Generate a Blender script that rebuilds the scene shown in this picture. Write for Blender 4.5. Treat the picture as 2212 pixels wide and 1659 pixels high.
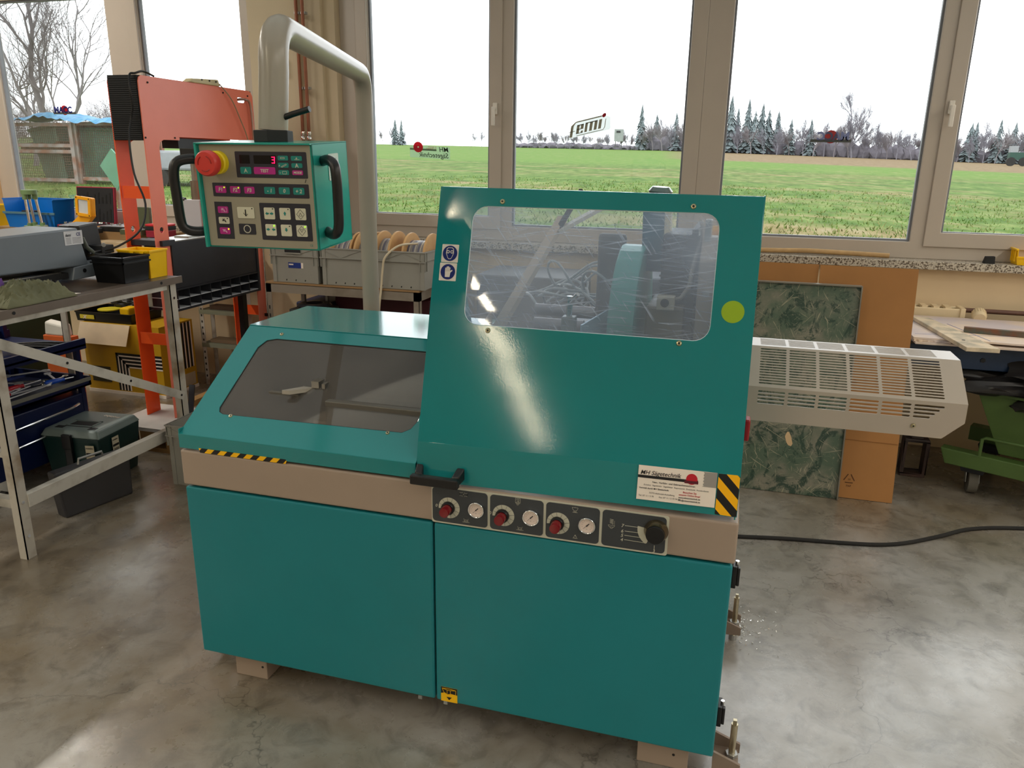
import bpy, bmesh, math, random
from mathutils import Vector, Matrix, noise as mnoise

# ------------------------------------------------------------------ scene, camera, light
scn = bpy.context.scene
for o in list(bpy.data.objects):
    bpy.data.objects.remove(o, do_unlink=True)
COL = scn.collection

cam_d = bpy.data.cameras.new('camera')
cam_d.sensor_fit = 'HORIZONTAL'; cam_d.sensor_width = 36.0
cam_d.lens = 36.0 * 1670.0 / 2212.0
cam_d.clip_start = 0.05; cam_d.clip_end = 600
cam = bpy.data.objects.new('camera', cam_d); COL.objects.link(cam)
_dn = Vector((1017-1106, 6615-829.5, 1670)).normalized(); _up = -_dn
_ex = -Vector((-5000-1106, 253-829.5, 1670)); _ex = (_ex - _ex.dot(_up)*_up).normalized()
_ey = _up.cross(_ex)
R = Matrix((_ex, _ey, _up))                       # rows: world axes in lens axes
Rc = Matrix((( R[0][0], -R[0][1], -R[0][2]), (R[1][0], -R[1][1], -R[1][2]), (R[2][0], -R[2][1], -R[2][2])))
cam.matrix_world = Matrix.Translation((0, 0, 1.62)) @ Rc.to_4x4()
scn.camera = cam

w = bpy.data.worlds.new('overcast_sky'); scn.world = w; w.use_nodes = True
nt = w.node_tree; bg = nt.nodes['Background']
tc = nt.nodes.new('ShaderNodeTexCoord'); sx = nt.nodes.new('ShaderNodeSeparateXYZ'); rp = nt.nodes.new('ShaderNodeValToRGB')
nt.links.new(tc.outputs['Generated'], sx.inputs[0]); nt.links.new(sx.outputs['Z'], rp.inputs[0])
rp.color_ramp.elements[0].position = 0.0; rp.color_ramp.elements[0].color = (0.93, 0.96, 1.0, 1)
rp.color_ramp.elements[1].position = 0.6; rp.color_ramp.elements[1].color = (1.0, 1.0, 1.0, 1)
nt.links.new(rp.outputs[0], bg.inputs['Color']); bg.inputs['Strength'].default_value = 3.3

LAMP_W = 24.0
def ceiling_area(x, y, z, sx_, sy_, power, col=(1.0, 0.92, 0.80)):
    l = bpy.data.lights.new('tube_light', 'AREA'); l.shape = 'RECTANGLE'; l.size = sx_; l.size_y = sy_
    l.energy = power*(1.8 if y > -1 else 1); l.color = col
    o = bpy.data.objects.new('tube_light', l); COL.objects.link(o); o.location = (x, y, z)
    return o
LAMPS = []
for (bx, dx) in ((-2.3, -0.11), (2.6, 0.0), (-7.6, 0.0)):
    for k in range(6):
        LAMPS.append((bx + dx*k*1.7, -1.3 - 1.75*k, 3.5))
for (bx, ys_) in ((-5.0, (3.6, 1.6, -.4)), (3.6, (3.6, 1.6, -.4))):  # side rows added out of view to brighten the back of the room
    for y in ys_: LAMPS.append((bx, y, 3.5))
for (x, y, z) in LAMPS:
    ceiling_area(x, y, z-0.065, 0.10, 1.45, LAMP_W, (1.0, .86, .62) if -3.5 < x < -2 else (1.0, .94, .84))
for (x0, x1, zt_) in ((-5.51, -3.35, 2.70), (-2.57, -0.354, 3.36), (-0.129, 2.1, 3.36)):      # sky portals in the window openings
    l = bpy.data.lights.new('window_portal', 'AREA'); l.shape = 'RECTANGLE'; l.size = x1-x0; l.size_y = zt_-1.21
    l.cycles.is_portal = True
    o = bpy.data.objects.new('window_portal', l); COL.objects.link(o)
    o.location = ((x0+x1)/2, 5.06, (zt_+1.21)/2); o.rotation_euler = (math.radians(-90), 0, 0)

l = bpy.data.lights.new('window_portal', 'AREA'); l.shape = 'RECTANGLE'; l.size = 6.1; l.size_y = 5.5; l.cycles.is_portal = True
o = bpy.data.objects.new('window_portal', l); COL.objects.link(o); o.location = (-.85, 1.55, 3.9)  # portal for the added roof light
scn.view_settings.view_transform = 'Standard'; scn.view_settings.look = 'None'
scn.view_settings.gamma = 1.0; scn.view_settings.use_curve_mapping = False
scn.view_settings.exposure = 0.0

# ------------------------------------------------------------------ materials
def lin(c):
    r = []
    for v in c:
        v = v/255.0
        r.append(v/12.92 if v <= .04045 else ((v+.055)/1.055)**2.4)
    return r
MC = {}
def M(name, rgb, rough=.5, metal=0., var=.10, scale=6., bump=0., bscale=60., coat=0., spec=.5, rgb2=None, mix=(.4,.7), detail=4):
    if name in MC: return MC[name]
    m = bpy.data.materials.new(name); m.use_nodes = True; n = m.node_tree.nodes; L = m.node_tree.links
    b = n['Principled BSDF']; b.inputs['Roughness'].default_value = rough; b.inputs['Metallic'].default_value = metal
    b.inputs['Coat Weight'].default_value = coat; b.inputs['Coat Roughness'].default_value = .08
    b.inputs['Specular IOR Level'].default_value = spec
    t = n.new('ShaderNodeTexCoord'); ns = n.new('ShaderNodeTexNoise'); ns.inputs['Scale'].default_value = scale
    ns.inputs['Detail'].default_value = detail
    L.new(t.outputs['Object'], ns.inputs['Vector'])
    cr = n.new('ShaderNodeValToRGB'); c = lin(rgb)
    if rgb2:
        c2 = lin(rgb2); cr.color_ramp.elements[0].position = mix[0]; cr.color_ramp.elements[1].position = mix[1]
    else:
        c2 = [min(1, v*(1+var)) for v in c]; c = [v*(1-var) for v in c]
        cr.color_ramp.elements[0].position = .3; cr.color_ramp.elements[1].position = .7
    cr.color_ramp.elements[0].color = (*c, 1); cr.color_ramp.elements[1].color = (*c2, 1)
    L.new(ns.outputs['Fac'], cr.inputs[0]); L.new(cr.outputs[0], b.inputs['Base Color'])
    if bump:
        nb = n.new('ShaderNodeTexNoise'); nb.inputs['Scale'].default_value = bscale; nb.inputs['Detail'].default_value = 2
        L.new(t.outputs['Object'], nb.inputs['Vector'])
        bp = n.new('ShaderNodeBump'); bp.inputs['Strength'].default_value = bump; bp.inputs['Distance'].default_value = .0003
        L.new(nb.outputs['Fac'], bp.inputs['Height']); L.new(bp.outputs[0], b.inputs['Normal'])
    MC[name] = m
    return m
OUTK = .31
def OM(name, rgb, *a, **k):
    f = lambda c: tuple(255*(1.055*(max(q, 1e-4)*OUTK)**(1/2.4)-.055) for q in lin(c))
    if k.get('rgb2'): k['rgb2'] = f(k['rgb2'])
    return M(name, f(rgb), *a, **k)
def node(m, t, **k):
    x = m.node_tree.nodes.new(t)
    for a, v in k.items(): setattr(x, a, v)
    return x
def EM(name, rgb, s):
    if name in MC: return MC[name]
    m = M(name, rgb, .4, var=.02); b = m.node_tree.nodes['Principled BSDF']
    b.inputs['Emission Color'].default_value = (*lin(rgb), 1); b.inputs['Emission Strength'].default_value = s
    return m
def glass(name, tint=(1, 1, 1), haze=0.0, refl=1.0, scratches=0.0, scol=(.9, .92, .95), rough=.03, dirt=0.):
    m = bpy.data.materials.new(name); m.use_nodes = True; n = m.node_tree.nodes; L = m.node_tree.links
    n.remove(n['Principled BSDF']); out = n['Material Output']
    tr = n.new('ShaderNodeBsdfTransparent'); tr.inputs[0].default_value = (*tint, 1)
    gl = n.new('ShaderNodeBsdfGlossy'); gl.inputs['Roughness'].default_value = rough
    fr = n.new('ShaderNodeFresnel'); fr.inputs[0].default_value = 1.4
    mu = n.new('ShaderNodeMath'); mu.operation = 'MULTIPLY'; mu.inputs[1].default_value = refl
    L.new(fr.outputs[0], mu.inputs[0])
    base = tr
    if haze or scratches:
        tl = n.new('ShaderNodeBsdfTranslucent'); tl.inputs[0].default_value = (*scol, 1)
        df = n.new('ShaderNodeBsdfDiffuse'); df.inputs[0].default_value = (*scol, 1)
        ad = n.new('ShaderNodeMixShader'); ad.inputs[0].default_value = .4
        L.new(tl.outputs[0], ad.inputs[1]); L.new(df.outputs[0], ad.inputs[2])
        mx = n.new('ShaderNodeMixShader'); L.new(tr.outputs[0], mx.inputs[1]); L.new(ad.outputs[0], mx.inputs[2])
        t = n.new('ShaderNodeTexCoord'); fac = None
        if scratches:
            for (sc, ro) in (((7, 7, 230), .10), ((6, 6, 190), -.2), ((10, 10, 160), .9), ((8, 8, 240), .02)):
                mp = n.new('ShaderNodeMapping'); mp.inputs['Scale'].default_value = sc; mp.inputs['Rotation'].default_value = (0, ro, 0); mp.vector_type = 'TEXTURE'; mp.inputs['Scale'].default_value = tuple(1/q for q in sc)
                v = n.new('ShaderNodeTexNoise'); v.inputs['Scale'].default_value = 1.0; v.inputs['Detail'].default_value = 2
                L.new(t.outputs['Object'], mp.inputs[0]); L.new(mp.outputs[0], v.inputs['Vector'])
                r = n.new('ShaderNodeMapRange'); r.inputs['From Min'].default_value = .62; r.inputs['From Max'].default_value = .8
                r.inputs['To Max'].default_value = scratches; L.new(v.outputs['Fac'], r.inputs[0])
                if fac is None: fac = r.outputs[0]
                else:
                    a = n.new('ShaderNodeMath'); a.operation = 'ADD'; L.new(fac, a.inputs[0]); L.new(r.outputs[0], a.inputs[1]); fac = a.outputs[0]
        nz = n.new('ShaderNodeTexNoise'); nz.inputs['Scale'].default_value = 3.; L.new(t.outputs['Object'], nz.inputs['Vector'])
        rr = n.new('ShaderNodeMapRange'); rr.inputs['From Min'].default_value = .3; rr.inputs['From Max'].default_value = .7
        rr.inputs['To Min'].default_value = haze*.6; rr.inputs['To Max'].default_value = haze*1.4; L.new(nz.outputs['Fac'], rr.inputs[0])
        if fac is None: fac = rr.outputs[0]
        else:
            a = n.new('ShaderNodeMath'); a.operation = 'ADD'; a.use_clamp = True; L.new(fac, a.inputs[0]); L.new(rr.outputs[0], a.inputs[1]); fac = a.outputs[0]
        L.new(fac, mx.inputs[0]); base = mx
    m2 = n.new('ShaderNodeMixShader'); L.new(mu.outputs[0], m2.inputs[0]); L.new(base.outputs[0], m2.inputs[1]); L.new(gl.outputs[0], m2.inputs[2])
    L.new(m2.outputs[0], out.inputs['Surface'])
    MC[name] = m
    return m
def stripes(name, cx, cz, rgbA, rgbB, rough=.35, cy=0., off=0., duty=.5):
    m = M(name, rgbA, rough); b = m.node_tree.nodes['Principled BSDF']; L = m.node_tree.links
    g = node(m, 'ShaderNodeNewGeometry'); d = node(m, 'ShaderNodeVectorMath', operation='DOT_PRODUCT'); d.inputs[1].default_value = (cx, cy, cz)
    L.new(g.outputs['Position'], d.inputs[0])
    ad = node(m, 'ShaderNodeMath', operation='ADD'); ad.inputs[1].default_value = off+100; L.new(d.outputs['Value'], ad.inputs[0])
    f = node(m, 'ShaderNodeMath', operation='FRACT'); L.new(ad.outputs[0], f.inputs[0])
    c = node(m, 'ShaderNodeMath', operation='GREATER_THAN'); c.inputs[1].default_value = duty; L.new(f.outputs[0], c.inputs[0])
    mx = node(m, 'ShaderNodeMix', data_type='RGBA'); mx.inputs[6].default_value = (*lin(rgbA), 1); mx.inputs[7].default_value = (*lin(rgbB), 1)
    L.new(c.outputs[0], mx.inputs[0]); L.new(mx.outputs[2], b.inputs['Base Color'])
    return m

TEAL = M('teal_powder_coat', (30, 128, 130), .085, var=.03, bump=.16, bscale=240, spec=.6)
TEALD = M('teal_door_coat', (26, 124, 132), .28, var=.03, bump=.2, bscale=420, spec=.4)
TAN = M('warm_grey_paint', (160, 142, 126), .42, var=.03, bump=.1, bscale=300)
TANPIPE = M('pipe_paint', (158, 152, 140), .28, var=.04)
BLACK = M('black_plastic', (18, 18, 20), .35, var=.1)
BLACKM = M('black_matt', (24, 24, 26), .7, var=.2)
RUBBER = M('rubber', (28, 27, 26), .8, var=.2)
STEEL = M('bare_steel', (170, 168, 162), .32, 1.0, var=.12, scale=20)
ZINC = M('zinc_steel', (175, 176, 174), .45, .8, var=.15, scale=14)
CHROME = M('chrome', (225, 225, 225), .12, 1.0, var=.03)
BRASSY = M('bronze_anodised', (120, 108, 84), .25, .9, var=.1)
WHITEP = M('white_window_plastic', (188, 177, 164), .3, var=.02)
CREAM = M('cream_wall_paint', (222, 200, 164), .8, var=.05, scale=3)
CREAM2 = M('column_paint', (206, 190, 160), .75, var=.04, scale=3)
GREYB = M('saw_grey_paint', (116, 124, 132), .38, var=.04, bump=.1, bscale=300)
ORANGE = M('orange_paint', (250, 92, 34), .36, var=.05)
SALMON = M('orange_hood_paint', (255, 136, 112), .32, var=.05, scale=5)
YELLOW = M('yellow_plastic', (250, 198, 0), .38, var=.05)
BLUE = M('blue_plastic', (0, 108, 196), .38, var=.08)
DKBLUE = M('dark_blue_steel', (14, 30, 72), .35, var=.15)
GREYCR = M('grey_crate_plastic', (148, 146, 138), .5, var=.05)
DARKSTEEL = M('blue_black_steel', (48, 50, 56), .45, .2, var=.12, bump=.1)
STICKERW = M('sticker_white', (238, 226, 212), .4, var=.02)
INKB = M('ink_black', (14, 14, 18), .5, var=.02)
INKBLUE = M('ink_blue', (24, 34, 110), .4, var=.02)
INKRED = M('ink_red', (190, 20, 40), .4, var=.02)
INKCREAM = M('ink_cream', (196, 194, 176), .5, var=.03)
INKDK = M('panel_anthracite', (58, 62, 66), .38, var=.04)

# ------------------------------------------------------------------ mesh helpers
V = Vector
def rrect(x0, y0, x1, y1, r, seg=6):
    p = []
    rr = r if isinstance(r, (tuple, list)) else (r,)*4
    for (cx, cy, a0, q) in ((x1-rr[0], y1-rr[0], 0, rr[0]), (x0+rr[1], y1-rr[1], 90, rr[1]), (x0+rr[2], y0+rr[2], 180, rr[2]), (x1-rr[3], y0+rr[3], 270, rr[3])):
        if q <= 0: p.append((cx, cy)); continue
        for i in range(seg+1):
            a = math.radians(a0 + 90*i/seg); p.append((cx+q*math.cos(a), cy+q*math.sin(a)))
    return p
def circ(cx, cy, r, seg=24, a0=0, a1=360):
    n = seg if a1-a0 == 360 else seg+1
    return [(cx+r*math.cos(math.radians(a0+(a1-a0)*i/seg)), cy+r*math.sin(math.radians(a0+(a1-a0)*i/seg))) for i in range(n)]
XZ = (V((1, 0, 0)), V((0, 0, 1)))           # drawing plane facing the camera side (-Y): u x v = -Y
def root_of(o):
    while o.parent: o = o.parent
    return o
class B:
    def __init__(s, T=None): s.bm = bmesh.new(); s.T = T
    def _add(s, bm2):
        me = bpy.data.meshes.new('t'); bm2.to_mesh(me); bm2.free(); s.bm.from_mesh(me); bpy.data.meshes.remove(me)
    def quad(s, pts):
        s.bm.faces.new([s.bm.verts.new(p) for p in pts]); return s
    def box(s, x0, x1, y0, y1, z0, z1):
        v = [s.bm.verts.new(p) for p in ((x0, y0, z0), (x1, y0, z0), (x1, y1, z0), (x0, y1, z0), (x0, y0, z1), (x1, y0, z1), (x1, y1, z1), (x0, y1, z1))]
        for f in ((0, 3, 2, 1), (4, 5, 6, 7), (0, 1, 5, 4), (1, 2, 6, 5), (2, 3, 7, 6), (3, 0, 4, 7)): s.bm.faces.new([v[i] for i in f])
        return s
    def hexa(s, b4, t4):
        v = [s.bm.verts.new(p) for p in list(b4)+list(t4)]
        for f in ((0, 3, 2, 1), (4, 5, 6, 7), (0, 1, 5, 4), (1, 2, 6, 5), (2, 3, 7, 6), (3, 0, 4, 7)): s.bm.faces.new([v[i] for i in f])
        return s
    def obox(s, c, size, rot=(0, 0, 0)):
        from mathutils import Euler
        E_ = Euler(rot).to_matrix(); c = V(c); a, b, d = [q/2 for q in size]
        P = [c + E_ @ V(p) for p in ((-a, -b, -d), (a, -b, -d), (a, b, -d), (-a, b, -d), (-a, -b, d), (a, -b, d), (a, b, d), (-a, b, d))]
        return s.hexa(P[:4], P[4:])
    def beam(s, p0, p1, w, t, up=(0, 0, 1)):
        p0 = V(p0); p1 = V(p1); d = (p1-p0).normalized(); a = d.cross(V(up)).normalized(); b = a.cross(d)
        q = lambda p: [p - a*w/2 - b*t/2, p + a*w/2 - b*t/2, p + a*w/2 + b*t/2, p - a*w/2 + b*t/2]
        return s.hexa(q(p0), q(p1))
    def cyl(s, p0, p1, r0, r1=None, seg=20, caps=True):
        p0 = V(p0); p1 = V(p1); r1 = r0 if r1 is None else r1; d = (p1-p0).normalized()
        a = d.orthogonal().normalized(); b = d.cross(a)
        A = [s.bm.verts.new(p0 + r0*(math.cos(t)*a + math.sin(t)*b)) for t in [2*math.pi*i/seg for i in range(seg)]]
        Bv = [s.bm.verts.new(p1 + r1*(math.cos(t)*a + math.sin(t)*b)) for t in [2*math.pi*i/seg for i in range(seg)]]
        for i in range(seg): s.bm.faces.new((A[i], A[(i+1) % seg], Bv[(i+1) % seg], Bv[i]))
        if caps: s.bm.faces.new(A[::-1]); s.bm.faces.new(Bv)
        return s
    def ring(s, c, axis, ro, ri, h, seg=28):
        return s.lathe([(ri, 0), (ro, 0), (ro, h), (ri, h), (ri, 0)], c, axis, seg)
    def lathe(s, prof, o, axis=(0, 0, 1), seg=28):
        o = V(o); d = V(axis).normalized(); a = d.orthogonal().normalized(); b = d.cross(a); rings = []
        for (r, h) in prof:
            if r < 1e-6: rings.append([s.bm.verts.new(o+d*h)])
            else: rings.append([s.bm.verts.new(o + d*h + r*(math.cos(t)*a+math.sin(t)*b)) for t in [2*math.pi*i/seg for i in range(seg)]])
        for A, C in zip(rings, rings[1:]):
            if len(A) == 1 and len(C) == 1: continue
            for i in range(seg):
                j = (i+1) % seg
                if len(A) == 1: s.bm.faces.new((A[0], C[j], C[i]))
                elif len(C) == 1: s.bm.faces.new((A[i], A[j], C[0]))
                else: s.bm.faces.new((A[i], A[j], C[j], C[i]))
        return s
    def tube(s, pts, r, seg=8, r1=None, closed=False):
        P = [V(p) for p in pts]; n = len(P); rings = []
        up = None
        for i, p in enumerate(P):
            d = (P[min(i+1, n-1)] - P[max(i-1, 0)]) if not closed else (P[(i+1) % n]-P[i-1])
            d = d.normalized() if d.length > 1e-9 else V((0, 0, 1))
            if up is None: up = d.orthogonal().normalized()
            a = (up - up.dot(d)*d)
            a = a.normalized() if a.length > 1e-6 else d.orthogonal().normalized()
            up = a; b = d.cross(a); rr = r if r1 is None else r + (r1-r)*i/(n-1)
            rings.append([s.bm.verts.new(p + rr*(math.cos(t)*a+math.sin(t)*b)) for t in [2*math.pi*k/seg for k in range(seg)]])
        m = n if closed else n-1
        for i in range(m):
            A = rings[i]; C = rings[(i+1) % n]
            for k in range(seg): s.bm.faces.new((A[k], A[(k+1) % seg], C[(k+1) % seg], C[k]))
        if not closed: s.bm.faces.new(rings[0][::-1]); s.bm.faces.new(rings[-1])
        return s
    def plate(s, outer, holes, o, u, v, t, curve=None):
        o = V(o); u = V(u); v = V(v); n = u.cross(v).normalized(); bm = bmesh.new(); ed = []
        for loop in [outer]+list(holes):
            vs = [bm.verts.new(o+u*p[0]+v*p[1]) for p in loop]
            for i in range(len(vs)): ed.append(bm.edges.new((vs[i], vs[(i+1) % len(vs)])))
        bmesh.ops.triangle_fill(bm, use_beauty=True, use_dissolve=False, edges=ed, normal=n)
        if t:
            g = bmesh.ops.extrude_face_region(bm, geom=list(bm.faces))
            bmesh.ops.translate(bm, vec=-n*t, verts=[q for q in g['geom'] if isinstance(q, bmesh.types.BMVert)])
        bmesh.ops.recalc_face_normals(bm, faces=bm.faces)
        s._add(bm); return s
    def prism(s, poly, o, u, v, depth): return s.plate(poly, [], o, u, v, depth)
    def blob(s, c, size, seed=0, amp=.3, sub=3, freq=2.):
        bm = bmesh.new(); bmesh.ops.create_icosphere(bm, subdivisions=sub, radius=1)
        for q in bm.verts:
            k = 1 + amp*mnoise.noise(q.co*freq + V((seed*7.1, seed*3.3, 0))) + amp*.5*mnoise.noise(q.co*freq*2.7+V((seed, 9, 4)))
            q.co = V((q.co.x*size[0]*k, q.co.y*size[1]*k, q.co.z*size[2]*k)) + V(c)
        s._add(bm); return s
    def build(s, name, mat, parent=None, bevel=0, smooth=False, local=False, seg=2):
        me = bpy.data.meshes.new(name)
        bmesh.ops.remove_doubles(s.bm, verts=s.bm.verts, dist=1e-6)
        bmesh.ops.recalc_face_normals(s.bm, faces=s.bm.faces)
        if s.T is not None: s.bm.transform(s.T)
        o = bpy.data.objects.new(name, me)
        if parent is None and not local:
            if len(s.bm.verts):
                xs = [q.co for q in s.bm.verts]
                c = V(((min(p.x for p in xs)+max(p.x for p in xs))/2, (min(p.y for p in xs)+max(p.y for p in xs))/2, min(p.z for p in xs)))
                bmesh.ops.translate(s.bm, vec=-c, verts=s.bm.verts); o.location = c
        elif not local:
            bmesh.ops.translate(s.bm, vec=-root_of(parent).location, verts=s.bm.verts)
            if parent.parent is None and parent.type == 'MESH': pass
        s.bm.to_mesh(me); s.bm.free()
        if smooth: 
            for p in me.polygons: p.use_smooth = True
        if mat: me.materials.append(mat)
        COL.objects.link(o); o.parent = parent
        if bevel:
            b = o.modifiers.new('b', 'BEVEL'); b.width = bevel; b.segments = seg; b.limit_method = 'ANGLE'; b.angle_limit = math.radians(40)
        if smooth:
            try:
                me.set_sharp_from_angle(angle=math.radians(42))
            except Exception: pass
        return o
def tag(o, label=None, cat=None, group=None, kind=None):
    if label: o['label'] = label
    if cat: o['category'] = cat
    if group: o['group'] = group
    if kind: o['kind'] = kind
    return o
def thing(name, label, cat, loc=(0, 0, 0), group=None):
    o = bpy.data.objects.new(name, None); o.empty_display_size = .1; COL.objects.link(o); o.location = loc
    return tag(o, label, cat, group)
def struct(o): o['kind'] = 'structure'; return o
def copy_tree(o, parent=None):
    c = o.copy(); COL.objects.link(c)
    if parent: c.parent = parent
    for ch in o.children: copy_tree(ch, c)
    return c
_tc = {}
def text(body, size, mat, parent, o, u=(1, 0, 0), v=(0, 0, 1), align='LEFT', shear=0., bold=0., local=False, lift=.0006, sx=1.0, name='lettering', T=None):
    cu = bpy.data.curves.new('f', 'FONT'); cu.body = body; cu.size = size; cu.align_x = align; cu.shear = shear; cu.offset = bold; cu.resolution_u = 3
    ob = bpy.data.objects.new('f', cu); me = bpy.data.meshes.new_from_object(ob)
    bpy.data.objects.remove(ob); bpy.data.curves.remove(cu)
    u = V(u).normalized(); v = V(v).normalized(); n = u.cross(v)
    b = B(T); b.bm.from_mesh(me); bpy.data.meshes.remove(me)
    o = V(o)
    for q in b.bm.verts: q.co = o + u*q.co.x*sx + v*q.co.y + n*lift
    return b.build(name, mat, parent, local=local)

# ------------------------------------------------------------------ room shell
def floor_mat():
    m = M('polished_concrete', (120, 112, 98), .3); n = m.node_tree.nodes; L = m.node_tree.links; b = n['Principled BSDF']; b.inputs['Specular IOR Level'].default_value = 1.0
    b.inputs['Coat Weight'].default_value = .35; b.inputs['Coat Roughness'].default_value = .30
    g = node(m, 'ShaderNodeNewGeometry')
    def nz(scale, det=6, rough=.6, dist=0.):
        x = node(m, 'ShaderNodeTexNoise'); x.inputs['Scale'].default_value = scale; x.inputs['Detail'].default_value = det
        x.inputs['Roughness'].default_value = rough; x.inputs['Distortion'].default_value = dist; L.new(g.outputs['Position'], x.inputs['Vector']); return x
    def ramp(src, st):
        r = node(m, 'ShaderNodeValToRGB'); e = r.color_ramp.elements
        while len(e) < len(st): e.new(.5)
        for k, (p, c) in enumerate(st): e[k].position = p; e[k].color = (*lin(c), 1) if len(c) == 3 else c
        L.new(src, r.inputs[0]); return r
    a = nz(1.3, 7, .62, .4); ra = ramp(a.outputs['Fac'], [(.30, (92, 80, 62)), (.45, (122, 110, 92)), (.6, (146, 140, 130)), (.75, (160, 156, 148))])
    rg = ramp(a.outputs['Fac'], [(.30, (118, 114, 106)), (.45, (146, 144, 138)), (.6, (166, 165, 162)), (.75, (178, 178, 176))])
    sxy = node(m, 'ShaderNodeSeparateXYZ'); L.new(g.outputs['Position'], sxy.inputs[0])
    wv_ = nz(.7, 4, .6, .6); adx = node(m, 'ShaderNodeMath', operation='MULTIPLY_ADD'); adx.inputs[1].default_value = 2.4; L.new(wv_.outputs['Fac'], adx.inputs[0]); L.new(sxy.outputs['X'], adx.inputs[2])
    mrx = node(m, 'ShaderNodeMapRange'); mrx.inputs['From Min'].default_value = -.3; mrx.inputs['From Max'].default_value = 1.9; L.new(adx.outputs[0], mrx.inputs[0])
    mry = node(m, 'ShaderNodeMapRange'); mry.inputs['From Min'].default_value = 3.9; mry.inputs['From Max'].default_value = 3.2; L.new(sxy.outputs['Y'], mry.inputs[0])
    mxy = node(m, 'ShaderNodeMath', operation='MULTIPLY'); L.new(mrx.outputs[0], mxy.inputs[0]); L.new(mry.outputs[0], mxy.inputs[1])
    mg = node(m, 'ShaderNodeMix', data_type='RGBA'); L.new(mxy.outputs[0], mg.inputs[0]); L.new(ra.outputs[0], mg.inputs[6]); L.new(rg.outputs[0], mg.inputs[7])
    s2 = nz(9, 8, .7, .8); rb = ramp(s2.outputs['Fac'], [(.35, (70, 64, 54)), (.52, (255, 255, 255))])
    mx = node(m, 'ShaderNodeMix', data_type='RGBA', blend_type='MULTIPLY'); mx.inputs[0].default_value = .38
    L.new(mg.outputs[2], mx.inputs[6]); L.new(rb.outputs[0], mx.inputs[7])
    vo = node(m, 'ShaderNodeTexVoronoi', feature='DISTANCE_TO_EDGE'); vo.inputs['Scale'].default_value = .9
    nd = nz(2.2, 5, .6); ad = node(m, 'ShaderNodeVectorMath', operation='MULTIPLY_ADD'); ad.inputs[1].default_value = (.7, .7, .7)
    L.new(nd.outputs['Color'], ad.inputs[0]); L.new(g.outputs['Position'], ad.inputs[2]); L.new(ad.outputs[0], vo.inputs['Vector'])
    rc = ramp(vo.outputs['Distance'], [(.0, (60, 54, 46)), (.0035, (255, 255, 255))])
    m3 = node(m, 'ShaderNodeMix', data_type='RGBA', blend_type='MULTIPLY'); m3.inputs[0].default_value = .5
    L.new(mx.outputs[2], m3.inputs[6]); L.new(rc.outputs[0], m3.inputs[7])
    sp = nz(70, 3, .7); rs = ramp(sp.outputs['Fac'], [(.27, (70, 64, 56)), (.33, (255, 255, 255))])
    m4 = node(m, 'ShaderNodeMix', data_type='RGBA', blend_type='MULTIPLY'); m4.inputs[0].default_value = .5
    L.new(m3.outputs[2], m4.inputs[6]); L.new(rs.outputs[0], m4.inputs[7]); L.new(m4.outputs[2], b.inputs['Base Color'])
    r2 = nz(3.2, 6, .65); mr = node(m, 'ShaderNodeMapRange'); mr.inputs['To Min'].default_value = .16; mr.inputs['To Max'].default_value = .42
    mr.inputs['From Min'].default_value = .3; mr.inputs['From Max'].default_value = .7
    L.new(r2.outputs['Fac'], mr.inputs[0]); L.new(mr.outputs[0], b.inputs['Roughness'])
    bp = node(m, 'ShaderNodeBump'); bp.inputs['Strength'].default_value = .25; bp.inputs['Distance'].default_value = .004
    nb = nz(16, 6, .6); L.new(nb.outputs['Fac'], bp.inputs['Height']); L.new(bp.outputs[0], b.inputs['Normal'])
    return m
XA, XB, YA, YB, ZC = -9.5, 5.0, -12.5, 4.92, 3.75
struct(B().box(XA, XB, YA, YB+.3, -.2, 0).build('floor', floor_mat()))
WALLP = M('workshop_wall_paint', (196, 186, 166), .85, var=.05)
RL = (-3.9, 2.2, -1.2, 4.3)                          # unseen roof light opening, added for overhead light
struct(B().plate([(XA, YA), (XB, YA), (XB, YB+.4), (XA, YB+.4)], [[(RL[0], RL[2]), (RL[1], RL[2]), (RL[1], RL[3]), (RL[0], RL[3])]], (0, 0, ZC+.15), (1, 0, 0), (0, 1, 0), .15).build('ceiling', M('ceiling_paint', (200, 196, 186), .9, var=.05)))
struct(B().box(XA-.2, XA, YA, YB+.4, 0, ZC).build('wall_left', WALLP))
struct(B().box(XB, XB+.2, YA, YB+.4, 0, ZC).build('wall_right', WALLP))
struct(B().box(XA, XB, YA-.2, YA, 0, ZC).build('wall_front', WALLP))
# back wall: parapet, piers and lintel
bw = B(); bw.box(XA, XB, YB, YB+.30, 0, 1.066); bw.box(XA, -2.70, YB, YB+.30, 2.78, ZC); bw.box(-2.70, XB, YB, YB+.30, 3.44, ZC); bw.box(XA, -5.72, YB, YB+.3, 1.066, 2.78)
bw.box(2.3, XB, YB, YB+.3, 1.066, 3.44)
struct(bw.build('wall_back', CREAM))
pil = B(); pil.box(-3.235, -2.70, 4.86, 5.12, 1.066, 2.78)
pier = struct(pil.build('trim_1', CREAM2))
struct(B().box(-2.90, -2.855, 4.835, 4.86, 1.09, 2.78).box(-2.70, -2.62, 4.90, 5.12, 1.066, 3.44).build('trim_2', CREAM2))
struct(B().box(-5.80, -5.66, 4.90, 5.12, 1.066, 2.78).build('trim_3', M('pine_trim', (214, 180, 136), .6)))
SILL = M('granite_sill', (196, 188, 172), .28, rgb2=(92, 80, 66), mix=(.48, .58), scale=120, detail=6)
struct(B().box(XA+.5, 2.4, 4.83, 5.02, 1.068, 1.112).build('trim_4', SILL, bevel=.002))
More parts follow.
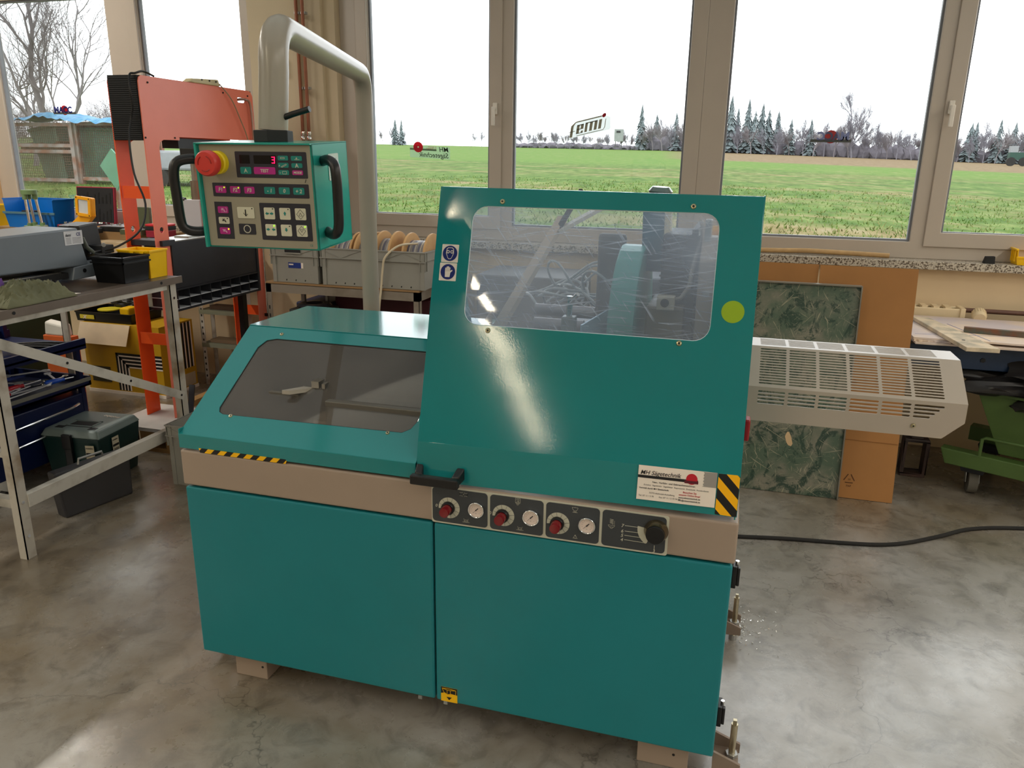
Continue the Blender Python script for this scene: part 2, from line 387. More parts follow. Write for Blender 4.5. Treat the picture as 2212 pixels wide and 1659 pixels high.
# windows: frame, sash and panes with real openings
PANE = glass('window_glass', tint=(.97, .985, .98), refl=.6, rough=.0)
GASKET = M('window_gasket', (128, 132, 140), .5)  # lightened so the sky-lit reveal is carried in its colour
def window(n, x0, x1, splits, kinds, handle=(), ZT=3.40):
    """x0..x1 outer frame; panes between xs[i], xs[i+1]; fixed panes sit lower than opening sashes"""
    zg = ZT-.04
    root = struct(B().plate([(x0, 1.112), (x1, 1.112), (x1, ZT), (x0, ZT)], [[(a, zb-.012), (b, zb-.012), (b, zg), (a, zg)] for (a, b), zb in zip(splits, [1.218 if k == 'f' else 1.268 for k in kinds])],
                  (0, 4.965, 0), *XZ, .07).build('window_%d' % n, WHITEP, bevel=.004))
    for (a, b), k in zip(splits, kinds):
        zb = 1.218 if k == 'f' else 1.268
        q = .012
        g = B().plate([(a, zb-q), (b, zb-q), (b, zg), (a, zg)], [[(a+q, zb), (b-q, zb), (b-q, zg-q), (a+q, zg-q)]], (0, 4.985, 0), *XZ, .03).build('gasket', GASKET, root)
        if k == 's':
            B().plate([(a-.085, zb-.085), (b+.085, zb-.085), (b+.085, ZT-.005), (a-.085, ZT-.005)], [[(a-.004, zb-.004), (b+.004, zb-.004), (b+.004, zg-.01), (a-.004, zg-.01)]], (0, 4.952, 0), *XZ, .02).build('sash', WHITEP, root, bevel=.004)
        B().box(a+q*.5, b-q*.5, 5.003, 5.007, zb-q*.5, zg).build('pane', PANE, root)
    for (hx) in handle:
        h = B(); h.box(hx-.014, hx+.014, 4.935, 4.952, 1.90, 1.97); h.box(hx-.010, hx+.010, 4.905, 4.935, 1.925, 1.945); h.box(hx-.011, hx+.011, 4.895, 4.912, 1.83, 1.945)
        h.build('handle', M('handle_white', (226, 220, 210), .3), root, bevel=.004)
    return root
window(1, -5.66, -3.235, [(-5.50, -4.46), (-4.19+.0, -3.36)], 'fs', ZT=2.74)
W1B = 0
window(2, -2.62, -.27, [(-2.42, -1.59), (-1.435, -.36)], 'sf', handle=(-1.545,))
window(3, -.27, 2.3, [(-.129, .955), (1.11, 2.05)], 'fs', handle=(1.055,))
WV = M('sill_board', (200, 186, 164), .6)

rl_ = B()
for k in range(6): rl_.box(RL[0]+k*(RL[1]-RL[0])/5-.03, RL[0]+k*(RL[1]-RL[0])/5+.03, RL[2], RL[3], ZC+.02, ZC+.10)
rlw = struct(rl_.build('window_4', WHITEP)); B().box(RL[0], RL[1], RL[2], RL[3], ZC+.105, ZC+.11).build('pane', glass('added_roof_glass', tint=(.42, .43, .42), refl=.6, rough=.0), rlw)  # added roof light, never in view; pane tint sets the overhead brightness
# ------------------------------------------------------------------ stickers on the glass
def backlit(name, rgb, k=.5):
    m = M(name, rgb, .5, var=.03); n = m.node_tree.nodes; L = m.node_tree.links; b = n['Principled BSDF']
    tl = n.new('ShaderNodeBsdfTranslucent'); tl.inputs[0].default_value = (*lin(rgb), 1); mx = n.new('ShaderNodeMixShader'); mx.inputs[0].default_value = k
    L.new(b.outputs[0], mx.inputs[1]); L.new(tl.outputs[0], mx.inputs[2]); L.new(mx.outputs[0], n['Material Output'].inputs['Surface']); return m
def sticker_backing(name, poly, label, y=4.99, mat=None):
    return tag(B().prism(poly, (0, y, 0), *XZ, .001).build(name, mat or STICKERW), label, 'sticker')
mh = thing('window_sticker', 'saw dealer sticker seen from behind with mirrored lettering and red disc, left window pane', 'sticker', (-2.01, 4.997, 1.62))
PALE = backlit('sticker_pale_green', (206, 226, 200), .75)
# plane: x right, slight skew
mu_, mv_ = V((.998, 0, -.045)).normalized(), V((0, 0, 1))
B().plate(rrect(0, -.078, .285, .0, .006), [], (-2.155, 4.998, 1.712), mu_, mv_, .001).build('backing', PALE, mh)
B().plate(circ(.060, -.010, .034, 40), [circ(.060, -.010, .005, 12)], (-2.155, 4.996, 1.712), mu_, mv_, .001).build('saw_disc', backlit('disc_red', (226, 36, 64)), mh)
B().plate([(.0, -.018), (.0, -.030), (.19, -.030), (.19, -.018)], [], (-2.155, 4.997, 1.712), mu_, mv_, .0005).build('band', backlit('band_grey_green', (140, 166, 140)), mh)
nm = -mu_
text('MH', .044, INKB, mh, V((-2.155, 4.996, 1.712))+mu_*.278+V((0, 0, -.032)), nm, mv_, shear=.2, bold=.0003, lift=-.0012)
text('Sägetechnik', .044, INKB, mh, V((-2.155, 4.996, 1.712))+mu_*.278+V((0, 0, -.070)), nm, mv_, shear=.2, bold=.0003, lift=-.0012)
text('Ihr Spezialist', .012, INKRED, mh, V((-2.155, 4.996, 1.712))+mu_*.19+V((0, 0, -.008)), nm, mv_, lift=-.0012)
text('für Metallsägen', .012, INKRED, mh, V((-2.155, 4.996, 1.712))+mu_*.19+V((0, 0, -.018)), nm, mv_, lift=-.0012)
# slanted silver lettering
fe = thing('window_sticker', 'silver slanted four letter sticker with a dark red dot, middle window pane', 'sticker', (-.95, 4.997, 1.76))
fu = V((.268, 0, .062)).normalized(); fv = V((.12, 0, .99)).normalized(); fo = V((-1.075, 4.998, 1.758))
WH = backlit('sticker_bright_white', (245, 248, 250), .9)
B().plate([(.0, .0), (.262, -.002), (.268, .01), (.255, .075), (.21, .098), (.04, .098), (.012, .07)], [], fo, fu, fv, .001).build('backing', WH, fe)
SG = backlit('sticker_taupe', (176, 170, 152), .6)
fb = B()
def st(poly): fb.plate(poly, [], fo+V((0, -.002, 0)), fu, fv, .0005)
st([(.004, .004), (.022, .004), (.022, .07), (.034, .088), (.2, .088), (.2, .095), (.03, .095), (.004, .074)])
st([(-.006, .036), (.036, .036), (.036, .040), (-.006, .040)])
for (x0, x1, y0, y1) in ((.044, .062, .018, .072), (.044, .088, .066, .072), (.070, .088, .046, .072), (.044, .088, .042, .047), (.074, .088, .018, .032), (.044, .088, .018, .022),
                         (.098, .114, .018, .074), (.098, .176, .068, .074), (.128, .146, .018, .074), (.158, .176, .018, .074), (.186, .204, .018, .074)):
    st([(x0, y0), (x1, y0), (x1, y1), (x0, y1)])
st([(.05, .005), (.222, .005), (.23, .02), (.23, .07), (.226, .07), (.226, .022), (.220, .009), (.05, .009)])
fb.build('lettering', SG, fe)
B().plate(circ(.213, .094, .0125, 24), [], fo+V((0, -.002, 0)), fu, fv, .0005).build('dot', backlit('dot_red', (170, 14, 40), .4), fe)
def macc(cx, cz, wd, mirror, label, ca):
    t = thing('window_sticker', label, 'sticker', (cx, 4.997, cz-.03))
    rd = backlit('macc_red_'+str(mirror), (186, 84, 84) if mirror else (200, 40, 50), .5); bl = backlit('macc_blue_'+str(mirror), (100, 104, 134) if mirror else (40, 44, 110), .4); gy = backlit('macc_grey', (100, 104, 100), .4)
    s = wd/.22
    B().plate(circ(-.0*s, .0, .036*s, 32), [], (cx, 4.998, cz), *XZ, .001).build('red_disc', rd, t)
    B().plate([(-.11*s, -.030*s), (.11*s, -.030*s), (.11*s, -.014*s), (-.11*s, -.014*s)], [], (cx, 4.996, cz), *XZ, .0005).build('band', gy, t)
    if mirror: text('MACC', .062*s, bl, t, (cx+.098*s, 4.995, cz-.018*s), (-1, 0, 0), (0, 0, 1), bold=.003, lift=-.001, sx=.98)
    else: text('MACC', .062*s, bl, t, (cx-.098*s, 4.995, cz-.018*s), bold=.003, sx=.98)
macc(.466, 1.780, .22, True, 'grey and red sticker with mirrored capitals, window pane right of the wide middle post', 0)
macc(-4.965, 1.937, .21, False, 'red disc sticker with blue capitals, far left window pane above the tarp', 0)

# ------------------------------------------------------------------ outdoors
def etan(t): return .014 - .010*(t+.06) - .018*max(0., t+.06)
def gz(x, y):
    t = max(-2.0, min(1.0, x/max(y, 5.)))
    return .6 + max(0, y)*(etan(t)+.0068)
def ground_mat():
    m = OM('field_grass', (110, 150, 60), .9); n = m.node_tree.nodes; L = m.node_tree.links; b = n['Principled BSDF']
    b.inputs['Specular IOR Level'].default_value = .1
    g = node(m, 'ShaderNodeNewGeometry'); sp = node(m, 'ShaderNodeSeparateXYZ'); L.new(g.outputs['Position'], sp.inputs[0])
    def nz(sc, det, vs=(1, 1, 1)):
        mp = node(m, 'ShaderNodeMapping'); mp.inputs['Scale'].default_value = vs; L.new(g.outputs['Position'], mp.inputs[0])
        x = node(m, 'ShaderNodeTexNoise'); x.inputs['Scale'].default_value = sc; x.inputs['Detail'].default_value = det; x.inputs['Roughness'].default_value = .7
        L.new(mp.outputs[0], x.inputs['Vector']); return x.outputs['Fac']
    def rampc(src, st):
        r = node(m, 'ShaderNodeValToRGB'); e = r.color_ramp.elements
        while len(e) < len(st): e.new(.5)
        for k, (p, c) in enumerate(st): e[k].position = p; e[k].color = (*[q*OUTK for q in lin(c)], 1)
        L.new(src, r.inputs[0]); return r.outputs[0]
    def mix(f, a, c):
        x = node(m, 'ShaderNodeMix', data_type='RGBA'); L.new(f, x.inputs[0]); L.new(a, x.inputs[6]); L.new(c, x.inputs[7]); return x.outputs[2]
    def band(src, a, c, d=.15):
        x = node(m, 'ShaderNodeMapRange'); x.inputs['From Min'].default_value = a; x.inputs['From Max'].default_value = c; L.new(src, x.inputs[0]); return x.outputs[0]
    def mul(a, c):
        x = node(m, 'ShaderNodeMath', operation='MULTIPLY'); L.new(a, x.inputs[0]); L.new(c, x.inputs[1]); return x.outputs[0]
    fine = nz(2.6, 8, (1, .35, 1)); big = nz(.22, 4, (.4, 1.6, 1)); mid = nz(.9, 6, (.5, 1, 1))
    green = rampc(fine, [(.3, (84, 122, 44)), (.5, (122, 164, 66)), (.66, (176, 196, 110)), (.8, (206, 202, 150))])
    straw = rampc(fine, [(.3, (150, 140, 84)), (.5, (196, 178, 120)), (.7, (226, 210, 170))])
    brown = rampc(fine, [(.3, (150, 118, 84)), (.7, (206, 184, 140))])
    bright = rampc(fine, [(.3, (120, 170, 60)), (.7, (156, 200, 84))])
    c = green
    st = band(big, .48, .60); c = mix(mul(st, band(mid, .42, .6)), c, straw)
    y = sp.outputs['Y']
    c = mix(mul(band(y, 38, 46), band(fine, .7, .4)), c, bright)
    # brown stubble strip on the right side at distance
    dv = node(m, 'ShaderNodeMath', operation='DIVIDE'); L.new(sp.outputs['X'], dv.inputs[0]); L.new(y, dv.inputs[1])
    c = mix(mul(band(y, 62, 68), band(dv.outputs[0], -.10, -.06)), c, brown)
    # dried reed strip near the building
    near = mul(band(y, 10.0, 10.6), band(y, 12.6, 11.6)); c = mix(mul(mul(near, band(dv.outputs[0], -.35, -.05)), band(mid, .3, .45)), c, straw)
    L.new(c, b.inputs['Base Color'])
    return m
gm = B(); ys = [5.3, 6, 7, 8, 9, 10, 11, 12, 13, 14, 15, 17, 20, 24, 30, 38, 48, 60, 75, 95, 120, 150, 170]
ts = [-3, -2.5, -2.2] + [-2.0+.1*i for i in range(31)] + [1.3, 1.8]
gr = []
for y in ys: gr.append([gm.bm.verts.new((t*y, y, gz(t*y, y) + .03*mnoise.noise(V((t*y*.8, y*.8, 0))))) for t in ts])
for a, c in zip(gr, gr[1:]):
    for i in range(len(ts)-1): gm.bm.faces.new((a[i], a[i+1], c[i+1], c[i]))
field = struct(gm.build('ground', ground_mat(), smooth=True))
random.seed(5)
# grass blades close to the building
gv = []; gf = []
for k in range(26000):
    y = 7.2 + 16*random.random()**1.7; t = random.uniform(-1.35, .36); x = t*y; z = gz(x, y)
    h = random.uniform(.02, .06)*(1.3 if random.random() < .1 else 1); a = random.uniform(0, 6.28); wdt = .008+.004*y/10
    lx = random.uniform(-.05, .05); ly = random.uniform(-.05, .05); i = len(gv)
    gv += [(x-math.cos(a)*wdt, y-math.sin(a)*wdt, z-.01), (x+math.cos(a)*wdt, y+math.sin(a)*wdt, z-.01), (x+lx, y+ly, z+h)]; gf.append((i, i+1, i+2))
me = bpy.data.meshes.new('grass'); me.from_pydata(gv, [], gf); me.materials.append(OM('grass_blades', (146, 190, 88), .8, rgb2=(224, 222, 150), mix=(.45, .62), scale=1.3, spec=.1))
go = bpy.data.objects.new('grass', me); COL.objects.link(go); tag(go, 'short green meadow grass growing outside below the windows', 'grass', kind='stuff')

def branches(seed, h, r, levels, spread=.5, kids=(3, 4), up=.3, start=.3, first=None, shrink=.68, wob=.25):
    rnd = random.Random(seed); segs = []
    def grow(p, d, L, r0, lev):
        n = 3 if lev < levels else 2; pts = [p.copy()]
        for k in range(n):
            d = (d + V((rnd.uniform(-wob, wob), rnd.uniform(-wob, wob), rnd.uniform(-wob*.4, wob*.8)))*.6).normalized()
            q = pts[-1] + d*L/n; segs.append((pts[-1].copy(), q.copy(), r0*(1-.25*k/n), r0*(1-.25*(k+1)/n))); pts.append(q)
        if lev >= levels: return
        for k in range(rnd.randint(*kids)):
            f = rnd.uniform(start if lev == 0 else .25, 1.0); i = min(int(f*n), n-1); b = pts[i].lerp(pts[i+1], f*n-i)
            a = rnd.uniform(0, 6.283); s = rnd.uniform(spread*.6, spread*1.3)
            o = d.orthogonal().normalized(); o2 = d.cross(o)
            nd = (d + s*(math.cos(a)*o+math.sin(a)*o2)*1.4 + V((0, 0, up))).normalized()
            grow(b, nd, L*shrink*rnd.uniform(.75, 1.1), r0*.55, lev+1)
        grow(pts[-1], (d+V((rnd.uniform(-.3, .3), rnd.uniform(-.3, .3), .2))).normalized(), L*shrink, r0*.6, lev+1)
    grow(V((0, 0, 0)), V((0, 0, 1)), h*.36, r, 0)
    return segs
def seg_mesh(segs, sides=3):
    vs = []; fs = []
    for (p, q, r0, r1) in segs:
        d = (q-p).normalized(); a = d.orthogonal().normalized(); b = d.cross(a); i = len(vs)
        for k in range(sides):
            t = 6.2832*k/sides; e = math.cos(t)*a+math.sin(t)*b; vs.append(p+e*r0); vs.append(q+e*r1)
        for k in range(sides):
            j = (k+1) % sides; fs.append((i+2*k, i+2*j, i+2*j+1, i+2*k+1))
    return vs, fs
def mesh_obj(name, vs, fs, mat):
    me = bpy.data.meshes.new(name); me.from_pydata([tuple(v) for v in vs], [], fs); me.materials.append(mat)
    return bpy.data.objects.new(name, me)
BARK = OM('bark_backlit', (214, 206, 210), .9, var=.15)  # bark colour lightened for the bright sky behind the trees
BARKF = OM('far_twigs_hazed', (206, 202, 216), .95, var=.15, scale=2)  # aerial haze mixed into the twig colour
BARKF2 = OM('far_twigs_brown_hazed', (216, 206, 212), .95, var=.15, scale=2)  # browner twigs, likewise paled with painted haze
CONIF = OM('far_needles_hazed', (176, 194, 198), .95, var=.25, scale=3)  # needles greyed and lightened to carry the distance haze
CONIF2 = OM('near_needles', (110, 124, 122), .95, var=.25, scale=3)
# the big bare tree by the wire cages
vs, fs = seg_mesh(branches(11, 7.2, .13, 6, spread=.62, kids=(2, 3), up=.12, start=.1, shrink=.74, wob=.42), 4)
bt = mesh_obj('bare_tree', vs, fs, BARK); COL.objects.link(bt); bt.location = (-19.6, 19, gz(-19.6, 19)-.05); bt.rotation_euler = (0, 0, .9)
tag(bt, 'large leafless tree with crooked forked trunk behind the wire cages', 'tree')
vs, fs = seg_mesh(branches(4, 5.0, .10, 6, spread=.62, kids=(2, 3), up=.1, start=.05, shrink=.74, wob=.42), 4)
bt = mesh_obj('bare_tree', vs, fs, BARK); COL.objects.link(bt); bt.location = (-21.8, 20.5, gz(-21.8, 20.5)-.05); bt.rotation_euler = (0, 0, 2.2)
tag(bt, 'leafless fruit tree at far left, left of the forked one', 'tree')
# hedge shrubs behind the cages
sh = []
for k in range(3):
    vs, fs = seg_mesh(branches(30+k, 2.6, .03, 4, spread=.8, kids=(4, 5), up=.15, start=.0, shrink=.8, wob=.4), 3)
    sh.append(mesh_obj('bare_shrub', vs, fs, BARKF2))
for k in range(16):
    o = sh[k % 3] if k < 3 else sh[k % 3].copy(); COL.objects.link(o)
    x = -37+.85*k+random.uniform(-.3, .3); y = 27+random.uniform(-1, 2); o.location = (x, y, gz(x, y)-.1); o.rotation_euler = (0, 0, random.uniform(0, 6)); q = random.uniform(.8, 1.25); o.scale = (q*1.3, q*1.3, q)
    tag(o, 'bare twiggy shrub of the hedge behind the wire cages', 'shrub', 'bare shrubs behind the wire cages')
# far trees
far = []
for k in range(4):
    vs, fs = seg_mesh(branches(50+k, 7.5, .10, 4, spread=.55, kids=(4, 5), up=.35, start=.25, shrink=.7, wob=.3), 3)
    vs = [v for v in vs]
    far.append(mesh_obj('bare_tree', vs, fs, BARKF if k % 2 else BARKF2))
def conifer(seed, h, w):
    rnd = random.Random(seed); vs = []; fs = []
    n = 17
    for i in range(n):
        z = h*(.08+.92*i/n); rr = w*(1-i/n)**.85*rnd.uniform(.8, 1.1)+.1; m_ = 11
        for k in range(m_):
            a = 6.283*k/m_+rnd.uniform(-.25, .25); q = rr*rnd.uniform(.6, 1.15); j = len(vs)
            vs += [(0, 0, z+h*.09), (q*math.cos(a-.26), q*math.sin(a-.26), z-h*.035), (q*1.1*math.cos(a), q*1.1*math.sin(a), z-h*.06), (q*math.cos(a+.26), q*math.sin(a+.26), z-h*.035)]
            fs.append((j, j+1, j+2, j+3))
    j = len(vs); vs += [(-.12, 0, 0), (.12, 0, 0), (0, 0, h), (0, -.12, 0), (0, .12, 0)]; fs += [(j, j+1, j+2), (j+3, j+4, j+2)]
    return vs, fs
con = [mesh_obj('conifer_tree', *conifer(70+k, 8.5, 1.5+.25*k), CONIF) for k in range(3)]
nb = nc = 0
rnd = random.Random(3)
def put(src, x, y, s, lab, grp, used=set(), cat='tree'):
    o = src if src.name not in used else src.copy()
    used.add(src.name); COL.objects.link(o); o.location = (x, y, gz(x, y)-.1); o.rotation_euler = (0, 0, rnd.uniform(0, 6.28)); o.scale = (s*rnd.uniform(.9, 1.2), s*rnd.uniform(.9, 1.2), s*rnd.uniform(.9, 1.1))
    return tag(o, lab, cat, grp)
FL = 'leafless tree in the far wood beyond the field'; FG = 'leafless trees of the far wood'
for row in range(3):
    t = -.30
    while t < .72:
        y = 150+row*7+rnd.uniform(-2, 2); hgt = 1.0 if t > -.12 else .62
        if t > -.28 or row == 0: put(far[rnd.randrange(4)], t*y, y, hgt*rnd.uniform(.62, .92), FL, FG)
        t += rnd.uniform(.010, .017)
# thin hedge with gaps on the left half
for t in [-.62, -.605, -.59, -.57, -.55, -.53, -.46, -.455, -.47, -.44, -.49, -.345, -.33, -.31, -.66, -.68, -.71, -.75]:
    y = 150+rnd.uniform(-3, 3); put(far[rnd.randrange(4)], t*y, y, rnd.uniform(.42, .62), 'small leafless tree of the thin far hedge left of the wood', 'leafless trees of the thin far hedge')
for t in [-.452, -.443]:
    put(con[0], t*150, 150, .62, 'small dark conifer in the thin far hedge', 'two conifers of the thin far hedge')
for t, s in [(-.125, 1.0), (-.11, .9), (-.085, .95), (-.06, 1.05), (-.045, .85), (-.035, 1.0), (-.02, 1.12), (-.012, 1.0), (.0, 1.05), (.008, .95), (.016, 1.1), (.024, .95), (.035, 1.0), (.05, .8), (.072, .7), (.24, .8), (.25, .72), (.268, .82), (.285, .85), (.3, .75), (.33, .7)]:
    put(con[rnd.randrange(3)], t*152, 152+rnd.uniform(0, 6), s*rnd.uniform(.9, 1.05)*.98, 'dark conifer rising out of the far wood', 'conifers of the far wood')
vs, fs = seg_mesh(branches(91, 11.5, .17, 5, spread=.55, kids=(4, 5), up=.35, start=.3, shrink=.7, wob=.3), 3)
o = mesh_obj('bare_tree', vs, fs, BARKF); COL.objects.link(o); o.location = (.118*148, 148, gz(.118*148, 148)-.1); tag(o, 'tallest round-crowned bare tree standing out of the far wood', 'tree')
# undergrowth that closes the wood at its foot
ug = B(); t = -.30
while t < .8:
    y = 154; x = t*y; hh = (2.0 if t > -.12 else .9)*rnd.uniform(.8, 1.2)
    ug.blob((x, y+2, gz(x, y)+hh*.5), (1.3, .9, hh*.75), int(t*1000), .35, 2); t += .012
tag(ug.build('undergrowth', OM('undergrowth_haze', (176, 170, 184), .95, var=.2, scale=.8), None), 'hazy grey brushwood closing the foot of the far wood', 'undergrowth', kind='stuff')  # brushwood grey has the distance haze painted in
hs = B().blob((-.565*148, 148, gz(-.565*148, 148)+.5), (4.6, 1.5, 1.1), 3, .3, 3)
tag(hs.build('straw_heap', OM('old_straw', (176, 146, 116), .95, var=.2)), 'low brown straw heap on the horizon left of the saw dealer sticker', 'heap')
# raised hide
hd = thing('hunting_hide', 'small white raised hunting hide at the edge of the far wood', 'hide', (-.152*146, 146, gz(-22, 146)))
x = -.152*146; z0 = gz(x, 146)
B().box(x-.75, x+.75, 145.4, 146.6, z0+1.5, z0+3.6).build('cabin', OM('hide_white', (226, 234, 230), .8), hd)
B().box(x-.35, x+.35, 145.3, 145.42, z0+3.0, z0+3.3).build('slit_window', BLACKM, hd)
for sx_ in (-.6, .6): B().beam((x+sx_, 146, z0-.05), (x+sx_*.9, 146, z0+1.5), .12, .12, (0, 1, 0)).build('leg', OM('hide_wood', (140, 140, 140), .9), hd)
# tractor far right
x = .285*118; z0 = gz(x, 118)
trc = thing('tractor', 'small green tractor with trailer driving on the far stubble field at right', 'tractor', (x, 118, z0))
B().box(x-.9, x+.9, 117.4, 118.4, z0+.8, z0+1.7).build('body', OM('tractor_green', (40, 110, 90), .5), trc)
B().box(x-.9, x, 117.5, 118.3, z0+1.7, z0+2.5).build('cab', OM('cab_white', (220, 226, 230), .4), trc)
for dx in (-.7, .75): B().cyl((x+dx, 117.2, z0+.55), (x+dx, 117.5, z0+.55), .55, seg=16).build('wheel', RUBBER, trc)
B().box(x+1.6, x+4.4, 117.4, 118.4, z0+.7, z0+1.5).build('trailer', OM('trailer_white', (200, 206, 210), .5), trc)

# wire cages with wheelie bins and tarp
RUST = OM('rusty_galvanised', (226, 214, 206), .8, rgb2=(206, 140, 108), mix=(.42, .62), scale=5)
WIRE = OM('cage_wire', (120, 100, 92), .7, rgb2=(140, 96, 70), mix=(.4, .6), scale=9)
def cage(x0, x1, yf, zb, zt, label, mid=True, post_r=.045):
    t = thing('wire_cage', label, 'cage', ((x0+x1)/2, yf+.6, zb))
    for (a, y) in ((x0, yf), (x1, yf), (x0, yf+1.0), (x1, yf+1.0)):
        B().box(a-post_r, a+post_r, y-post_r, y+post_r, zb-.1, zt).build('post', RUST, t)
    rails = [zb+.03, zt-.03] + ([(zb+zt)/2+.02, (zb+zt)/2+.14] if mid else [])
    for z in rails:
        B().box(x0, x1, yf-.03, yf+.03, z-.035, z+.035).build('rail', RUST, t)
        B().box(x0, x1, yf+.97, yf+1.03, z-.035, z+.035).build('rail', RUST, t)
    wv = B(); nx = int((x1-x0)/.05)
    for y in (yf, yf+1.0):
        for k in range(1, nx): wv.box(x0+k*(x1-x0)/nx-.004, x0+k*(x1-x0)/nx+.004, y-.004, y+.004, zb, zt)
        nz_ = int((zt-zb)/.05)
        for k in range(1, nz_): wv.box(x0, x1, y-.004, y+.004, zb+k*(zt-zb)/nz_-.004, zb+k*(zt-zb)/nz_+.004)
    tag(wv.build('wire_mesh', WIRE, t), kind='stuff')
    return t
gzc = gz(-14, 13.7)
cage(-15.25, -13.50, 13.7, gzc+.04, gzc+1.22, 'rusty wire mesh cage at left with a slanting green bin inside')
cage(-13.44, -12.2, 13.75, gzc+.08, gzc+1.24, 'rusty wire mesh cage next to the orange saw stand with an upright green bin', False)
BING = OM('bin_green', (136, 206, 168), .5, var=.08)
def wbin(x, y, z, w1, d, h, tilt, label):
    t = thing('wheelie_bin', label, 'bin', (x, y, z))
    T = Matrix.Translation((x, y, z)) @ Matrix.Rotation(tilt, 4, 'Y') @ Matrix.Translation((-x, -y, -z))
    q = B(T); q.hexa([(x-w1*.40, y, z), (x+w1*.40, y, z), (x+w1*.40, y+d, z), (x-w1*.40, y+d, z)], [(x-w1/2, y-.05, z+h), (x+w1/2, y-.05, z+h), (x+w1/2, y+d, z+h), (x-w1/2, y+d, z+h)]); q.build('body', BING, t)
    B(T).box(x-w1/2-.03, x+w1/2+.03, y-.09, y+d+.03, z+h, z+h+.07).build('lid', BING, t, bevel=.02)
    for s_ in (-1, 1): B(T).cyl((x+s_*w1*.36, y+d-.05, z+.1), (x+s_*w1*.46, y+d-.05, z+.1), .1, seg=14).build('wheel', RUBBER, t)
wbin(-14.35, 14.0, gzc+.06, .72, .5, 1.05, -.16, 'green wheelie bin leaning inside the left wire cage')
wbin(-13.45, 14.0, gzc+.10, .50, .5, .98, 0., 'green wheelie bin standing upright in the right wire cage')
lg = random.Random(8)
wood = OM('cut_firewood', (206, 160, 96), .85, rgb2=(150, 104, 60), mix=(.4, .6), scale=6)
for k in range(11):
    x = -15.1+.11*k*.95; zz = gzc+.72+lg.uniform(0, .05)
    o = B().cyl((x, 13.95, zz), (x+lg.uniform(-.1, .1), 14.45, zz+lg.uniform(0, .1)), lg.uniform(.06, .1), seg=9).build('firewood_log', wood)
    tag(o, 'split firewood log heaped in the left wire cage', 'log', 'firewood logs in the left wire cage')
o = B().box(-15.2, -13.6, 13.8, 14.6, gzc+.60, gzc+.645).build('shelf_board', OM('grey_board', (150, 140, 128), .9)); tag(o, 'weathered board across the left wire cage carrying firewood', 'board')
# tarp
tb = B(); NX, NY = 60, 8; grid = []
for i in range(NX+1):
    row = []
    for j in range(NY+1):
        x = -15.35+3.25*i/NX; y = 13.45+1.3*j/NY
        z = gzc+1.30+.13*math.exp(-((x+14.1)/.45)**2)+.05*mnoise.noise(V((x*3, y*3, 1)))+.03*mnoise.noise(V((x*9, y*7, 4)))
        if j == 0: z -= .07+.06*mnoise.noise(V((x*4, 0, 2)))
        row.append(tb.bm.verts.new((x, y, z)))
    grid.append(row)
for i in range(NX):
    for j in range(NY): tb.bm.faces.new((grid[i][j], grid[i+1][j], grid[i+1][j+1], grid[i][j+1]))
tag(tb.build('tarp', OM('tarp_blue', (34, 176, 250), .45, rgb2=(80, 205, 255), mix=(.4, .6), scale=8), smooth=False), 'crumpled light blue tarp spread over the wire cages', 'tarp')
# pale teal sheet leaning outside
ts_ = B().plate([(-.19, 0), (0, .20), (.20, 0), (.02, -.29)], [], (-7.34, 8.0, 1.49), *XZ, .02).build('sign_board', OM('mint_plate', (140, 235, 195), .4))
tag(ts_, 'mint green pointed board standing outside the left window', 'board')
B().box(-7.36, -7.32, 8.02, 8.06, gz(-7.3, 8)-.1, 1.5).build('post', RUST, ts_)
# white trailer outside
vn = thing('trailer', 'white trailer parked outside, seen between the orange posts and the control panel', 'trailer', (-10.9, 14.5, gz(-10.9, 14.5)))
z0 = gz(-10.9, 14.5)
B().box(-12.1, -9.9, 14, 15.5, z0+.32, z0+.72).build('body', OM('trailer_body_white', (222, 228, 236), .4), vn, bevel=.05)
for q in (-11.6, -10.4): B().cyl((q, 13.95, z0+.16), (q, 14.15, z0+.16), .17, seg=16).build('wheel', RUBBER, vn)

# ------------------------------------------------------------------ pipes and fittings on the column
cu = M('copper_pipe_brown', (140, 84, 58), .4, .3, var=.15, scale=5)
for (x, lab) in ((-2.835, 'left copper heating pipe on the column beside the window'), (-2.79, 'right copper heating pipe on the column beside the window')):
    t = thing('heating_pipe', lab, 'pipe', (x, 4.80, 1.5))
    B().cyl((x, 4.80, 1.12), (x, 4.80, 2.95), .011, seg=12).build('pipe', cu, t, smooth=True)
    B().lathe([(0, 0), (.017, 0), (.019, .012), (.014, .02), (.019, .03), (.017, .05), (0, .05)], (x, 4.80, 1.735), seg=14).build('fitting', CHROME, t, smooth=True)
    for zz in (2.05, 2.5): B().box(x-.016, x+.016, 4.80, 4.835, zz, zz+.015).build('clip', ZINC, t)
sw = thing('wall_bracket', 'small black bracket on the column inside the arch of the grey pipe', 'bracket', (-2.97, 4.85, 2.15))
B().box(-3.005, -2.965, 4.835, 4.86, 2.14, 2.25).build('plate', BLACK, sw, bevel=.004)
B().cyl((-2.985, 4.826, 2.165), (-2.985, 4.836, 2.165), .008, seg=12).build('screw', CHROME, sw)
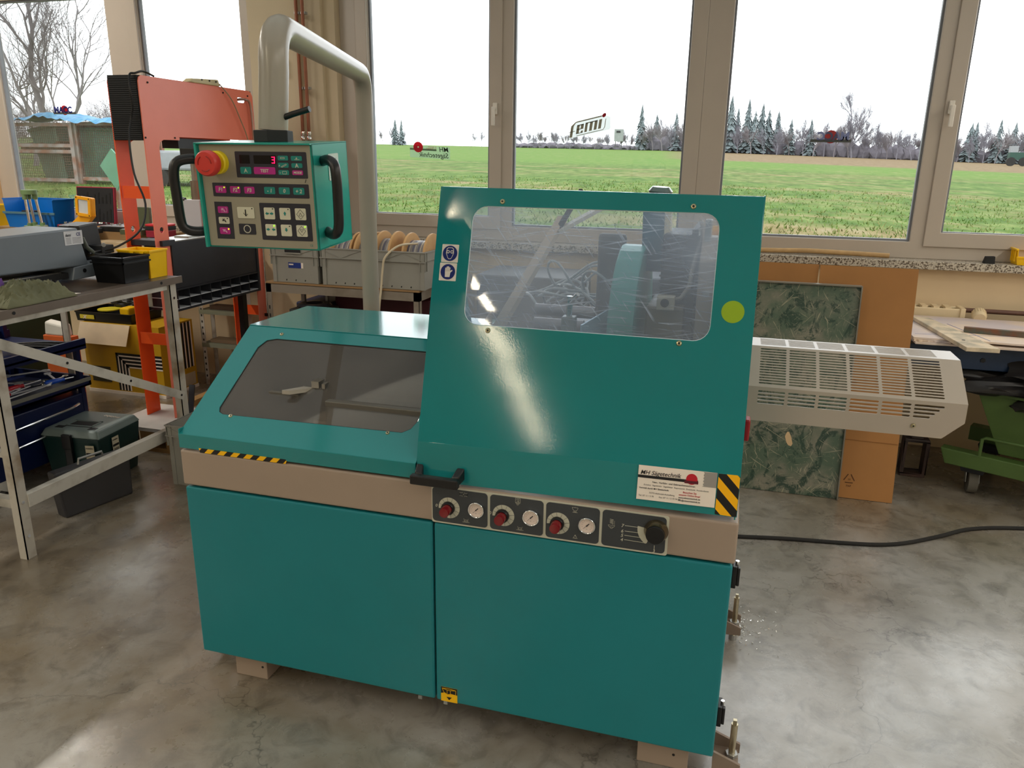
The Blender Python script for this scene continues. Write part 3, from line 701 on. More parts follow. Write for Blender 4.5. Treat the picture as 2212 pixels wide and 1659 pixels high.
# radiator
RADM = M('radiator_enamel', (226, 206, 168), .4, var=.03)
ra = thing('radiator', 'cream panel radiator under the window behind the cardboard sheets', 'radiator', (.3, 4.85, .30))
B().box(-.6, 1.25, 4.80, 4.815, .30, .86).build('front_panel', RADM, ra, bevel=.006)
B().box(-.6, 1.25, 4.885, 4.90, .30, .86).build('rear_panel', RADM, ra, bevel=.006)
B().box(1.235, 1.262, 4.79, 4.905, .29, .865).build('side_cover', RADM, ra, bevel=.004)
for k in range(30): B().box(-.58+.06*k, -.55+.06*k, 4.805, 4.895, .855, .868).build('grille_bar', RADM, ra)
for k in range(30): B().box(-.575+.06*k, -.545+.06*k, 4.79, 4.803, .36, .805).build('rib', RADM, ra, bevel=.005)
va = thing('radiator_valve', 'cream ribbed thermostat head on the radiator pipe', 'valve', (1.33, 4.72, .84))
B().lathe([(0, 0), (.030, 0), (.036, .008), (.036, .05), (.028, .066), (0, .066)], (1.33, 4.81, .845), (-.1, -1, -.35), 28).build('head', RADM, va, smooth=True)
for k in range(18):
    a = k*math.pi/9; d = V((-.1, -1, -.35)).normalized(); p = d.orthogonal().normalized(); q = d.cross(p); e = math.cos(a)*p+math.sin(a)*q
    B().beam(V((1.33, 4.81, .845))+e*.036+d*.008, V((1.33, 4.81, .845))+e*.036+d*.046, .004, .003, e).build('ridge', RADM, va)
B().cyl((1.25, 4.84, .85), (2.6, 4.84, .85), .013, seg=12).build('pipe', M('rusty_pipe', (96, 66, 54), .6, var=.2), va, smooth=True)

# ------------------------------------------------------------------ the saw
X0, X1, XS, YF = -1.523, .063, -.727, 1.79
saw = thing('circular_saw_machine', 'large teal and warm grey metal circular saw machine with a tall hinged hood', 'machine', (-.73, 2.2, 0))
def door(a, b):
    bb = B(); bb.box(a, b, YF, YF+.022, .10, .668)
    o = bb.build('door', TEALD, saw, bevel=.006, seg=3); return o
dl = door(X0, XS-.0025); dr = door(XS+.0025, X1)
for (x, d) in ((XS-.05, dl), (XS+.03, dr)): B().box(x-.006, x+.006, YF+.002, YF+.012, .088, .1).build('latch_pin', ZINC, d)
B().box(X0+.012, X1-.012, YF+.024, 2.60, .105, .675).build('cabinet_body', TAN, saw, bevel=.004)
B().box(X0-.004, X1+.004, YF-.001, 2.62, .675, .785).build('band', TAN, saw, bevel=.006, seg=3)
for (a, y) in ((-1.44, 1.835), (-.02-.12, 1.835), (-1.44, 2.45), (-.14, 2.45)):
    f = B().box(a, a+.14 if a > -1 else a+.115, y, y+.10, 0, .105).build('foot', TAN, saw, bevel=.003)
    B().cyl((a+.10, y-.001, .045), (a+.10, y+.002, .045), .004, seg=10).build('bolt_hole', BLACKM, f)
# levelling brackets on the right and left ends
BRK = M('bracket_paint', (132, 116, 102), .45, var=.06)
def bracket(y, s=1, xb=X1):
    bb = B()
    for yy in (y-.045, y+.037):
        bb.plate([(0, .105), (s*.072, .078), (s*.072, .05), (0, .045)][::s], [], (xb, yy, 0), (1, 0, 0), (0, 0, 1), -.008)
    bb.box(min(xb, xb+s*.068), max(xb, xb+s*.068), y-.04, y+.04, .052, .062)
    o = bb.build('levelling_bracket', BRK, saw)
    xc = xb+s*.05
    B().cyl((xc, y, 0.02), (xc, y, .165), .009, seg=12).cyl((xc, y, .165), (xc, y, .178), .007, seg=4).build('bolt', M('bolt_zinc', (186, 176, 150), .3, .9), o, smooth=True)
    B().cyl((xc, y, .062), (xc, y, .072), .017, seg=6).cyl((xc, y, .0), (xc, y, .02), .014, seg=12).build('nut', ZINC, o)
for y in (1.86, 2.52): bracket(y)
for y in (1.95, 2.52): bracket(y, -1, X0)
for z in (.60, .185):
    h = B().box(X1, X1+.012, 1.815, 1.86, z-.005, z+.055).box(X1+.012, X1+.02, 1.82, 1.835, z-.0, z+.05).build('hinge', BLACK, saw, bevel=.002)
    B().cyl((X1+.012, 1.838, z+.05), (X1+.012, 1.838, z+.062), .005, seg=10).build('pin', CHROME, h)
# control strip on the band
cp = B().plate(rrect(-.729, .673, -.098, .781, .006), [], (0, YF-.002, 0), *XZ, .0012).build('gauge_panel', INKCREAM, saw)
yy = YF-.0034
cells = [(-.727, -.569), (-.564, -.417), (-.412, -.270), (-.265, -.103)]
pc = B()
for i, (a, b) in enumerate(cells): pc.plate(rrect(a+.001, .678, b-.001, .777, (.010, .010, .010, .010)), [], (0, yy, 0), *XZ, .0008)
pc.build('dark_field', INKDK, cp)
def symb(lines, o, s, parent=cp, mat=INKCREAM, w=.0006, y=None):
    bb = B()
    for ln in lines:
        for p, q in zip(ln, ln[1:]):
            a = V((o[0]+p[0]*s, yy-.0012 if y is None else y, o[1]+p[1]*s)); c = V((o[0]+q[0]*s, a.y, o[1]+q[1]*s))
            if (a-c).length > 1e-6: bb.beam(a, c, w, .0004, (0, 1, 0) if abs((c-a).normalized().y) < .9 else (1, 0, 0))
    return bb.build('pictogram', mat, parent)
KR = M('knob_red', (120, 12, 22), .25, var=.05, coat=.2)
for i, (kx, gx) in enumerate(((-.682, -.600), (-.530, -.450), (-.382, -.302))):
    kz, gz_ = .7215, .7285
    sc = B().plate(circ(kx+.004, kz, .0300, 40, -100, 188) + circ(kx+.004, kz, .0165, 40, -100, 188)[::-1], [], (0, yy-.0009, 0), *XZ, .0005).build('dial_scale', INKCREAM, cp)
    tk = B()
    for k in range(9):
        a = math.radians(-80+k*30); tk.beam((kx+.004+.017*math.cos(a), yy-.0014, kz+.017*math.sin(a)), (kx+.004+.0300*math.cos(a), yy-.0014, kz+.0300*math.sin(a)), .0006, .0004, (0, 1, 0))
    tk.build('tick', INKDK, sc)
    kn = B().lathe([(0, 0), (.0185, 0), (.0185, .009), (.0165, .012), (0, .012)], (kx+.002, yy, kz), (0, -1, 0)).build('knob_base', BLACK, cp, smooth=True)
    B().lathe([(.0135, .010), (.0135, .034), (.0128, .037), (0, .038)], (kx+.002, yy, kz), (0, -1, 0), 24).build('knob', KR, kn, smooth=True)
    text('0', .012, INKCREAM, cp, (kx-.0325, yy-.001, kz-.001), align='CENTER', shear=.2, bold=.0002)
    gb = B().ring((gx, yy, gz_), (0, -1, 0), .0222, .0190, .010, 36).build('gauge', CHROME, cp, smooth=True, bevel=.001)
    B().plate(circ(gx, gz_, .0195, 32), [], (0, yy-.005, 0), *XZ, .001).build('gauge_face', M('gauge_face', (226, 208, 196), .5), gb)
    nb_ = B()
    for k in range(11):
        a = math.radians(-45+k*27); nb_.beam((gx+.0115*math.cos(a), yy-.0065, gz_+.0115*math.sin(a)), (gx+.0135*math.cos(a), yy-.0065, gz_+.0135*math.sin(a)), .0005, .0003, (0, 1, 0))
    nb_.beam((gx-.0085, yy-.0068, gz_-.0085), (gx+.001, yy-.0068, gz_+.001), .0007, .0004, (0, 1, 0)).beam((gx, yy-.0068, gz_), (gx+.006, yy-.0068, gz_+.006), .0022, .0005, (0, 1, 0)).cyl((gx, yy-.007, gz_), (gx, yy-.0085, gz_), .0018, seg=10)
    nb_.build('needle', INKB, gb)
    text('bar', .003, INKB, gb, (gx, yy-.0062, gz_-.010), align='CENTER')
sq = lambda x0, y0, x1, y1: [(x0, y0), (x1, y0), (x1, y1), (x0, y1), (x0, y0)]
symb([sq(-10, -4, -2, 4), sq(2, -4, 10, 4), [(-2, 6), (-2, -6)], [(2, 6), (2, -6)], [(-10, 5), (-10, -5)], [(10, 5), (10, -5)], [(-2, 1), (2, 1)], [(-2, -1), (2, -1)]], (-.637, .7665), .0011)
symb([sq(-6, -3, 6, 8), [(-6, -3), (-4, -6), (4, -6), (6, -3)], sq(-2, -9, 1.5, 1), [(-4, 3), (-3, 5), (0, 6), (3, 5), (4, 3)], [(-1, 3), (1, 3), (4, -3)]], (-.487, .7675), .0011)
symb([[(-7, 5), (7, 5), (5.5, 0), (2, -3), (-2, -3), (-5.5, 0), (-7, 5)], [(-2, -3), (-3, -6), (3, -6), (2, -3)], [(-6, -7), (6, -7)], [(0, 5), (0, 7)]], (-.335, .7665), .0011)
for px in (-.630, -.480): symb([sq(-2.5, -2, 2.5, 3), [(-4.5, -3), (-4.5, 4), (-6, 6)], [(4.5, -3), (4.5, 4), (6, 6)], [(-9, -3), (9, -3)]], (px, .690), .0011)
symb([sq(-1, 3, 1, 5), [(-2.5, -3), (2.5, -3), (3.5, -1), (2.5, 2), (-2.5, 2), (-3.5, -1), (-2.5, -3)], [(-6, -3.4), (6, -3.4)]], (-.332, .690), .0011)
symb([[(-4, 10), (4, 9), (-4, 7), (4, 6), (-4, 4), (4, 3), (-4, 1), (4, 0), (1, -2)], [(6, 7), (6, -2)], [(-7, -4), (7, -4), (5, -8), (-5, -8), (-7, -4)], [(-3, -8), (-2, -11), (2, -11), (3, -8)]], (-.240, .742), .0012)
k4x, k4z = -.128, .7385
B().plate(circ(k4x, k4z, .0465, 18, 172, 238)+circ(k4x, k4z, .026, 18, 172, 238)[::-1], [], (0, yy-.0009, 0), *XZ, .0005).build('dial_scale', INKCREAM, cp)
for i, (n_, z) in enumerate((('7', .741), ('6', .726), ('5', .714), ('4', .702))):
    text(n_, .0125, INKCREAM, cp, (-.2125, yy-.001, z-.0045), align='CENTER', shear=.2, bold=.0002)
symb([[(-.206, .7415), (-.172, .7415)], [(-.206, .7265), (-.168, .7265)], [(-.206, .7145), (-.158, .7145)], [(-.206, .7025), (-.150, .7015), (-.148, .707)], [(-.130, .698), (-.130, .687)]], (0, 0), 1.0, w=.0012)
text('3', .0125, INKCREAM, cp, (-.131, yy-.001, .6785), align='CENTER', shear=.2, bold=.0002)
kk = B().lathe([(0, 0), (.030, 0), (.0305, .004), (.0245, .022), (0, .022)], (k4x, yy, k4z), (0, -1, 0), 36).build('dial_knob', BRASSY, cp, smooth=True)
B().lathe([(0, .030), (.0225, .030), (.0235, .028), (.0235, .018), (0, .018)], (k4x, yy, k4z), (0, -1, 0), 36).build('knob_cap', BLACK, kk, smooth=True)

# left hood
zt = 1.086
LH = V((X0-.003, YF, .835)); lu = V((1, 0, 0)); lv = V((0, .39, .249)).normalized(); LL = math.hypot(.39, .249)
xr = -.775
wL = .0
hood = B()
win = [(.095, .085), (.69, .075), (.70, .085), (.702, .10), (.69, .428), (.67, .44), (.16, .425), (.12, .40), (.084, .12), (.086, .095)]
def hoodpt(X, y): return (X-LH.x, (y-YF)/.39*LL)
wpoly = [hoodpt(-1.448, 1.885), hoodpt(-1.440, 1.871), hoodpt(-1.424, 1.865), hoodpt(-.850, 1.872), hoodpt(-.828, 1.886), hoodpt(-.818, 1.91), hoodpt(-.818, 2.137), hoodpt(-1.40, 2.137), hoodpt(-1.432, 2.128), hoodpt(-1.448, 2.10)]
hood.plate([(0, 0), (xr-LH.x, 0), (xr-LH.x, LL), (0, LL)], [wpoly], LH, lu, lv, .003)
hood.box(X0-.004, xr, YF-.001, YF+.003, .792, .836)
hood.box(X0-.004, xr, 2.178, 2.545, zt-.003, zt)
hood.box(X0-.004, X0, YF, 1.86, .792, .85)
lh = hood.build('left_hood', TEAL, saw, bevel=.0015)
PL = glass('smoked_polycarbonate', tint=(.78, .75, .70), haze=.26, refl=1.2, scol=(.50, .45, .40), rough=.02)
px = B(); wp2 = [hoodpt(-1.455, 1.86), hoodpt(-.80, 1.86), hoodpt(-.80, 2.145), hoodpt(-1.455, 2.145)]
px.plate(wp2, [], LH-lu.cross(lv)*.0032, lu, lv, .003); px.build('window_pane', PL, lh)
EDGE = M('black_edge_trim', (16, 20, 20), .6)
et = B(); et.tube([LH+lu*p[0]+lv*p[1]-lu.cross(lv)*.003 for p in wpoly], .0022, 5, closed=True); et.build('edge_trim', EDGE, lh)
def screw(P, n, parent, r=.0062):
    n = V(n).normalized()
    o = B().lathe([(0, .0030), (r*.5, .0030), (r*.8, .0024), (r, 0), (r, -.001)], P, n, 18).build('screw', M('screw_brass', (196, 186, 150), .3, .9), parent, smooth=True)
    B().cyl(V(P)+n*.0029, V(P)+n*.0034, r*.42, seg=6).build('hex_socket', INKB, o)
ln = lu.cross(lv)
for (x, y) in ((-1.392, 2.155), (-1.395, 1.862), (-.890, 1.866)):
    q = hoodpt(x, y); screw(LH+lu*q[0]+lv*q[1], ln, lh)
HZL = stripes('hazard_tape_left', 23., -23., (252, 190, 0), (18, 18, 20), off=.2)
HZR = stripes('hazard_tape_right', 19., 19., (252, 184, 0), (18, 18, 20), off=.35)
B().plate([(-1.459, .7985), (-1.456, .785), (-1.172, .785), (-1.168, .794), (-1.171, .7985)][::-1], [], (0, YF-.0022, 0), *XZ, .0006).build('hazard_tape', HZL, lh)

# right hood
HB = V((0, 1.81, .895)); hv = V((0, .19, .656)).normalized(); HLn = math.hypot(.19, .656)
XH0, XH1 = -.775, .060
hn = V((1, 0, 0)).cross(hv)
hp = lambda x, z: (x, (z-.895)/.656*HLn)
rh = B()
pane = rrect(-.678, hp(0, 1.203)[1], -.043, hp(0, 1.505)[1], .040)
rh.plate([hp(XH0, .892), hp(XH1, .903), hp(XH1-.005, 1.546), hp(XH0, 1.551)], [pane], HB, (1, 0, 0), hv, .003)
rh.hexa([(XH0, YF, .790), (XH1, YF, .801), (XH1, YF+.003, .801), (XH0, YF+.003, .790)], [(XH0, 1.8095, .893), (XH1, 1.8095, .904), (XH1, 1.8125, .904), (XH0, 1.8125, .893)])
rh.hexa([(XH0, 2.0, 1.5485), (XH1-.005, 2.0, 1.5435), (XH1-.005, 2.03, 1.5435), (XH0, 2.03, 1.5485)], [(XH0, 2.0, 1.551), (XH1-.005, 2.0, 1.546), (XH1-.005, 2.03, 1.546), (XH0, 2.03, 1.551)])
for x, t_ in ((XH0, .003), (XH1-.006, .003)):
    rh.plate([(1.792, .793), (1.812, .893), (2.0, 1.548), (2.03, 1.548), (2.16, 1.30), (2.42, .80)], [], (x, 0, 0), (0, 1, 0), (0, 0, 1), -t_)
rho = rh.build('right_hood', TEAL, saw, bevel=.0012)
PR = glass('scratched_polycarbonate', tint=(.93, .96, .99), haze=.24, refl=1.0, scratches=.30, scol=(.74, .84, 1.0), rough=.03)
B().plate(rrect(-.682, hp(0, 1.199)[1], -.039, hp(0, 1.509)[1], .042), [], HB-hn*.0034, (1, 0, 0), hv, .004).build('window_pane', PR, rho)
B().tube([HB+V((p[0], 0, 0))+hv*p[1]-hn*.003 for p in pane], .0018, 5, closed=True).build('pane_edge', M('pane_edge_bright', (200, 214, 220), .3), rho)
def onhood(x, z, up=0): return HB + V((x, 0, 0)) + hv*hp(0, z)[1] + hn*up
for (x, z) in ((-.599, 1.517), (-.110, 1.519), (-.607, 1.191), (-.114, 1.195)): screw(onhood(x, z), hn, rho, .0072)
B().plate(circ(.006, hp(0, 1.277)[1], .027, 40), [], HB+hn*.0008, (1, 0, 0), hv, .0006).build('round_sticker', M('lime_sticker', (146, 178, 10), .5, var=.02), rho)
def sq_sign(x0, x1, z0, z1):
    s = B().plate(rrect(x0, hp(0, z0)[1], x1, hp(0, z1)[1], .002), [], HB+hn*.0008, (1, 0, 0), hv, .0006).build('safety_sign', STICKERW, rho)
    c = (x0+x1)/2; v0 = (hp(0, z0)[1]+hp(0, z1)[1])/2
    B().plate(circ(c, v0, .0205, 36), [], HB+hn*.0014, (1, 0, 0), hv, .0005).build('blue_disc', INKBLUE, s); return s, c, v0
s, c, v0 = sq_sign(-.755, -.708, 1.3575, 1.4035)
f = [(-.010, .012), (-.006, .0155), (.006, .0155), (.010, .012), (.011, .0), (.006, -.012), (.003, -.0155), (-.003, -.0155), (-.006, -.012), (-.011, 0)]
fin = [(p[0]*.86, p[1]*.9) for p in f]
sg = B().plate([(c+p[0], v0+p[1]) for p in f], [[(c+p[0], v0+p[1]) for p in fin]], HB+hn*.002, (1, 0, 0), hv, .0004)
for dx in (-.0055, .0055): sg.plate(circ(c+dx, v0+.004, .0045, 16), [circ(c+dx, v0+.004, .0025, 12)], HB+hn*.0022, (1, 0, 0), hv, .0004)
sg.build('face_pictogram', STICKERW, s)
s, c, v0 = sq_sign(-.757, -.709, 1.310, 1.356)
hg = B(); hg.plate([(c-.007, v0-.014), (c+.006, v0-.014), (c+.0075, v0-.002), (c+.013, v0+.003), (c+.0115, v0+.006), (c+.0055, v0+.002), (c+.006, v0+.003), (c-.008, v0+.003)], [], HB+hn*.002, (1, 0, 0), hv, .0004)
for i, (dx, h_) in enumerate(((-.0075, .010), (-.0038, .0135), (0, .0138), (.0037, .011))): hg.plate(rrect(c+dx-.0003, v0+.0015, c+dx+.0028, v0+h_+.001, .0012, 3), [], HB+hn*.002, (1, 0, 0), hv, .0004)
hg.build('glove_pictogram', STICKERW, s)
# hand grip
gr_ = B(); P = [(-.770, .020, .818), (-.762, -.028, .812), (-.745, -.040, .808), (-.662, -.040, .806), (-.646, -.028, .810), (-.640, .020, .818)]
gr_.hexa([(-.771, YF, .806), (-.751, YF, .806), (-.751, YF, .838), (-.771, YF, .838)], [(-.768, YF-.034, .800), (-.742, YF-.034, .800), (-.742, YF-.030, .820), (-.764, YF-.030, .826)])
gr_.hexa([(-.656, YF, .806), (-.634, YF, .806), (-.634, YF, .840), (-.656, YF, .840)], [(-.664, YF-.034, .800), (-.640, YF-.034, .800), (-.640, YF-.030, .826), (-.664, YF-.030, .820)])
gr_.box(-.772, -.638, YF-.050, YF-.030, .796, .822)
gr_.build('handle', BLACK, rho, bevel=.004, seg=3)
# dealer sticker on the lip
sgx, sgy = V((1, 0, .0118)).normalized(), V((0, .0195, .103)).normalized()
so = V((-.183, YF+.0023, .8165))-V((0, .0022, 0))
sk = B().plate([(0, 0), (.189, 0), (.189, .086), (0, .086)], [], so, sgx, sgy, .0005).build('dealer_sticker', STICKERW, rho)
snn = sgx.cross(sgy)
so2 = so+snn*.0004
def sp(x, z): return so2 + sgx*x + sgy*z
B().plate([(0, .055), (.145, .055), (.145, .062), (0, .062)], [], so+snn*.0006, sgx, sgy, .0003).build('black_bar', INKB, sk)
text('MH Sägetechnik', .0150, INKB, sk, sp(.005, .0640), sgx, sgy, shear=.25, bold=.00012)
B().plate(circ(.130, .064, .0135, 32), [], so+snn*.001, sgx, sgy, .0003).build('red_disc', INKRED, sk)
B().plate([(.113, .053), (.146, .053), (.146, .060), (.113, .060)], [], so+snn*.0014, sgx, sgy, .0003).build('grey_bar', M('ink_maroon', (90, 20, 34), .4), sk)
gt = [(.157, .086), (.157, .050)]; tz = []
for k in range(10): tz += [(.157 + (.0025 if k % 2 else 0), .085-.0038*k)]
B().plate(tz+[(.155, .049), (.189, .049), (.189, .086)], [], so+snn*.0007, sgx, sgy, .0003).build('saw_blade_print', M('print_grey', (150, 144, 138), .5), sk)
text('Neu-, Vorführ- und Gebrauchtmaschinen', .0062, INKB, sk, sp(.088, .0445), sgx, sgy, align='CENTER', bold=.00008)
text('Zubehör  Sägebänder  Sägeblätter  Reparaturen  Ersatzteile  Kundendienst', .0052, INKB, sk, sp(.094, .0365), sgx, sgy, align='CENTER')
text('Vertrieb durch MH Sägetechnik:', .0056, INKB, sk, sp(.005, .0280), sgx, sgy, bold=.0001)
text('73773 Aichwald-Aichelberg', .0056, INKB, sk, sp(.030, .0170), sgx, sgy)
text('Tel. 07 11 / 3 70        Fax: 07 11 / 3 70 94 80', .0056, INKB, sk, sp(.005, .0085), sgx, sgy)
text('Besuchen Sie', .0062, INKRED, sk, sp(.128, .0275), sgx, sgy, align='CENTER', bold=.0001)
text('unseren Online-Shop!', .0058, INKRED, sk, sp(.128, .0210), sgx, sgy, align='CENTER', bold=.0001)
text('www.mhsaegetechnik.de', .0052, INKB, sk, sp(.128, .0140), sgx, sgy, align='CENTER', bold=.0001)
text('info@mhsaegetechnik.de', .0052, INKB, sk, sp(.128, .0070), sgx, sgy, align='CENTER', bold=.0001)

hz = B(); hz.plate([(.008, .003), (.009, .103), (.052, .104), (.059, .100), (.059, .004), (.055, .002)], [], (0, YF-.0009, .800), (1, 0, 0), V((0, .0195, .103)).normalized(), .0006)
hz.build('hazard_tape', HZR, rho)
B().plate([(-.709, .102), (-.659, .102), (-.659, .150), (-.709, .150)], [], (0, YF-.0012, 0), *XZ, .0006).build('warning_sticker', M('sticker_yellow', (252, 190, 0), .4), dr)
wk = B(); wk.plate([(-.709, .128), (-.697, .132), (-.690, .127), (-.678, .131), (-.659, .129), (-.659, .150), (-.709, .150)], [], (0, YF-.0017, 0), *XZ, .0004)
wk.plate([(-.692, .118), (-.684, .108), (-.676, .118)], [], (0, YF-.0017, 0), *XZ, .0004); wk.build('warning_print', INKB, dr)
symb([[(-.705, .146), (-.690, .142), (-.690, .126), (-.698, .128), (-.705, .146)], [(-.705, .146), (-.684, .147), (-.663, .145)], [(-.680, .142), (-.663, .145), (-.664, .130), (-.680, .126), (-.680, .142)], [(-.690, .142), (-.680, .142)]], (0, 0), 1.0, parent=dr, mat=M('sticker_yellow', (0, 0, 0)), w=.0011, y=YF-.0024)

# saw interior seen through the panes
DK = M('cast_iron_grey', (96, 92, 84), .5, .3, var=.1)
DK2 = M('inner_sheet', (124, 116, 104), .5, var=.06)
bed = B().box(-1.12, -.78, 1.93, 2.30, .79, .935).box(-1.12, -.78, 2.02, 2.34, .935, .955).build('vise_bed', DK, saw, bevel=.003)
B().box(-1.19, -1.165, 1.98, 2.46, .955, .975).box(-1.155, -1.145, 1.98, 2.46, .955, .97).build('guide_rail', STEEL, bed)
B().box(-1.2, -.78, 2.0, 2.5, .90, .957).build('table_plate', DK2, bed, bevel=.002)
B().cyl((-1.30, 1.90, .845), (-.79, 1.90, .845), .012, seg=14).cyl((-1.20, 1.96, .87), (-.79, 1.96, .87), .010, seg=14).build('guide_rod', STEEL, bed, smooth=True)
al = B().plate([(-1.36, 2.02), (-1.25, 2.02), (-1.22, 1.985), (-1.26, 1.93), (-1.235, 1.93), (-1.185, 1.985), (-1.215, 2.03), (-1.20, 2.07), (-1.22, 2.07), (-1.25, 2.045), (-1.36, 2.045)], [], (0, 0, .955), (1, 0, 0), (0, 1, 0), .012).build('stop_arm', M('bright_aluminium', (196, 190, 180), .4, .7), bed)
B().cyl((-1.30, 2.035, .955), (-1.30, 2.035, .962), .012, seg=16).build('bolt', STEEL, al)
B().box(-1.32, -1.22, 1.95, 2.03, .80, .94).build('stop_block', DK, bed, bevel=.002)
bx = B().box(-1.40, -1.14, 2.53, 2.545, .84, 1.03).build('rear_plate', M('ochre_plate', (150, 124, 92), .55), saw)
B().cyl((-1.26, 2.526, .95), (-1.26, 2.532, .95), .018, seg=18).build('hole_plug', DK, bx)
B().box(-1.12, -.78, 2.44, 2.46, .79, 1.083).build('rear_wall', M('inner_sheet_dark', (84, 80, 70), .6), saw)
# blade guard, column and motor
GD = M('guard_teal', (60, 150, 146), .35, var=.04, bump=.1, bscale=300)
gd = B(); prof = []
arc = [(2.13 + .02, .93)] + [(2.40 - .25*math.cos(math.radians(a)), 1.13+.25*math.sin(math.radians(a))) for a in range(0, 181, 12)] + [(2.65, .93)]
gd.plate([(y, z) for y, z in arc], [], (-.335, 0, 0), (0, 1, 0), (0, 0, 1), -.075)
guard = gd.build('blade_guard', GD, saw, bevel=.006)
B().hexa([(-.275, 2.40, 1.30), (-.205, 2.40, 1.30), (-.205, 2.5, 1.30), (-.275, 2.5, 1.30)], [(-.282, 2.40, 1.53), (-.212, 2.40, 1.53), (-.212, 2.5, 1.53), (-.282, 2.5, 1.53)]).build('guard_column', M('guard_blue', (20, 86, 110), .4), saw, bevel=.004)
B().box(-.215, -.196, 2.40, 2.46, 1.28, 1.53).build('column_edge', M('cream_edge', (214, 204, 180), .5), saw)
kb = B().lathe([(0, 0), (.012, 0), (.014, .012), (.033, .020), (.036, .032), (.026, .044), (0, .046)], (-.235, 2.42, 1.508), (.05, -.05, 1), 26).build('ball_knob', M('knob_grey_green', (90, 110, 108), .2, coat=.6), saw, smooth=True)
mo = B().box(-.21, -.10, 2.34, 2.60, 1.10, 1.42).build('motor', M('motor_dark', (44, 48, 60), .45), saw, bevel=.008)
for k in range(16): B().box(-.213, -.097, 2.334, 2.34, 1.16+.015*k, 1.166+.015*k).build('cooling_fin', M('motor_fin', (66, 70, 84), .4), mo)
B().hexa([(-.245, 2.27, .80), (-.13, 2.27, .80), (-.13, 2.5, .80), (-.245, 2.5, .80)], [(-.24, 2.27, 1.215), (-.13, 2.27, 1.215), (-.13, 2.5, 1.215), (-.24, 2.5, 1.215)]).build('gear_box', M('gear_box_tan', (150, 136, 120), .5), saw, bevel=.006)
vb = B().box(-.205, -.155, 2.22, 2.26, 1.215, 1.255).build('valve_block', M('valve_cream', (200, 190, 172), .5), saw, bevel=.003)
B().cyl((-.182, 2.215, 1.237), (-.182, 2.22, 1.237), .012, seg=18).build('port', INKB, vb)
B().tube([(-.16, 2.24, 1.245), (-.14, 2.24, 1.25), (-.12, 2.26, 1.28), (-.115, 2.28, 1.33), (-.105, 2.30, 1.38), (-.095, 2.33, 1.44), (-.105, 2.36, 1.46)], .006, 8).build('hose', M('hose_grey', (150, 142, 134), .5), vb, smooth=True)
B().box(-.125, -.108, 2.3, 2.6, .80, 1.44).build('slide_rail', M('rail_black', (40, 42, 46), .5), saw)
sd = B().plate([(2.22, .80), (2.60, .80), (2.60, 1.40), (2.30, 1.42), (2.22, 1.36)], [], (-.095, 0, 0), (0, 1, 0), (0, 0, 1), -.11).build('side_housing', TAN, saw, bevel=.004)
B().cyl((-.07, 2.218, 1.27), (-.07, 2.222, 1.27), .010, seg=14).build('screw', ZINC, sd)
B().box(-.09, -.07, 2.28, 2.31, 1.40, 1.47).build('lifting_lug', ZINC, sd, bevel=.004)
hl_ = B().box(-.43, -.34, 2.50, 2.53, .80, 1.40).build('rear_housing', M('rear_grey', (96, 96, 98), .5), saw, bevel=.01)
# valves, profile rail, hoses in the saw space
sv = B().box(-.478, -.438, 2.20, 2.24, 1.10, 1.18).build('solenoid_valve', M('solenoid_grey', (120, 132, 130), .4), saw, bevel=.003)
B().cyl((-.458, 2.22, 1.18), (-.458, 2.22, 1.24), .009, seg=12).cyl((-.458, 2.22, 1.22), (-.43, 2.20, 1.25), .007, seg=10).build('spindle', CHROME, sv, smooth=True)
B().box(-.50, -.42, 2.19, 2.26, 1.085, 1.10).build('mount_plate', WHITEP, sv)
ag = B().hexa([(-.41, 2.15, 1.10), (-.405, 2.15, 1.10), (-.33, 2.40, 1.10), (-.335, 2.40, 1.10)], [(-.41, 2.15, 1.17), (-.405, 2.15, 1.17), (-.33, 2.40, 1.20), (-.335, 2.40, 1.20)]).build('angle_bracket', M('pale_blue_steel', (170, 200, 222), .4, .3), saw)
B().hexa([(-.41, 2.15, 1.095), (-.365, 2.15, 1.095), (-.29, 2.40, 1.095), (-.335, 2.40, 1.095)], [(-.41, 2.15, 1.10), (-.365, 2.15, 1.10), (-.29, 2.40, 1.10), (-.335, 2.40, 1.10)]).build('flange', M('pale_blue_steel', (0, 0, 0)), ag)
rh_ = random.Random(12)
HOSE = M('hose_pale', (176, 182, 186), .4, var=.05)
for k in range(9):
    cx, cy, cz = -.50+rh_.uniform(-.12, .12), 2.62+rh_.uniform(-.08, .08), 1.18+rh_.uniform(-.03, .05); r1, r2 = rh_.uniform(.07, .16), rh_.uniform(.05, .10)
    pts = [(cx+r1*math.cos(a)*(1+.1*math.sin(3*a+k)), cy+r2*math.sin(a), cz+.05*math.sin(a+k)+.03*math.sin(2*a)) for a in [6.283*i/30 for i in range(26)]]
    B().tube(pts, .0045, 6).build('hose', HOSE, saw, smooth=True)
B().beam((-.665, 2.12, 1.12), (-.56, 2.55, 1.44), .030, .02).build('support_bar', M('bar_tan', (186, 168, 150), .5), saw)
B().beam((-.565, 2.5, 1.40), (-.40, 2.62, 1.50), .034, .012).build('arm_bar', M('bar_light', (206, 200, 192), .5), saw)
B().beam((-.575, 2.48, 1.38), (-.51, 2.60, 1.53), .014, .012).build('arm_rod', DARKSTEEL, saw)
B().plate([(2.10, .80), (2.30, .80), (2.22, 1.18), (2.10, 1.14)], [], (-.70, 0, 0), (0, 1, 0), (0, 0, 1), .003).build('inner_plate', TAN, saw)
B().box(-.70, -.52, 2.10, 2.30, 1.085, 1.095).build('tray_plate', M('tray_pale', (206, 216, 222), .35), saw)
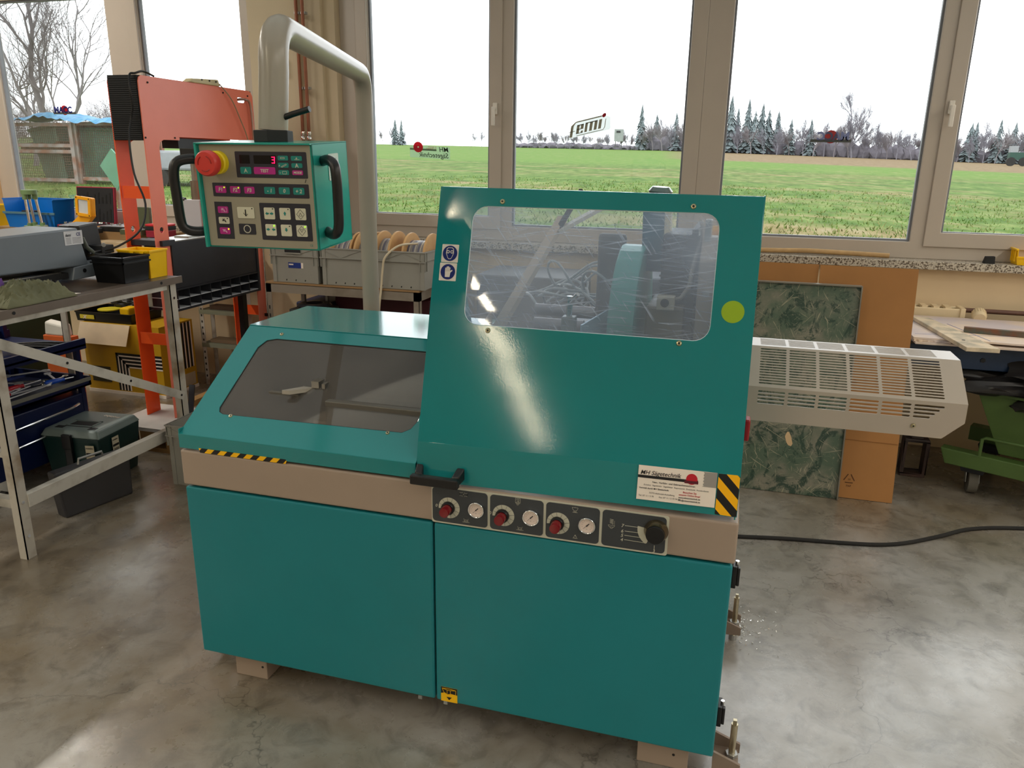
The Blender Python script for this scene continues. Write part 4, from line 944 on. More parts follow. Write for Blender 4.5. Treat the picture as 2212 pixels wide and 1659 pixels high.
B().box(-.56, -.24, 2.35, 2.9, .98, 1.06).build('rear_deck', M('deck_blue_grey', (64, 72, 88), .5), saw)
B().cyl((-.62, 2.45, 1.15), (-.42, 2.45, 1.15), .02, seg=16).cyl((-.60, 2.36, 1.12), (-.44, 2.36, 1.12), .022, seg=16).build('cylinder_rod', M('cyl_grey', (150, 146, 150), .3, .5), saw, smooth=True)

# vented outfeed cover
VC = M('vent_cover_paint', (176, 164, 150), .36, var=.02, bump=.06, bscale=300)
vc = B(); Xa, Xe = .045, .596
cols = [.091+.0768*k for k in range(6)]
def slots(v0, v1, n, last=None):
    H = []; p = (v1-v0)/n
    for c, a in enumerate(cols):
        for r in range(n):
            b0 = v0+p*(r+.18); b1 = v0+p*(r+.78); e = a+.0695
            if last and c == 5 and r < last[0]: e -= last[1]*(last[0]-r)
            H.append(rrect(a, b0, e, b1, (b1-b0)*.49, 3))
    return H
p1, p2, p3 = V((0, 2.342, 1.131)), V((0, 2.233, 1.131)), V((0, 2.10, 1.048))
vc.plate([(Xa, 0), (Xe, 0), (Xe, .109), (Xa, .109)], slots(.016, .100, 9), p2, (1, 0, 0), (0, 1, 0), .0018)
d = (p2-p3); Ls = d.length
vc.plate([(Xa, 0), (Xe, 0), (Xe, Ls), (Xa, Ls)], slots(.010, .150, 14), p3, (1, 0, 0), d.normalized(), .0018)
vc.plate([(Xa, .952), (.549, .952), (Xe, .998), (Xe, 1.048), (Xa, 1.048)], slots(1.000, 1.040, 4, (3, .010)), (0, 2.10, 0), *XZ, .0018)
vcc = vc.build('vented_cover', VC, saw)


screw((.479, 2.098, .980), (0, -1, 0), vcc, .006)

B().box(.058, .072, 1.88, 1.92, .965, 1.02).build('red_switch', M('switch_red', (150, 18, 28), .4), saw, bevel=.004)
# support arm and control panel
pipe = [(-1.300, 2.62, .70), (-1.300, 2.62, 1.80)]
cA = V((-1.300, 2.62, 1.90)); cB = V((-.965, 1.535, 1.885)); dd = (cB-cA).normalized()
for k in range(1, 8):
    t = k/8; pipe.append(tuple((1-t)**2*V((-1.300, 2.62, 1.80)) + 2*t*(1-t)*cA + t*t*(cA+dd*.10)))
pipe.append(tuple(cA+dd*.10)); pipe.append(tuple(cB-dd*.09))
for k in range(1, 8):
    t = k/8; pipe.append(tuple((1-t)**2*(cB-dd*.09) + 2*t*(1-t)*cB + t*t*(cB-V((.002, 0, .09)))))
pipe.append(tuple(cB-V((.002, 0, .09)))); pipe.append((-.975, 1.53, 1.675))
arm = B().tube(pipe, .0305, 28).build('support_arm', TANPIPE, saw, smooth=True)
B().cyl((-.975, 1.53, 1.650), (-.975, 1.53, 1.675), .042, seg=6).build('hex_collar', BLACKM, arm, bevel=.002)
B().tube([(-.945, 1.53, 1.702), (-.925, 1.53, 1.708), (-.885, 1.53, 1.718)], .0065, 10).build('clamp_lever', BLACK, arm, smooth=True)
T = Matrix.Translation((-.9709, 1.45, 1.5394)) @ Matrix(((0.998, -0.0628, 0.0012, 0), (0.0628, 0.9966, -0.0525, 0), (0.0021, 0.0525, 0.9986, 0), (0, 0, 0, 1)))
Tloc = Matrix.Translation(-saw.location) @ T
def L_(): return B(Tloc)
box = L_(); w2, h2, dp = .1303, .1074, .169
box.box(-w2, w2, .0, .004, -h2, h2); box.plate([(0, -h2), (dp, -h2+.003), (dp, h2), (0, h2)], [], (w2, 0, 0), (0, 1, 0), (0, 0, 1), .002); box.plate([(0, -h2), (dp, -h2+.003), (dp, h2), (0, h2)], [], (-w2+.002, 0, 0), (0, 1, 0), (0, 0, 1), .002)
box.box(-w2, w2, -.008, dp, h2-.002, h2+.001); box.box(-w2, w2, 0, dp, -h2, -h2+.003); box.box(-w2, w2, dp-.003, dp, -h2, h2); box.box(-w2-.001, -w2+.004, -.008, 0, -h2, h2)
pan = box.build('control_panel', M('panel_box_teal', (44, 160, 146), .22, var=.03, bump=.06, bscale=400), saw, local=True)
FO = V((0, -.0005, 0))
def fp(poly, mat, name, parent, y=0., t=.0008, holes=()): return L_().plate(poly, list(holes), (0, -y, 0), *XZ, t).build(name, mat, parent, local=True)
FAC = M('panel_face_beige', (150, 144, 126), .5, var=.02)
fp(rrect(-.1235, -.1045, .1265, .1045, .003), FAC, 'face_plate', pan, .0010)
mm = .001
def ft(s, x, z, size, mat=INKCREAM, y=.0034, **k): return text(s, size, mat, pan, V((x, -y, z)), local=True, T=Tloc, lift=0, **k)
PINK = M('key_magenta', (176, 34, 130), .4, var=.03); KT = M('key_teal', (22, 128, 120), .4, var=.03); KC = M('key_cream', (206, 204, 182), .4, var=.03); ANT = M('panel_dark_field', (40, 40, 50), .4, var=.03)
for (a, b, c, d_) in ((-42.3, 39.2, 118, 91.4), (-102.4, -.5, 117.7, 27.8), (1.8, -88.4, 117.6, -11.5)):
    fp(rrect(a*mm, b*mm, c*mm, d_*mm, .002, 3), ANT, 'dark_field', pan, .0016)
fp([(-.1030, -.0115), (-.0626, -.0115), (-.0640, -.0890), (-.1046, -.0892)][::-1], ANT, 'dark_field', pan, .0016)
fp(rrect(-.0508, -.0782, -.0120, -.0559, .002, 3), ANT, 'stop_key', pan, .0020)
fp(rrect(-.0314-.0085, -.0669-.0085, -.0314+.0085, -.0669+.0085, .0085, 8), INKCREAM, 'key_print', pan, .0026, holes=[circ(-.0314, -.0669, .0068, 24)[::-1]])
for (a, b, c, d_) in ((-32.2, 67.3, -9.5, 84.5), (.1, 67.3, 50, 84.1)): fp(rrect(a*mm, b*mm, c*mm, d_*mm, .001, 2), M('display_black', (8, 4, 8), .15), 'display', pan, .0022)
KEYS = [('A', -32.3, 46.5, -8, 60.5, KT), ('TEST', -1.7, 46.5, 47, 60.8, PINK), ('', 54.5, 74.6, 77.7, 83.8, KT), ('+', 84, 74.1, 108.3, 83.6, KT), ('', 54.2, 60.2, 77.5, 69.8, KT), ('A', 84, 60.2, 108, 69.4, KT),
        ('', 53.6, 45.8, 77, 55.4, KT), ('MODE', 84.5, 46.1, 108.2, 55.4, PINK), ('F1', -95.7, 7, -71, 21.5, PINK), ('F2', -61.5, 7, -38, 21.3, PINK), ('F3', -28.6, 6.8, -5.2, 20.8, PINK),
        ('- 1', 17.2, 6.9, 41.8, 21.1, KT), ('0', 50.5, 7, 75, 20.9, KT), ('+ 2', 82.9, 6.7, 107.6, 20.8, KT), ('', -95.7, -34.9, -71.6, -20.9, PINK), ('', -96.3, -57.3, -71.5, -43.2, KC), ('', -96.6, -79.2, -72.2, -65.2, PINK),
        ('', -50.3, -44.3, -11.2, -21, KC)]
for cx in (11.7, 47.2, 82.6):
    for cz in (-44.8, -79.1): KEYS.append(('', cx, cz, cx+24.4, cz+24, KC))
for (s_, a, b, c, d_, mt) in KEYS:
    k_ = fp(rrect(a*mm, b*mm, c*mm, d_*mm, .0025, 4), mt, 'key', pan, .0026, t=.0012)
    if s_:
        sz = {'A': .011, 'TEST': .0085, 'MODE': .0062, '+': .007}.get(s_, .0105)
        text(s_, sz, INKCREAM, k_, V(((a+c)/2*mm, -.0030, (b+d_)/2*mm-sz*.34)), local=True, T=Tloc, lift=0, align='CENTER', bold=.0003, shear=0 if s_ in ('A', 'TEST') else .15)
def fl(lines, mat, w=.0008, y=.0032, nm='pictogram'):
    bb = L_()
    for ln_ in lines:
        for p, q in zip(ln_, ln_[1:]): bb.beam((p[0]*mm, -y, p[1]*mm), (q[0]*mm, -y, q[1]*mm), w, .0005, (0, 1, 0))
    bb.build(nm, mat, pan, local=True)
def fpoly(polys, mat, y=.0032, nm='pictogram'):
    bb = L_()
    for p in polys: bb.plate([(a*mm, b*mm) for a, b in p], [], (0, -y, 0), *XZ, .0005)
    bb.build(nm, mat, pan, local=True)
def arrow(x, z, dx, dz, L=8, w=3.4):
    n = (-dz, dx); e = (x+dx*L, z+dz*L)
    return [(x+n[0]*w*.5, z+n[1]*w*.5), (x-n[0]*w*.5, z-n[1]*w*.5), (x+dx*L*.45-n[0]*w*.5, z+dz*L*.45-n[1]*w*.5), (x+dx*L*.45-n[0]*w, z+dz*L*.45-n[1]*w), e, (x+dx*L*.45+n[0]*w, z+dz*L*.45+n[1]*w), (x+dx*L*.45+n[0]*w*.5, z+dz*L*.45+n[1]*w*.5)]
fpoly([arrow(22.5, -33, -1, 0), arrow(25.5, -33, 1, 0), arrow(59.4, -36, 0, 1), arrow(14, -66, 1, 0), arrow(34, -66, -1, 0), arrow(59.4, -62, 0, -1)], KT)
fl([[(94.8, -23), (103.5, -33), (94.8, -43), (86, -33), (94.8, -23)], [(91, -36.5), (98.6, -36.5), (94.8, -30), (91, -36.5)], [(94.8, -57), (103.5, -67), (94.8, -77), (86, -67), (94.8, -57)], [(91, -64), (98.6, -64), (94.8, -70), (91, -64)]], M('ink_grey', (96, 98, 92), .5), .0006)
fl([[(-31, -26), (-31, -40)]], INKB, .0022); fl([[(-36, -33), (-33, -37), (-29, -38), (-26, -35)]], INKB, .0007)
tap = lambda x, z, k: [[(x-4.5*k, z-1.2*k), (x+2*k, z-1.2*k), (x+4*k, z-4*k), (x+6*k, z-4*k), (x+4.4*k, z+.8*k), (x-4.5*k, z+1*k)], [(x-2*k, z+1*k), (x+.6*k, z+1*k), (x+.6*k, z+2.6*k), (x+3*k, z+2.6*k), (x+3*k, z+4*k), (x-4*k, z+4*k), (x-4*k, z+2.6*k), (x-2*k, z+2.6*k)]]
fpoly(tap(-84, -28, .9)+tap(-84.5, -72.5, .9), M('ink_pinkish', (214, 170, 196), .5)); fpoly(tap(-84, -50.5, .9), INKB)
fl([[(-79, -75), (-90, -69)], [(-78, -66), (-76.5, -66)]], M('ink_pinkish', (214, 170, 196)), .001)
fl([[(-78, -24), (-74.5, -24), (-74.5, -32), (-88, -32.5)]], M('ink_pinkish', (214, 170, 196)), .0008)
fl([[(56, 63), (58, 66), (58, 63)], [(61, 62), (72, 67.5), (73.5, 66), (63, 61), (61, 62)], [(61, 78), (70, 78), (70, 80.5), (61, 80.5), (61, 78)], [(63, 48), (63, 53), (72, 53), (72, 48), (63, 48)], [(92, 76.5), (103, 76.5)]], INKCREAM, .0008)
ft('s', 57, 48, .006) if False else text('s', .007, INKCREAM, pan, V((.0565, -.0034, .0485)), local=True, T=Tloc, lift=0)
LEDG = EM('led_green', (150, 255, 20), 2.2); LEDY = EM('led_yellow', (230, 255, 20), 2.2)
for (x, z, on) in ((-74.5, 18.5, 1), (-41.5, 18.2, 1), (-75.2, -68.2, 2), (32.0, -58.2, 1), (102.8, -58.6, 1), (32.3, -23.3, 0), (67.5, -23.5, 0), (67.5, -58.2, 0), (-75.5, -46, 0), (-15.5, -24, 0), (102, -23.5, 3)):
    if on == 3: continue
    fp(circ(x*mm, z*mm, .0013, 14), {0: INKB, 1: LEDG, 2: LEDY}[on], 'indicator_led', pan, .0034)
DIG = EM('digit_red', (255, 16, 70), 4.0)
fpoly([[(41, 81.5), (48.2, 81.5), (48.2, 80), (41.4, 80)], [(41.6, 76.3), (48.0, 76.3), (48, 74.8), (41.6, 74.8)], [(40.6, 70), (47.4, 70), (47.4, 68.5), (40.8, 68.5)], [(47, 81.5), (48.6, 81.5), (48.2, 76), (46.8, 76)], [(46.6, 75), (48, 75), (47.6, 68.6), (46.2, 68.6)]], DIG, .0032, 'digit')
text('CE', .006, KT, pan, V((.110, -.0018, -.099)), local=True, T=Tloc, lift=0)
L_().beam((.1110, -.0022, .031), (.1135, -.0022, .0375), .0012, .0004, (0, 1, 0)).build('pen_mark', INKB, pan, local=True)
yb_ = L_().lathe([(0, 0), (.0235, 0), (.0235, .012), (.021, .0145), (0, .0145)], (-.0815, -.001, .069), (0, -1, 0), 36).build('stop_collar', M('collar_yellow', (232, 206, 20), .4), pan, smooth=True, local=True)
L_().lathe([(.010, .014), (.011, .026), (.0235, .028), (.0258, .034), (.0255, .045), (.0225, .050), (0, .0515)], (-.0815, -.001, .069), (0, -1, 0), 40).build('emergency_stop', M('stop_red', (206, 60, 52), .35, var=.03), pan, smooth=True, local=True)
ea = L_()
for k in range(3):
    ea.tube([(-.0815+.015*math.cos(math.radians(120*k+q)), -.0525, .069+.015*math.sin(math.radians(120*k+q))) for q in range(0, 80, 10)], .0009, 5)
ea.build('arrow_relief', M('stop_red_dark', (150, 40, 36), .4), pan, local=True)
for sgn in (1, -1):
    xx = sgn*(w2+.001); o_ = sgn*.048
    yh = .045 if sgn > 0 else .02
    pts = []
    ctrl = [(xx-sgn*.001, yh+.0, .072), (xx+sgn*.020, yh-.02, .075), (xx+sgn*.040, yh-.035, .068), (xx+sgn*.046, yh-.04, .045), (xx+sgn*.046, yh-.04, 0), (xx+sgn*.044, yh-.04, -.052), (xx+sgn*.036, yh-.035, -.070), (xx+sgn*.018, yh-.02, -.076), (xx-sgn*.001, yh, -.073)]
    for i in range(len(ctrl)-1):
        a = V(ctrl[max(i-1, 0)]); b_ = V(ctrl[i]); c_ = V(ctrl[i+1]); d2 = V(ctrl[min(i+2, len(ctrl)-1)])
        for q in range(5):
            t = q/5; pts.append(.5*((2*b_)+(-a+c_)*t+(2*a-5*b_+4*c_-d2)*t*t+(-a+3*b_-3*c_+d2)*t**3))
    pts.append(V(ctrl[-1]))
    L_().tube(pts, .0105, 14).build('handle', BLACK, pan, smooth=True, local=True)
rl = L_().plate(rrect(.07, .03, .120, .085, .003), [], (w2+.0012, 0, 0), (0, 1, 0), (0, 0, 1), .0006).build('rating_plate', M('plate_pale', (196, 214, 204), .4), pan, local=True)
text('CE', .011, M('ink_grey_dark', (70, 76, 80), .5), rl, V((w2+.002, .095, .068)), (0, 1, 0), (0, 0, 1), local=True, T=Tloc, lift=0)
for k in range(5): L_().box(w2+.0012, w2+.0016, .076, .114, .036+.005*k, .0365+.005*k).build('printed_line', M('ink_grey_dark', (0, 0, 0)), rl, local=True)

# ------------------------------------------------------------------ lamp housings (ceiling)
hous = None
for i, (x, y, z) in enumerate(LAMPS):
    if hous is None:
        hous = thing('ceiling_lamp', 'white fluorescent batten lamp hung below the ceiling, side rows added unseen for brightness', 'lamp', (x, y, z), 'fluorescent lamps in rows under the ceiling')
        B().box(x-.07, x+.07, y-.76, y+.76, z+.0, z+.06).build('housing', M('lamp_housing', (230, 230, 226), .5), hous)
        B().cyl((x, y-.7, z+.06), (x, y-.7, ZC), .004, seg=6).cyl((x, y+.7, z+.06), (x, y+.7, ZC), .004, seg=6).build('wire', ZINC, hous)
    else:
        c = copy_tree(hous); c.location = (x, y, z)

# ------------------------------------------------------------------ right side of the room
def slab_lean(name, x0, x1, y0, y1, z1, th, mat, label, cat):
    n = V((0, y1-y0, z1)).normalized()
    t = B().plate([(x0, 0), (x1, 0), (x1, math.hypot(y1-y0, z1)), (x0, math.hypot(y1-y0, z1))], [], (0, y0, .002), (1, 0, 0), n, th)
    o = t.build(name, mat); 
    return tag(o, label, cat)
CARD = M('corrugated_cardboard', (164, 114, 62), .8, var=.08, scale=4, bump=.15, bscale=40)
cb1 = slab_lean('cardboard_sheet', .415, .863, 3.945, 4.170, 1.14, .010, CARD, 'brown cardboard sheet with a recycling mark, right one of two leaning behind the scratched panel', 'cardboard')
cb2 = slab_lean('cardboard_sheet', -.25, .408, 3.955, 4.182, 1.14, .010, CARD, 'brown cardboard sheet mostly hidden behind the hood and the scratched panel', 'cardboard')
cn = V((0, .225, 1.14)).normalized(); cnn = V((1, 0, 0)).cross(cn)
def oncard(x, s): return V((x, 3.945, .002)) + cn*s + cnn*.001
for s_ in (.60, .30): B().beam(oncard(.42, s_), oncard(.86, s_-.003), .003, .002, cnn).build('crease', M('cardboard_crease', (140, 92, 44), .8), cb1)
rc = B()
for k in range(3):
    a = math.radians(90+120*k); b_ = math.radians(90+120*(k+1)); c = (.655, .098)
    p = oncard(c[0]+.026*math.cos(a+.25), c[1]+.026*math.sin(a+.25)); q = oncard(c[0]+.026*math.cos(b_-.25), c[1]+.026*math.sin(b_-.25))
    rc.beam(p, q, .004, .001, cnn)
rc.build('recycling_mark', M('print_brown', (84, 50, 22), .8), cb1)
text('20', .013, M('print_brown', (0, 0, 0)), cb1, oncard(.655, .092), (1, 0, 0), cn, align='CENTER'); text('PAP', .014, M('print_brown', (0, 0, 0)), cb1, oncard(.655, .058), (1, 0, 0), cn, align='CENTER')
for (x, s_) in ((.63, .59), (.74, .615)): B().lathe([(0, .0015), (.008, .001), (.011, 0), (.013, .001)], oncard(x, s_), cnn, 14).build('dent', M('cardboard_crease', (0, 0, 0)), cb1)
SCR = M('scratched_green_metal', (78, 96, 78), .42, rgb2=(126, 124, 108), mix=(.42, .62), scale=7, detail=9, bump=.3, bscale=30)
def scr_mat():
    m = SCR; n = m.node_tree.nodes; L = m.node_tree.links; b = n['Principled BSDF']; src = b.inputs['Base Color'].links[0].from_socket
    t = node(m, 'ShaderNodeTexCoord'); cur = src
    def ns_(sc, rot, det, dist=0.):
        mp = node(m, 'ShaderNodeMapping'); mp.vector_type = 'TEXTURE'; mp.inputs['Scale'].default_value = tuple(1/q for q in sc); mp.inputs['Rotation'].default_value = (0, rot, 0); L.new(t.outputs['Object'], mp.inputs[0])
        nz = node(m, 'ShaderNodeTexNoise'); nz.inputs['Scale'].default_value = 1; nz.inputs['Detail'].default_value = det; nz.inputs['Roughness'].default_value = .75; nz.inputs['Distortion'].default_value = dist; L.new(mp.outputs[0], nz.inputs['Vector']); return nz.outputs['Fac']
    def lay(f, a, b_, col, mx_=.85):
        global _q
        r = node(m, 'ShaderNodeMapRange'); r.inputs['From Min'].default_value = a; r.inputs['From Max'].default_value = b_; r.inputs['To Max'].default_value = mx_; L.new(f, r.inputs[0])
        mx = node(m, 'ShaderNodeMix', data_type='RGBA'); mx.inputs[7].default_value = (*lin(col), 1); L.new(r.outputs[0], mx.inputs[0]); L.new(cur, mx.inputs[6]); return mx.outputs[2]
    cur = lay(ns_((9, 9, 7), .3, 9, 1.0), .50, .56, (30, 60, 48), .9)
    for (sc, rot) in (((5, 5, 120), .5), ((6, 6, 130), -.8), ((7, 7, 140), 1.4), ((5, 5, 110), -.2), ((8, 8, 120), 1.0), ((7, 7, 120), -1.3)):
        cur = lay(ns_(sc, rot, 2, .25), .67, .70, (168, 162, 136), .8)
    cur = lay(ns_((60, 60, 60), 0, 4), .62, .66, (150, 146, 124), .6)
    L.new(cur, b.inputs['Base Color'])
scr_mat()
gp = slab_lean('table_top_sheet', -.20, .602, 3.915, 4.067, 1.058, .030, SCR, 'scratched dark green metal panel with steel rim leaning in front of the cardboard', 'panel')
rn = V((0, .152, 1.058)).normalized(); rnn = V((1, 0, 0)).cross(rn); LP = math.hypot(.152, 1.058)
RIM = M('panel_rim', (128, 124, 112), .4, .6, var=.2, scale=8)
B().beam(V((-.20, 3.915, 0))+rn*(LP+.001), V((.604, 3.915, 0))+rn*(LP+.001), .036, .006, (0, 0, 1)).build('rim', RIM, gp)
B().beam(V((.603, 3.915, .002)), V((.603, 3.915, .002))+rn*LP, .006, .036, (0, 1, 0)).build('rim', RIM, gp)
B().plate([(x*.020, z*.034) for x, z in ((-1, .3), (-.6, 1), (-.1, 1.05), (.5, .3), (1, -.7), (.7, -1.1), (0, -1), (-.5, -.6))], [], V((.345, 3.915, 0))+rn*.285+rnn*.001, (1, 0, 0), rn, .001).build('bare_patch', M('bare_patch', (212, 180, 136), .7), gp)
# work table with plywood
tbl = thing('work_table', 'table with dark blue steel frame carrying loose plywood sheets under the right window', 'table', (1.6, 4.45, 0))
TB = M('table_blue_paint', (22, 44, 72), .4, var=.1)
B().box(.72, 2.6, 4.17, 4.20, .665, .775).build('apron', TB, tbl, bevel=.003)
B().box(.72, 2.6, 4.75, 4.78, .665, .775).build('apron', TB, tbl)
B().box(.72, .75, 4.17, 4.78, .665, .775).build('end_rail', TB, tbl)
for x in (.74, 2.5):
    for y in (4.21, 4.72): B().box(x, x+.06, y, y+.05, 0, .665).build('leg', TB, tbl)
for x in (1.09, 1.21): B().cyl((x, 4.165, .715), (x, 4.172, .715), .012, seg=6).build('bolt_head', BLACKM, tbl)
B().box(.72, 2.6, 4.17, 4.78, .775, .787).build('table_top', M('table_board', (70, 66, 60), .7), tbl)
PLY = M('weathered_plywood', (226, 204, 178), .7, rgb2=(200, 188, 190), mix=(.4, .6), scale=3, detail=8)
PLYE = M('plywood_edge', (164, 124, 78), .8, var=.2, scale=30)
def ply(x0, x1, y0, y1, z, jag, label, seed):
    r = random.Random(seed); front = []; n = 22
    for i in range(n+1): front.append((x0+(x1-x0)*i/n, y0+(r.uniform(-jag, jag) if 0 < i < n else 0)))
    o = B().plate(front+[(x1, y1), (x0, y1)], [], (0, 0, z+.009), (1, 0, 0), (0, 1, 0), .009).build('plywood_sheet', PLY)
    return tag(o, label, 'plywood')
ply(.885, 2.5, 4.10, 4.76, .788, .004, 'bottom plywood sheet of the loose pile on the blue table', 1)
ply(.88, 1.05, 4.115, 4.76, .798, .008, 'middle plywood sheet with splintered front edge on the blue table', 2)
ply(.878, 2.45, 4.125, 4.77, .808, .006, 'top plywood sheet with blue pencil lines on the blue table', 3)
LN = M('pencil_blue', (140, 140, 170), .7)
q = bpy.data.objects['plywood_sheet.002']
B().beam((1.22, 4.15, .8175), (1.12, 4.55, .8175), .006, .0006).beam((1.18, 4.15, .8175), (1.00, 4.5, .8175), .004, .0006).beam((.90, 4.21, .8175), (1.5, 4.33, .8175), .004, .0006).build('pencil_line', LN, q)
pk = thing('wooden_plank', 'short pale weathered plank lying across the plywood and past its front edge', 'plank', (1.05, 4.2, .818))
pm = M('plank_wood', (216, 198, 170), .75, rgb2=(170, 160, 140), mix=(.4, .65), scale=14)
B().hexa([(1.045, 3.86, .818), (1.185, 3.87, .818), (1.035, 4.60, .819), (.955, 4.60, .819)], [(1.045, 3.86, .838), (1.185, 3.87, .838), (1.035, 4.60, .838), (.955, 4.60, .838)]).build('board', pm, pk, bevel=.002)
B().cyl((1.07, 4.02, .8385), (1.07, 4.02, .839), .008, seg=10).build('knot', BLACKM, pk)
rb = B().beam((1.15, 4.345, .832), (2.3, 4.16, .832), .028, .026).build('metal_bar', M('rusty_bar', (120, 74, 50), .7, rgb2=(70, 92, 84), mix=(.4, .6), scale=9))
tag(rb, 'rusty square bar with green paint remains lying on the plywood', 'bar')
# black square tube
tu = B(); tu.box(.968, .985, 4.36, 4.44, .018, .20).box(1.075, 1.092, 4.36, 4.44, .018, .20).box(.968, 1.092, 4.36, 4.44, 0, .018).box(.968, 1.092, 4.36, 4.44, .20, .215).box(1.0, 1.06, 4.37, 4.43, .215, .26)
tag(tu.build('steel_block', M('dark_rusty_steel', (52, 40, 36), .6, rgb2=(84, 58, 48), mix=(.4, .7)), bevel=.003), 'dark rusty open steel box section standing on the floor beside the cardboard', 'block')
# tipping skip
ug_ = V((math.cos(math.radians(-26)), math.sin(math.radians(-26)), 0)); un = V((-ug_.y, ug_.x, 0)); so_ = V((1.13, 4.20, 0))
def S(a, b, c): return so_ + ug_*a + un*b + V((0, 0, c))
SKG = M('skip_green', (80, 106, 52), .5, var=.08, scale=5)
sk_ = thing('tipping_skip', 'olive green tipping skip on castors below the work table', 'skip', tuple(S(.5, .25, 0)))
B().hexa([S(0, .0, .155), S(1.3, 0, .155), S(1.3, .07, .155), S(0, .07, .155)], [S(-.03, 0, .235), S(1.3, 0, .235), S(1.3, .07, .235), S(-.03, .07, .235)]).build('chassis_beam', SKG, sk_, bevel=.005)
B().hexa([S(0, .50, .155), S(1.3, .50, .155), S(1.3, .57, .155), S(0, .57, .155)], [S(0, .5, .235), S(1.3, .5, .235), S(1.3, .57, .235), S(0, .57, .235)]).build('chassis_beam', SKG, sk_)
body = B().hexa([S(.22, .05, .25), S(1.2, .05, .25), S(1.2, .50, .25), S(.22, .50, .25)], [S(.09, -.0, .56), S(1.25, -.0, .56), S(1.25, .56, .56), S(.09, .56, .56)]).build('skip_body', SKG, sk_, bevel=.003)
for b0, b1 in ((-.02, .02), (.54, .58)): B().hexa([S(.02, b0, .555), S(1.28, b0, .555), S(1.28, b1, .555), S(.02, b1, .555)], [S(.02, b0, .595), S(1.28, b0, .595), S(1.28, b1, .595), S(.02, b1, .595)]).build('rim', SKG, body, bevel=.003)
lp = [S(.15, -.01, .24), S(.15, -.01, .325), S(.165, -.01, .335), S(.42, -.01, .335), S(.435, -.01, .325), S(.435, -.01, .24)]
B().tube(lp, .008, 8).build('loop_handle', SKG, sk_, smooth=True)
B().hexa([S(.40, -.02, .235), S(1.0, -.02, .235), S(1.0, .03, .235), S(.40, .03, .235)], [S(.40, -.02, .29), S(1.0, -.02, .29), S(1.0, .03, .29), S(.40, .03, .29)]).build('hinge_plate', SKG, sk_)
B().cyl(S(.50, -.03, .27), S(.50, .04, .27), .018, seg=16).build('pivot_pin', SKG, sk_)
for (a, b) in ((.12, .10), (1.1, .06), (.12, .5), (1.1, .5)):
    cst = B().hexa([S(a-.05, b-.04, .115), S(a+.05, b-.04, .115), S(a+.05, b+.04, .115), S(a-.05, b+.04, .115)], [S(a-.06, b-.05, .155), S(a+.06, b-.05, .155), S(a+.06, b+.05, .155), S(a-.06, b+.05, .155)]).build('castor', DARKSTEEL, sk_)
    cc = S(a, b, .062); d = V((1, -.1, 0)).normalized()
    B().cyl(cc-d*.022, cc+d*.022, .062, seg=24).build('wheel', M('castor_rubber', (96, 92, 82), .7, var=.15), cst, smooth=True)
    for s_ in (-1, 1): B().beam(cc+d*s_*.030-V((0, 0, .01)), cc+d*s_*.030+V((0, .02, .07)), .045, .004, d).build('fork', ZINC, cst)
pb = B(); pb.blob(tuple(S(.55, .22, .60)), (.52, .22, .11), 5, .55, 4, 2.6)
tag(pb.build('rubbish_bag', M('bag_plastic_black', (34, 32, 32), .28, var=.2), smooth=True), 'crumpled black plastic bag bulging out of the green skip', 'bag')
# sill items right
sk = [(.02, 4.90, 1.128), (.20, 4.905, 1.130), (.40, 4.90, 1.138), (.6, 4.90, 1.134), (.845, 4.88, 1.130)]
tag(B().tube(sk, .014, 10).build('wooden_stick', M('stick_wood', (186, 152, 104), .7, var=.1, scale=20), smooth=True), 'long debarked wooden stick lying on the window sill', 'stick')
tag(B().hexa([(1.325, 4.86, 1.112), (1.38, 4.86, 1.112), (1.38, 4.90, 1.112), (1.325, 4.90, 1.112)], [(1.333, 4.865, 1.150), (1.378, 4.865, 1.152), (1.378, 4.895, 1.152), (1.333, 4.895, 1.150)]).build('rubber_block', RUBBER, bevel=.002), 'small black rubber block on the window sill', 'block')
def open_bin(name, x0, x1, y0, y1, z0, z1, mat, label, cat='bin', flare=.9, front=None, th=.004, rim=True, parent=None, group=None, side='y0'):
    """tapered open box; front = lowered front edge height"""
    cx, cy = (x0+x1)/2, (y0+y1)/2
    t = thing(name, label, cat, (cx, cy, z0), group)
    f = lambda x, y: (cx+(x-cx)*flare, cy+(y-cy)*flare)
    a, b = f(x0, y0); c, d = f(x1, y1)
    zf = front if front else z1
    bb = B()
    bb.box(a, c, b, d, z0, z0+th)
    def wall(p, q, P, Q, h0, h1, n):
        n = V(n)*th
        bb.hexa([V((p[0], p[1], z0)), V((q[0], q[1], z0)), V((q[0], q[1], z0))+n, V((p[0], p[1], z0))+n], [V((P[0], P[1], h0)), V((Q[0], Q[1], h1)), V((Q[0], Q[1], h1))+n, V((P[0], P[1], h0))+n])
    hs_ = {'y0': z1, 'x1': z1, 'y1': z1, 'x0': z1}
    hs_[side] = zf
    wall((a, b), (c, b), (x0, y0), (x1, y0), hs_['y0'], hs_['y0'], (0, 1, 0)); wall((a, d), (c, d), (x0, y1), (x1, y1), hs_['y1'], hs_['y1'], (0, -1, 0))
    wall((a, b), (a, d), (x0, y0), (x0, y1), hs_['x0'], hs_['x0'], (1, 0, 0)); wall((c, b), (c, d), (x1, y0), (x1, y1), hs_['x1'], hs_['x1'], (-1, 0, 0))
    bb.build('body', mat, t)
    if rim:
        r = B(); k = .005
        for s_, (p0, p1) in {'y0': ((x0, y0), (x1, y0)), 'x1': ((x1, y0), (x1, y1)), 'y1': ((x1, y1), (x0, y1)), 'x0': ((x0, y1), (x0, y0))}.items():
            r.beam((*p0, hs_[s_]), (*p1, hs_[s_]), .012, .008)
        r.build('rim', mat, t)
    return t
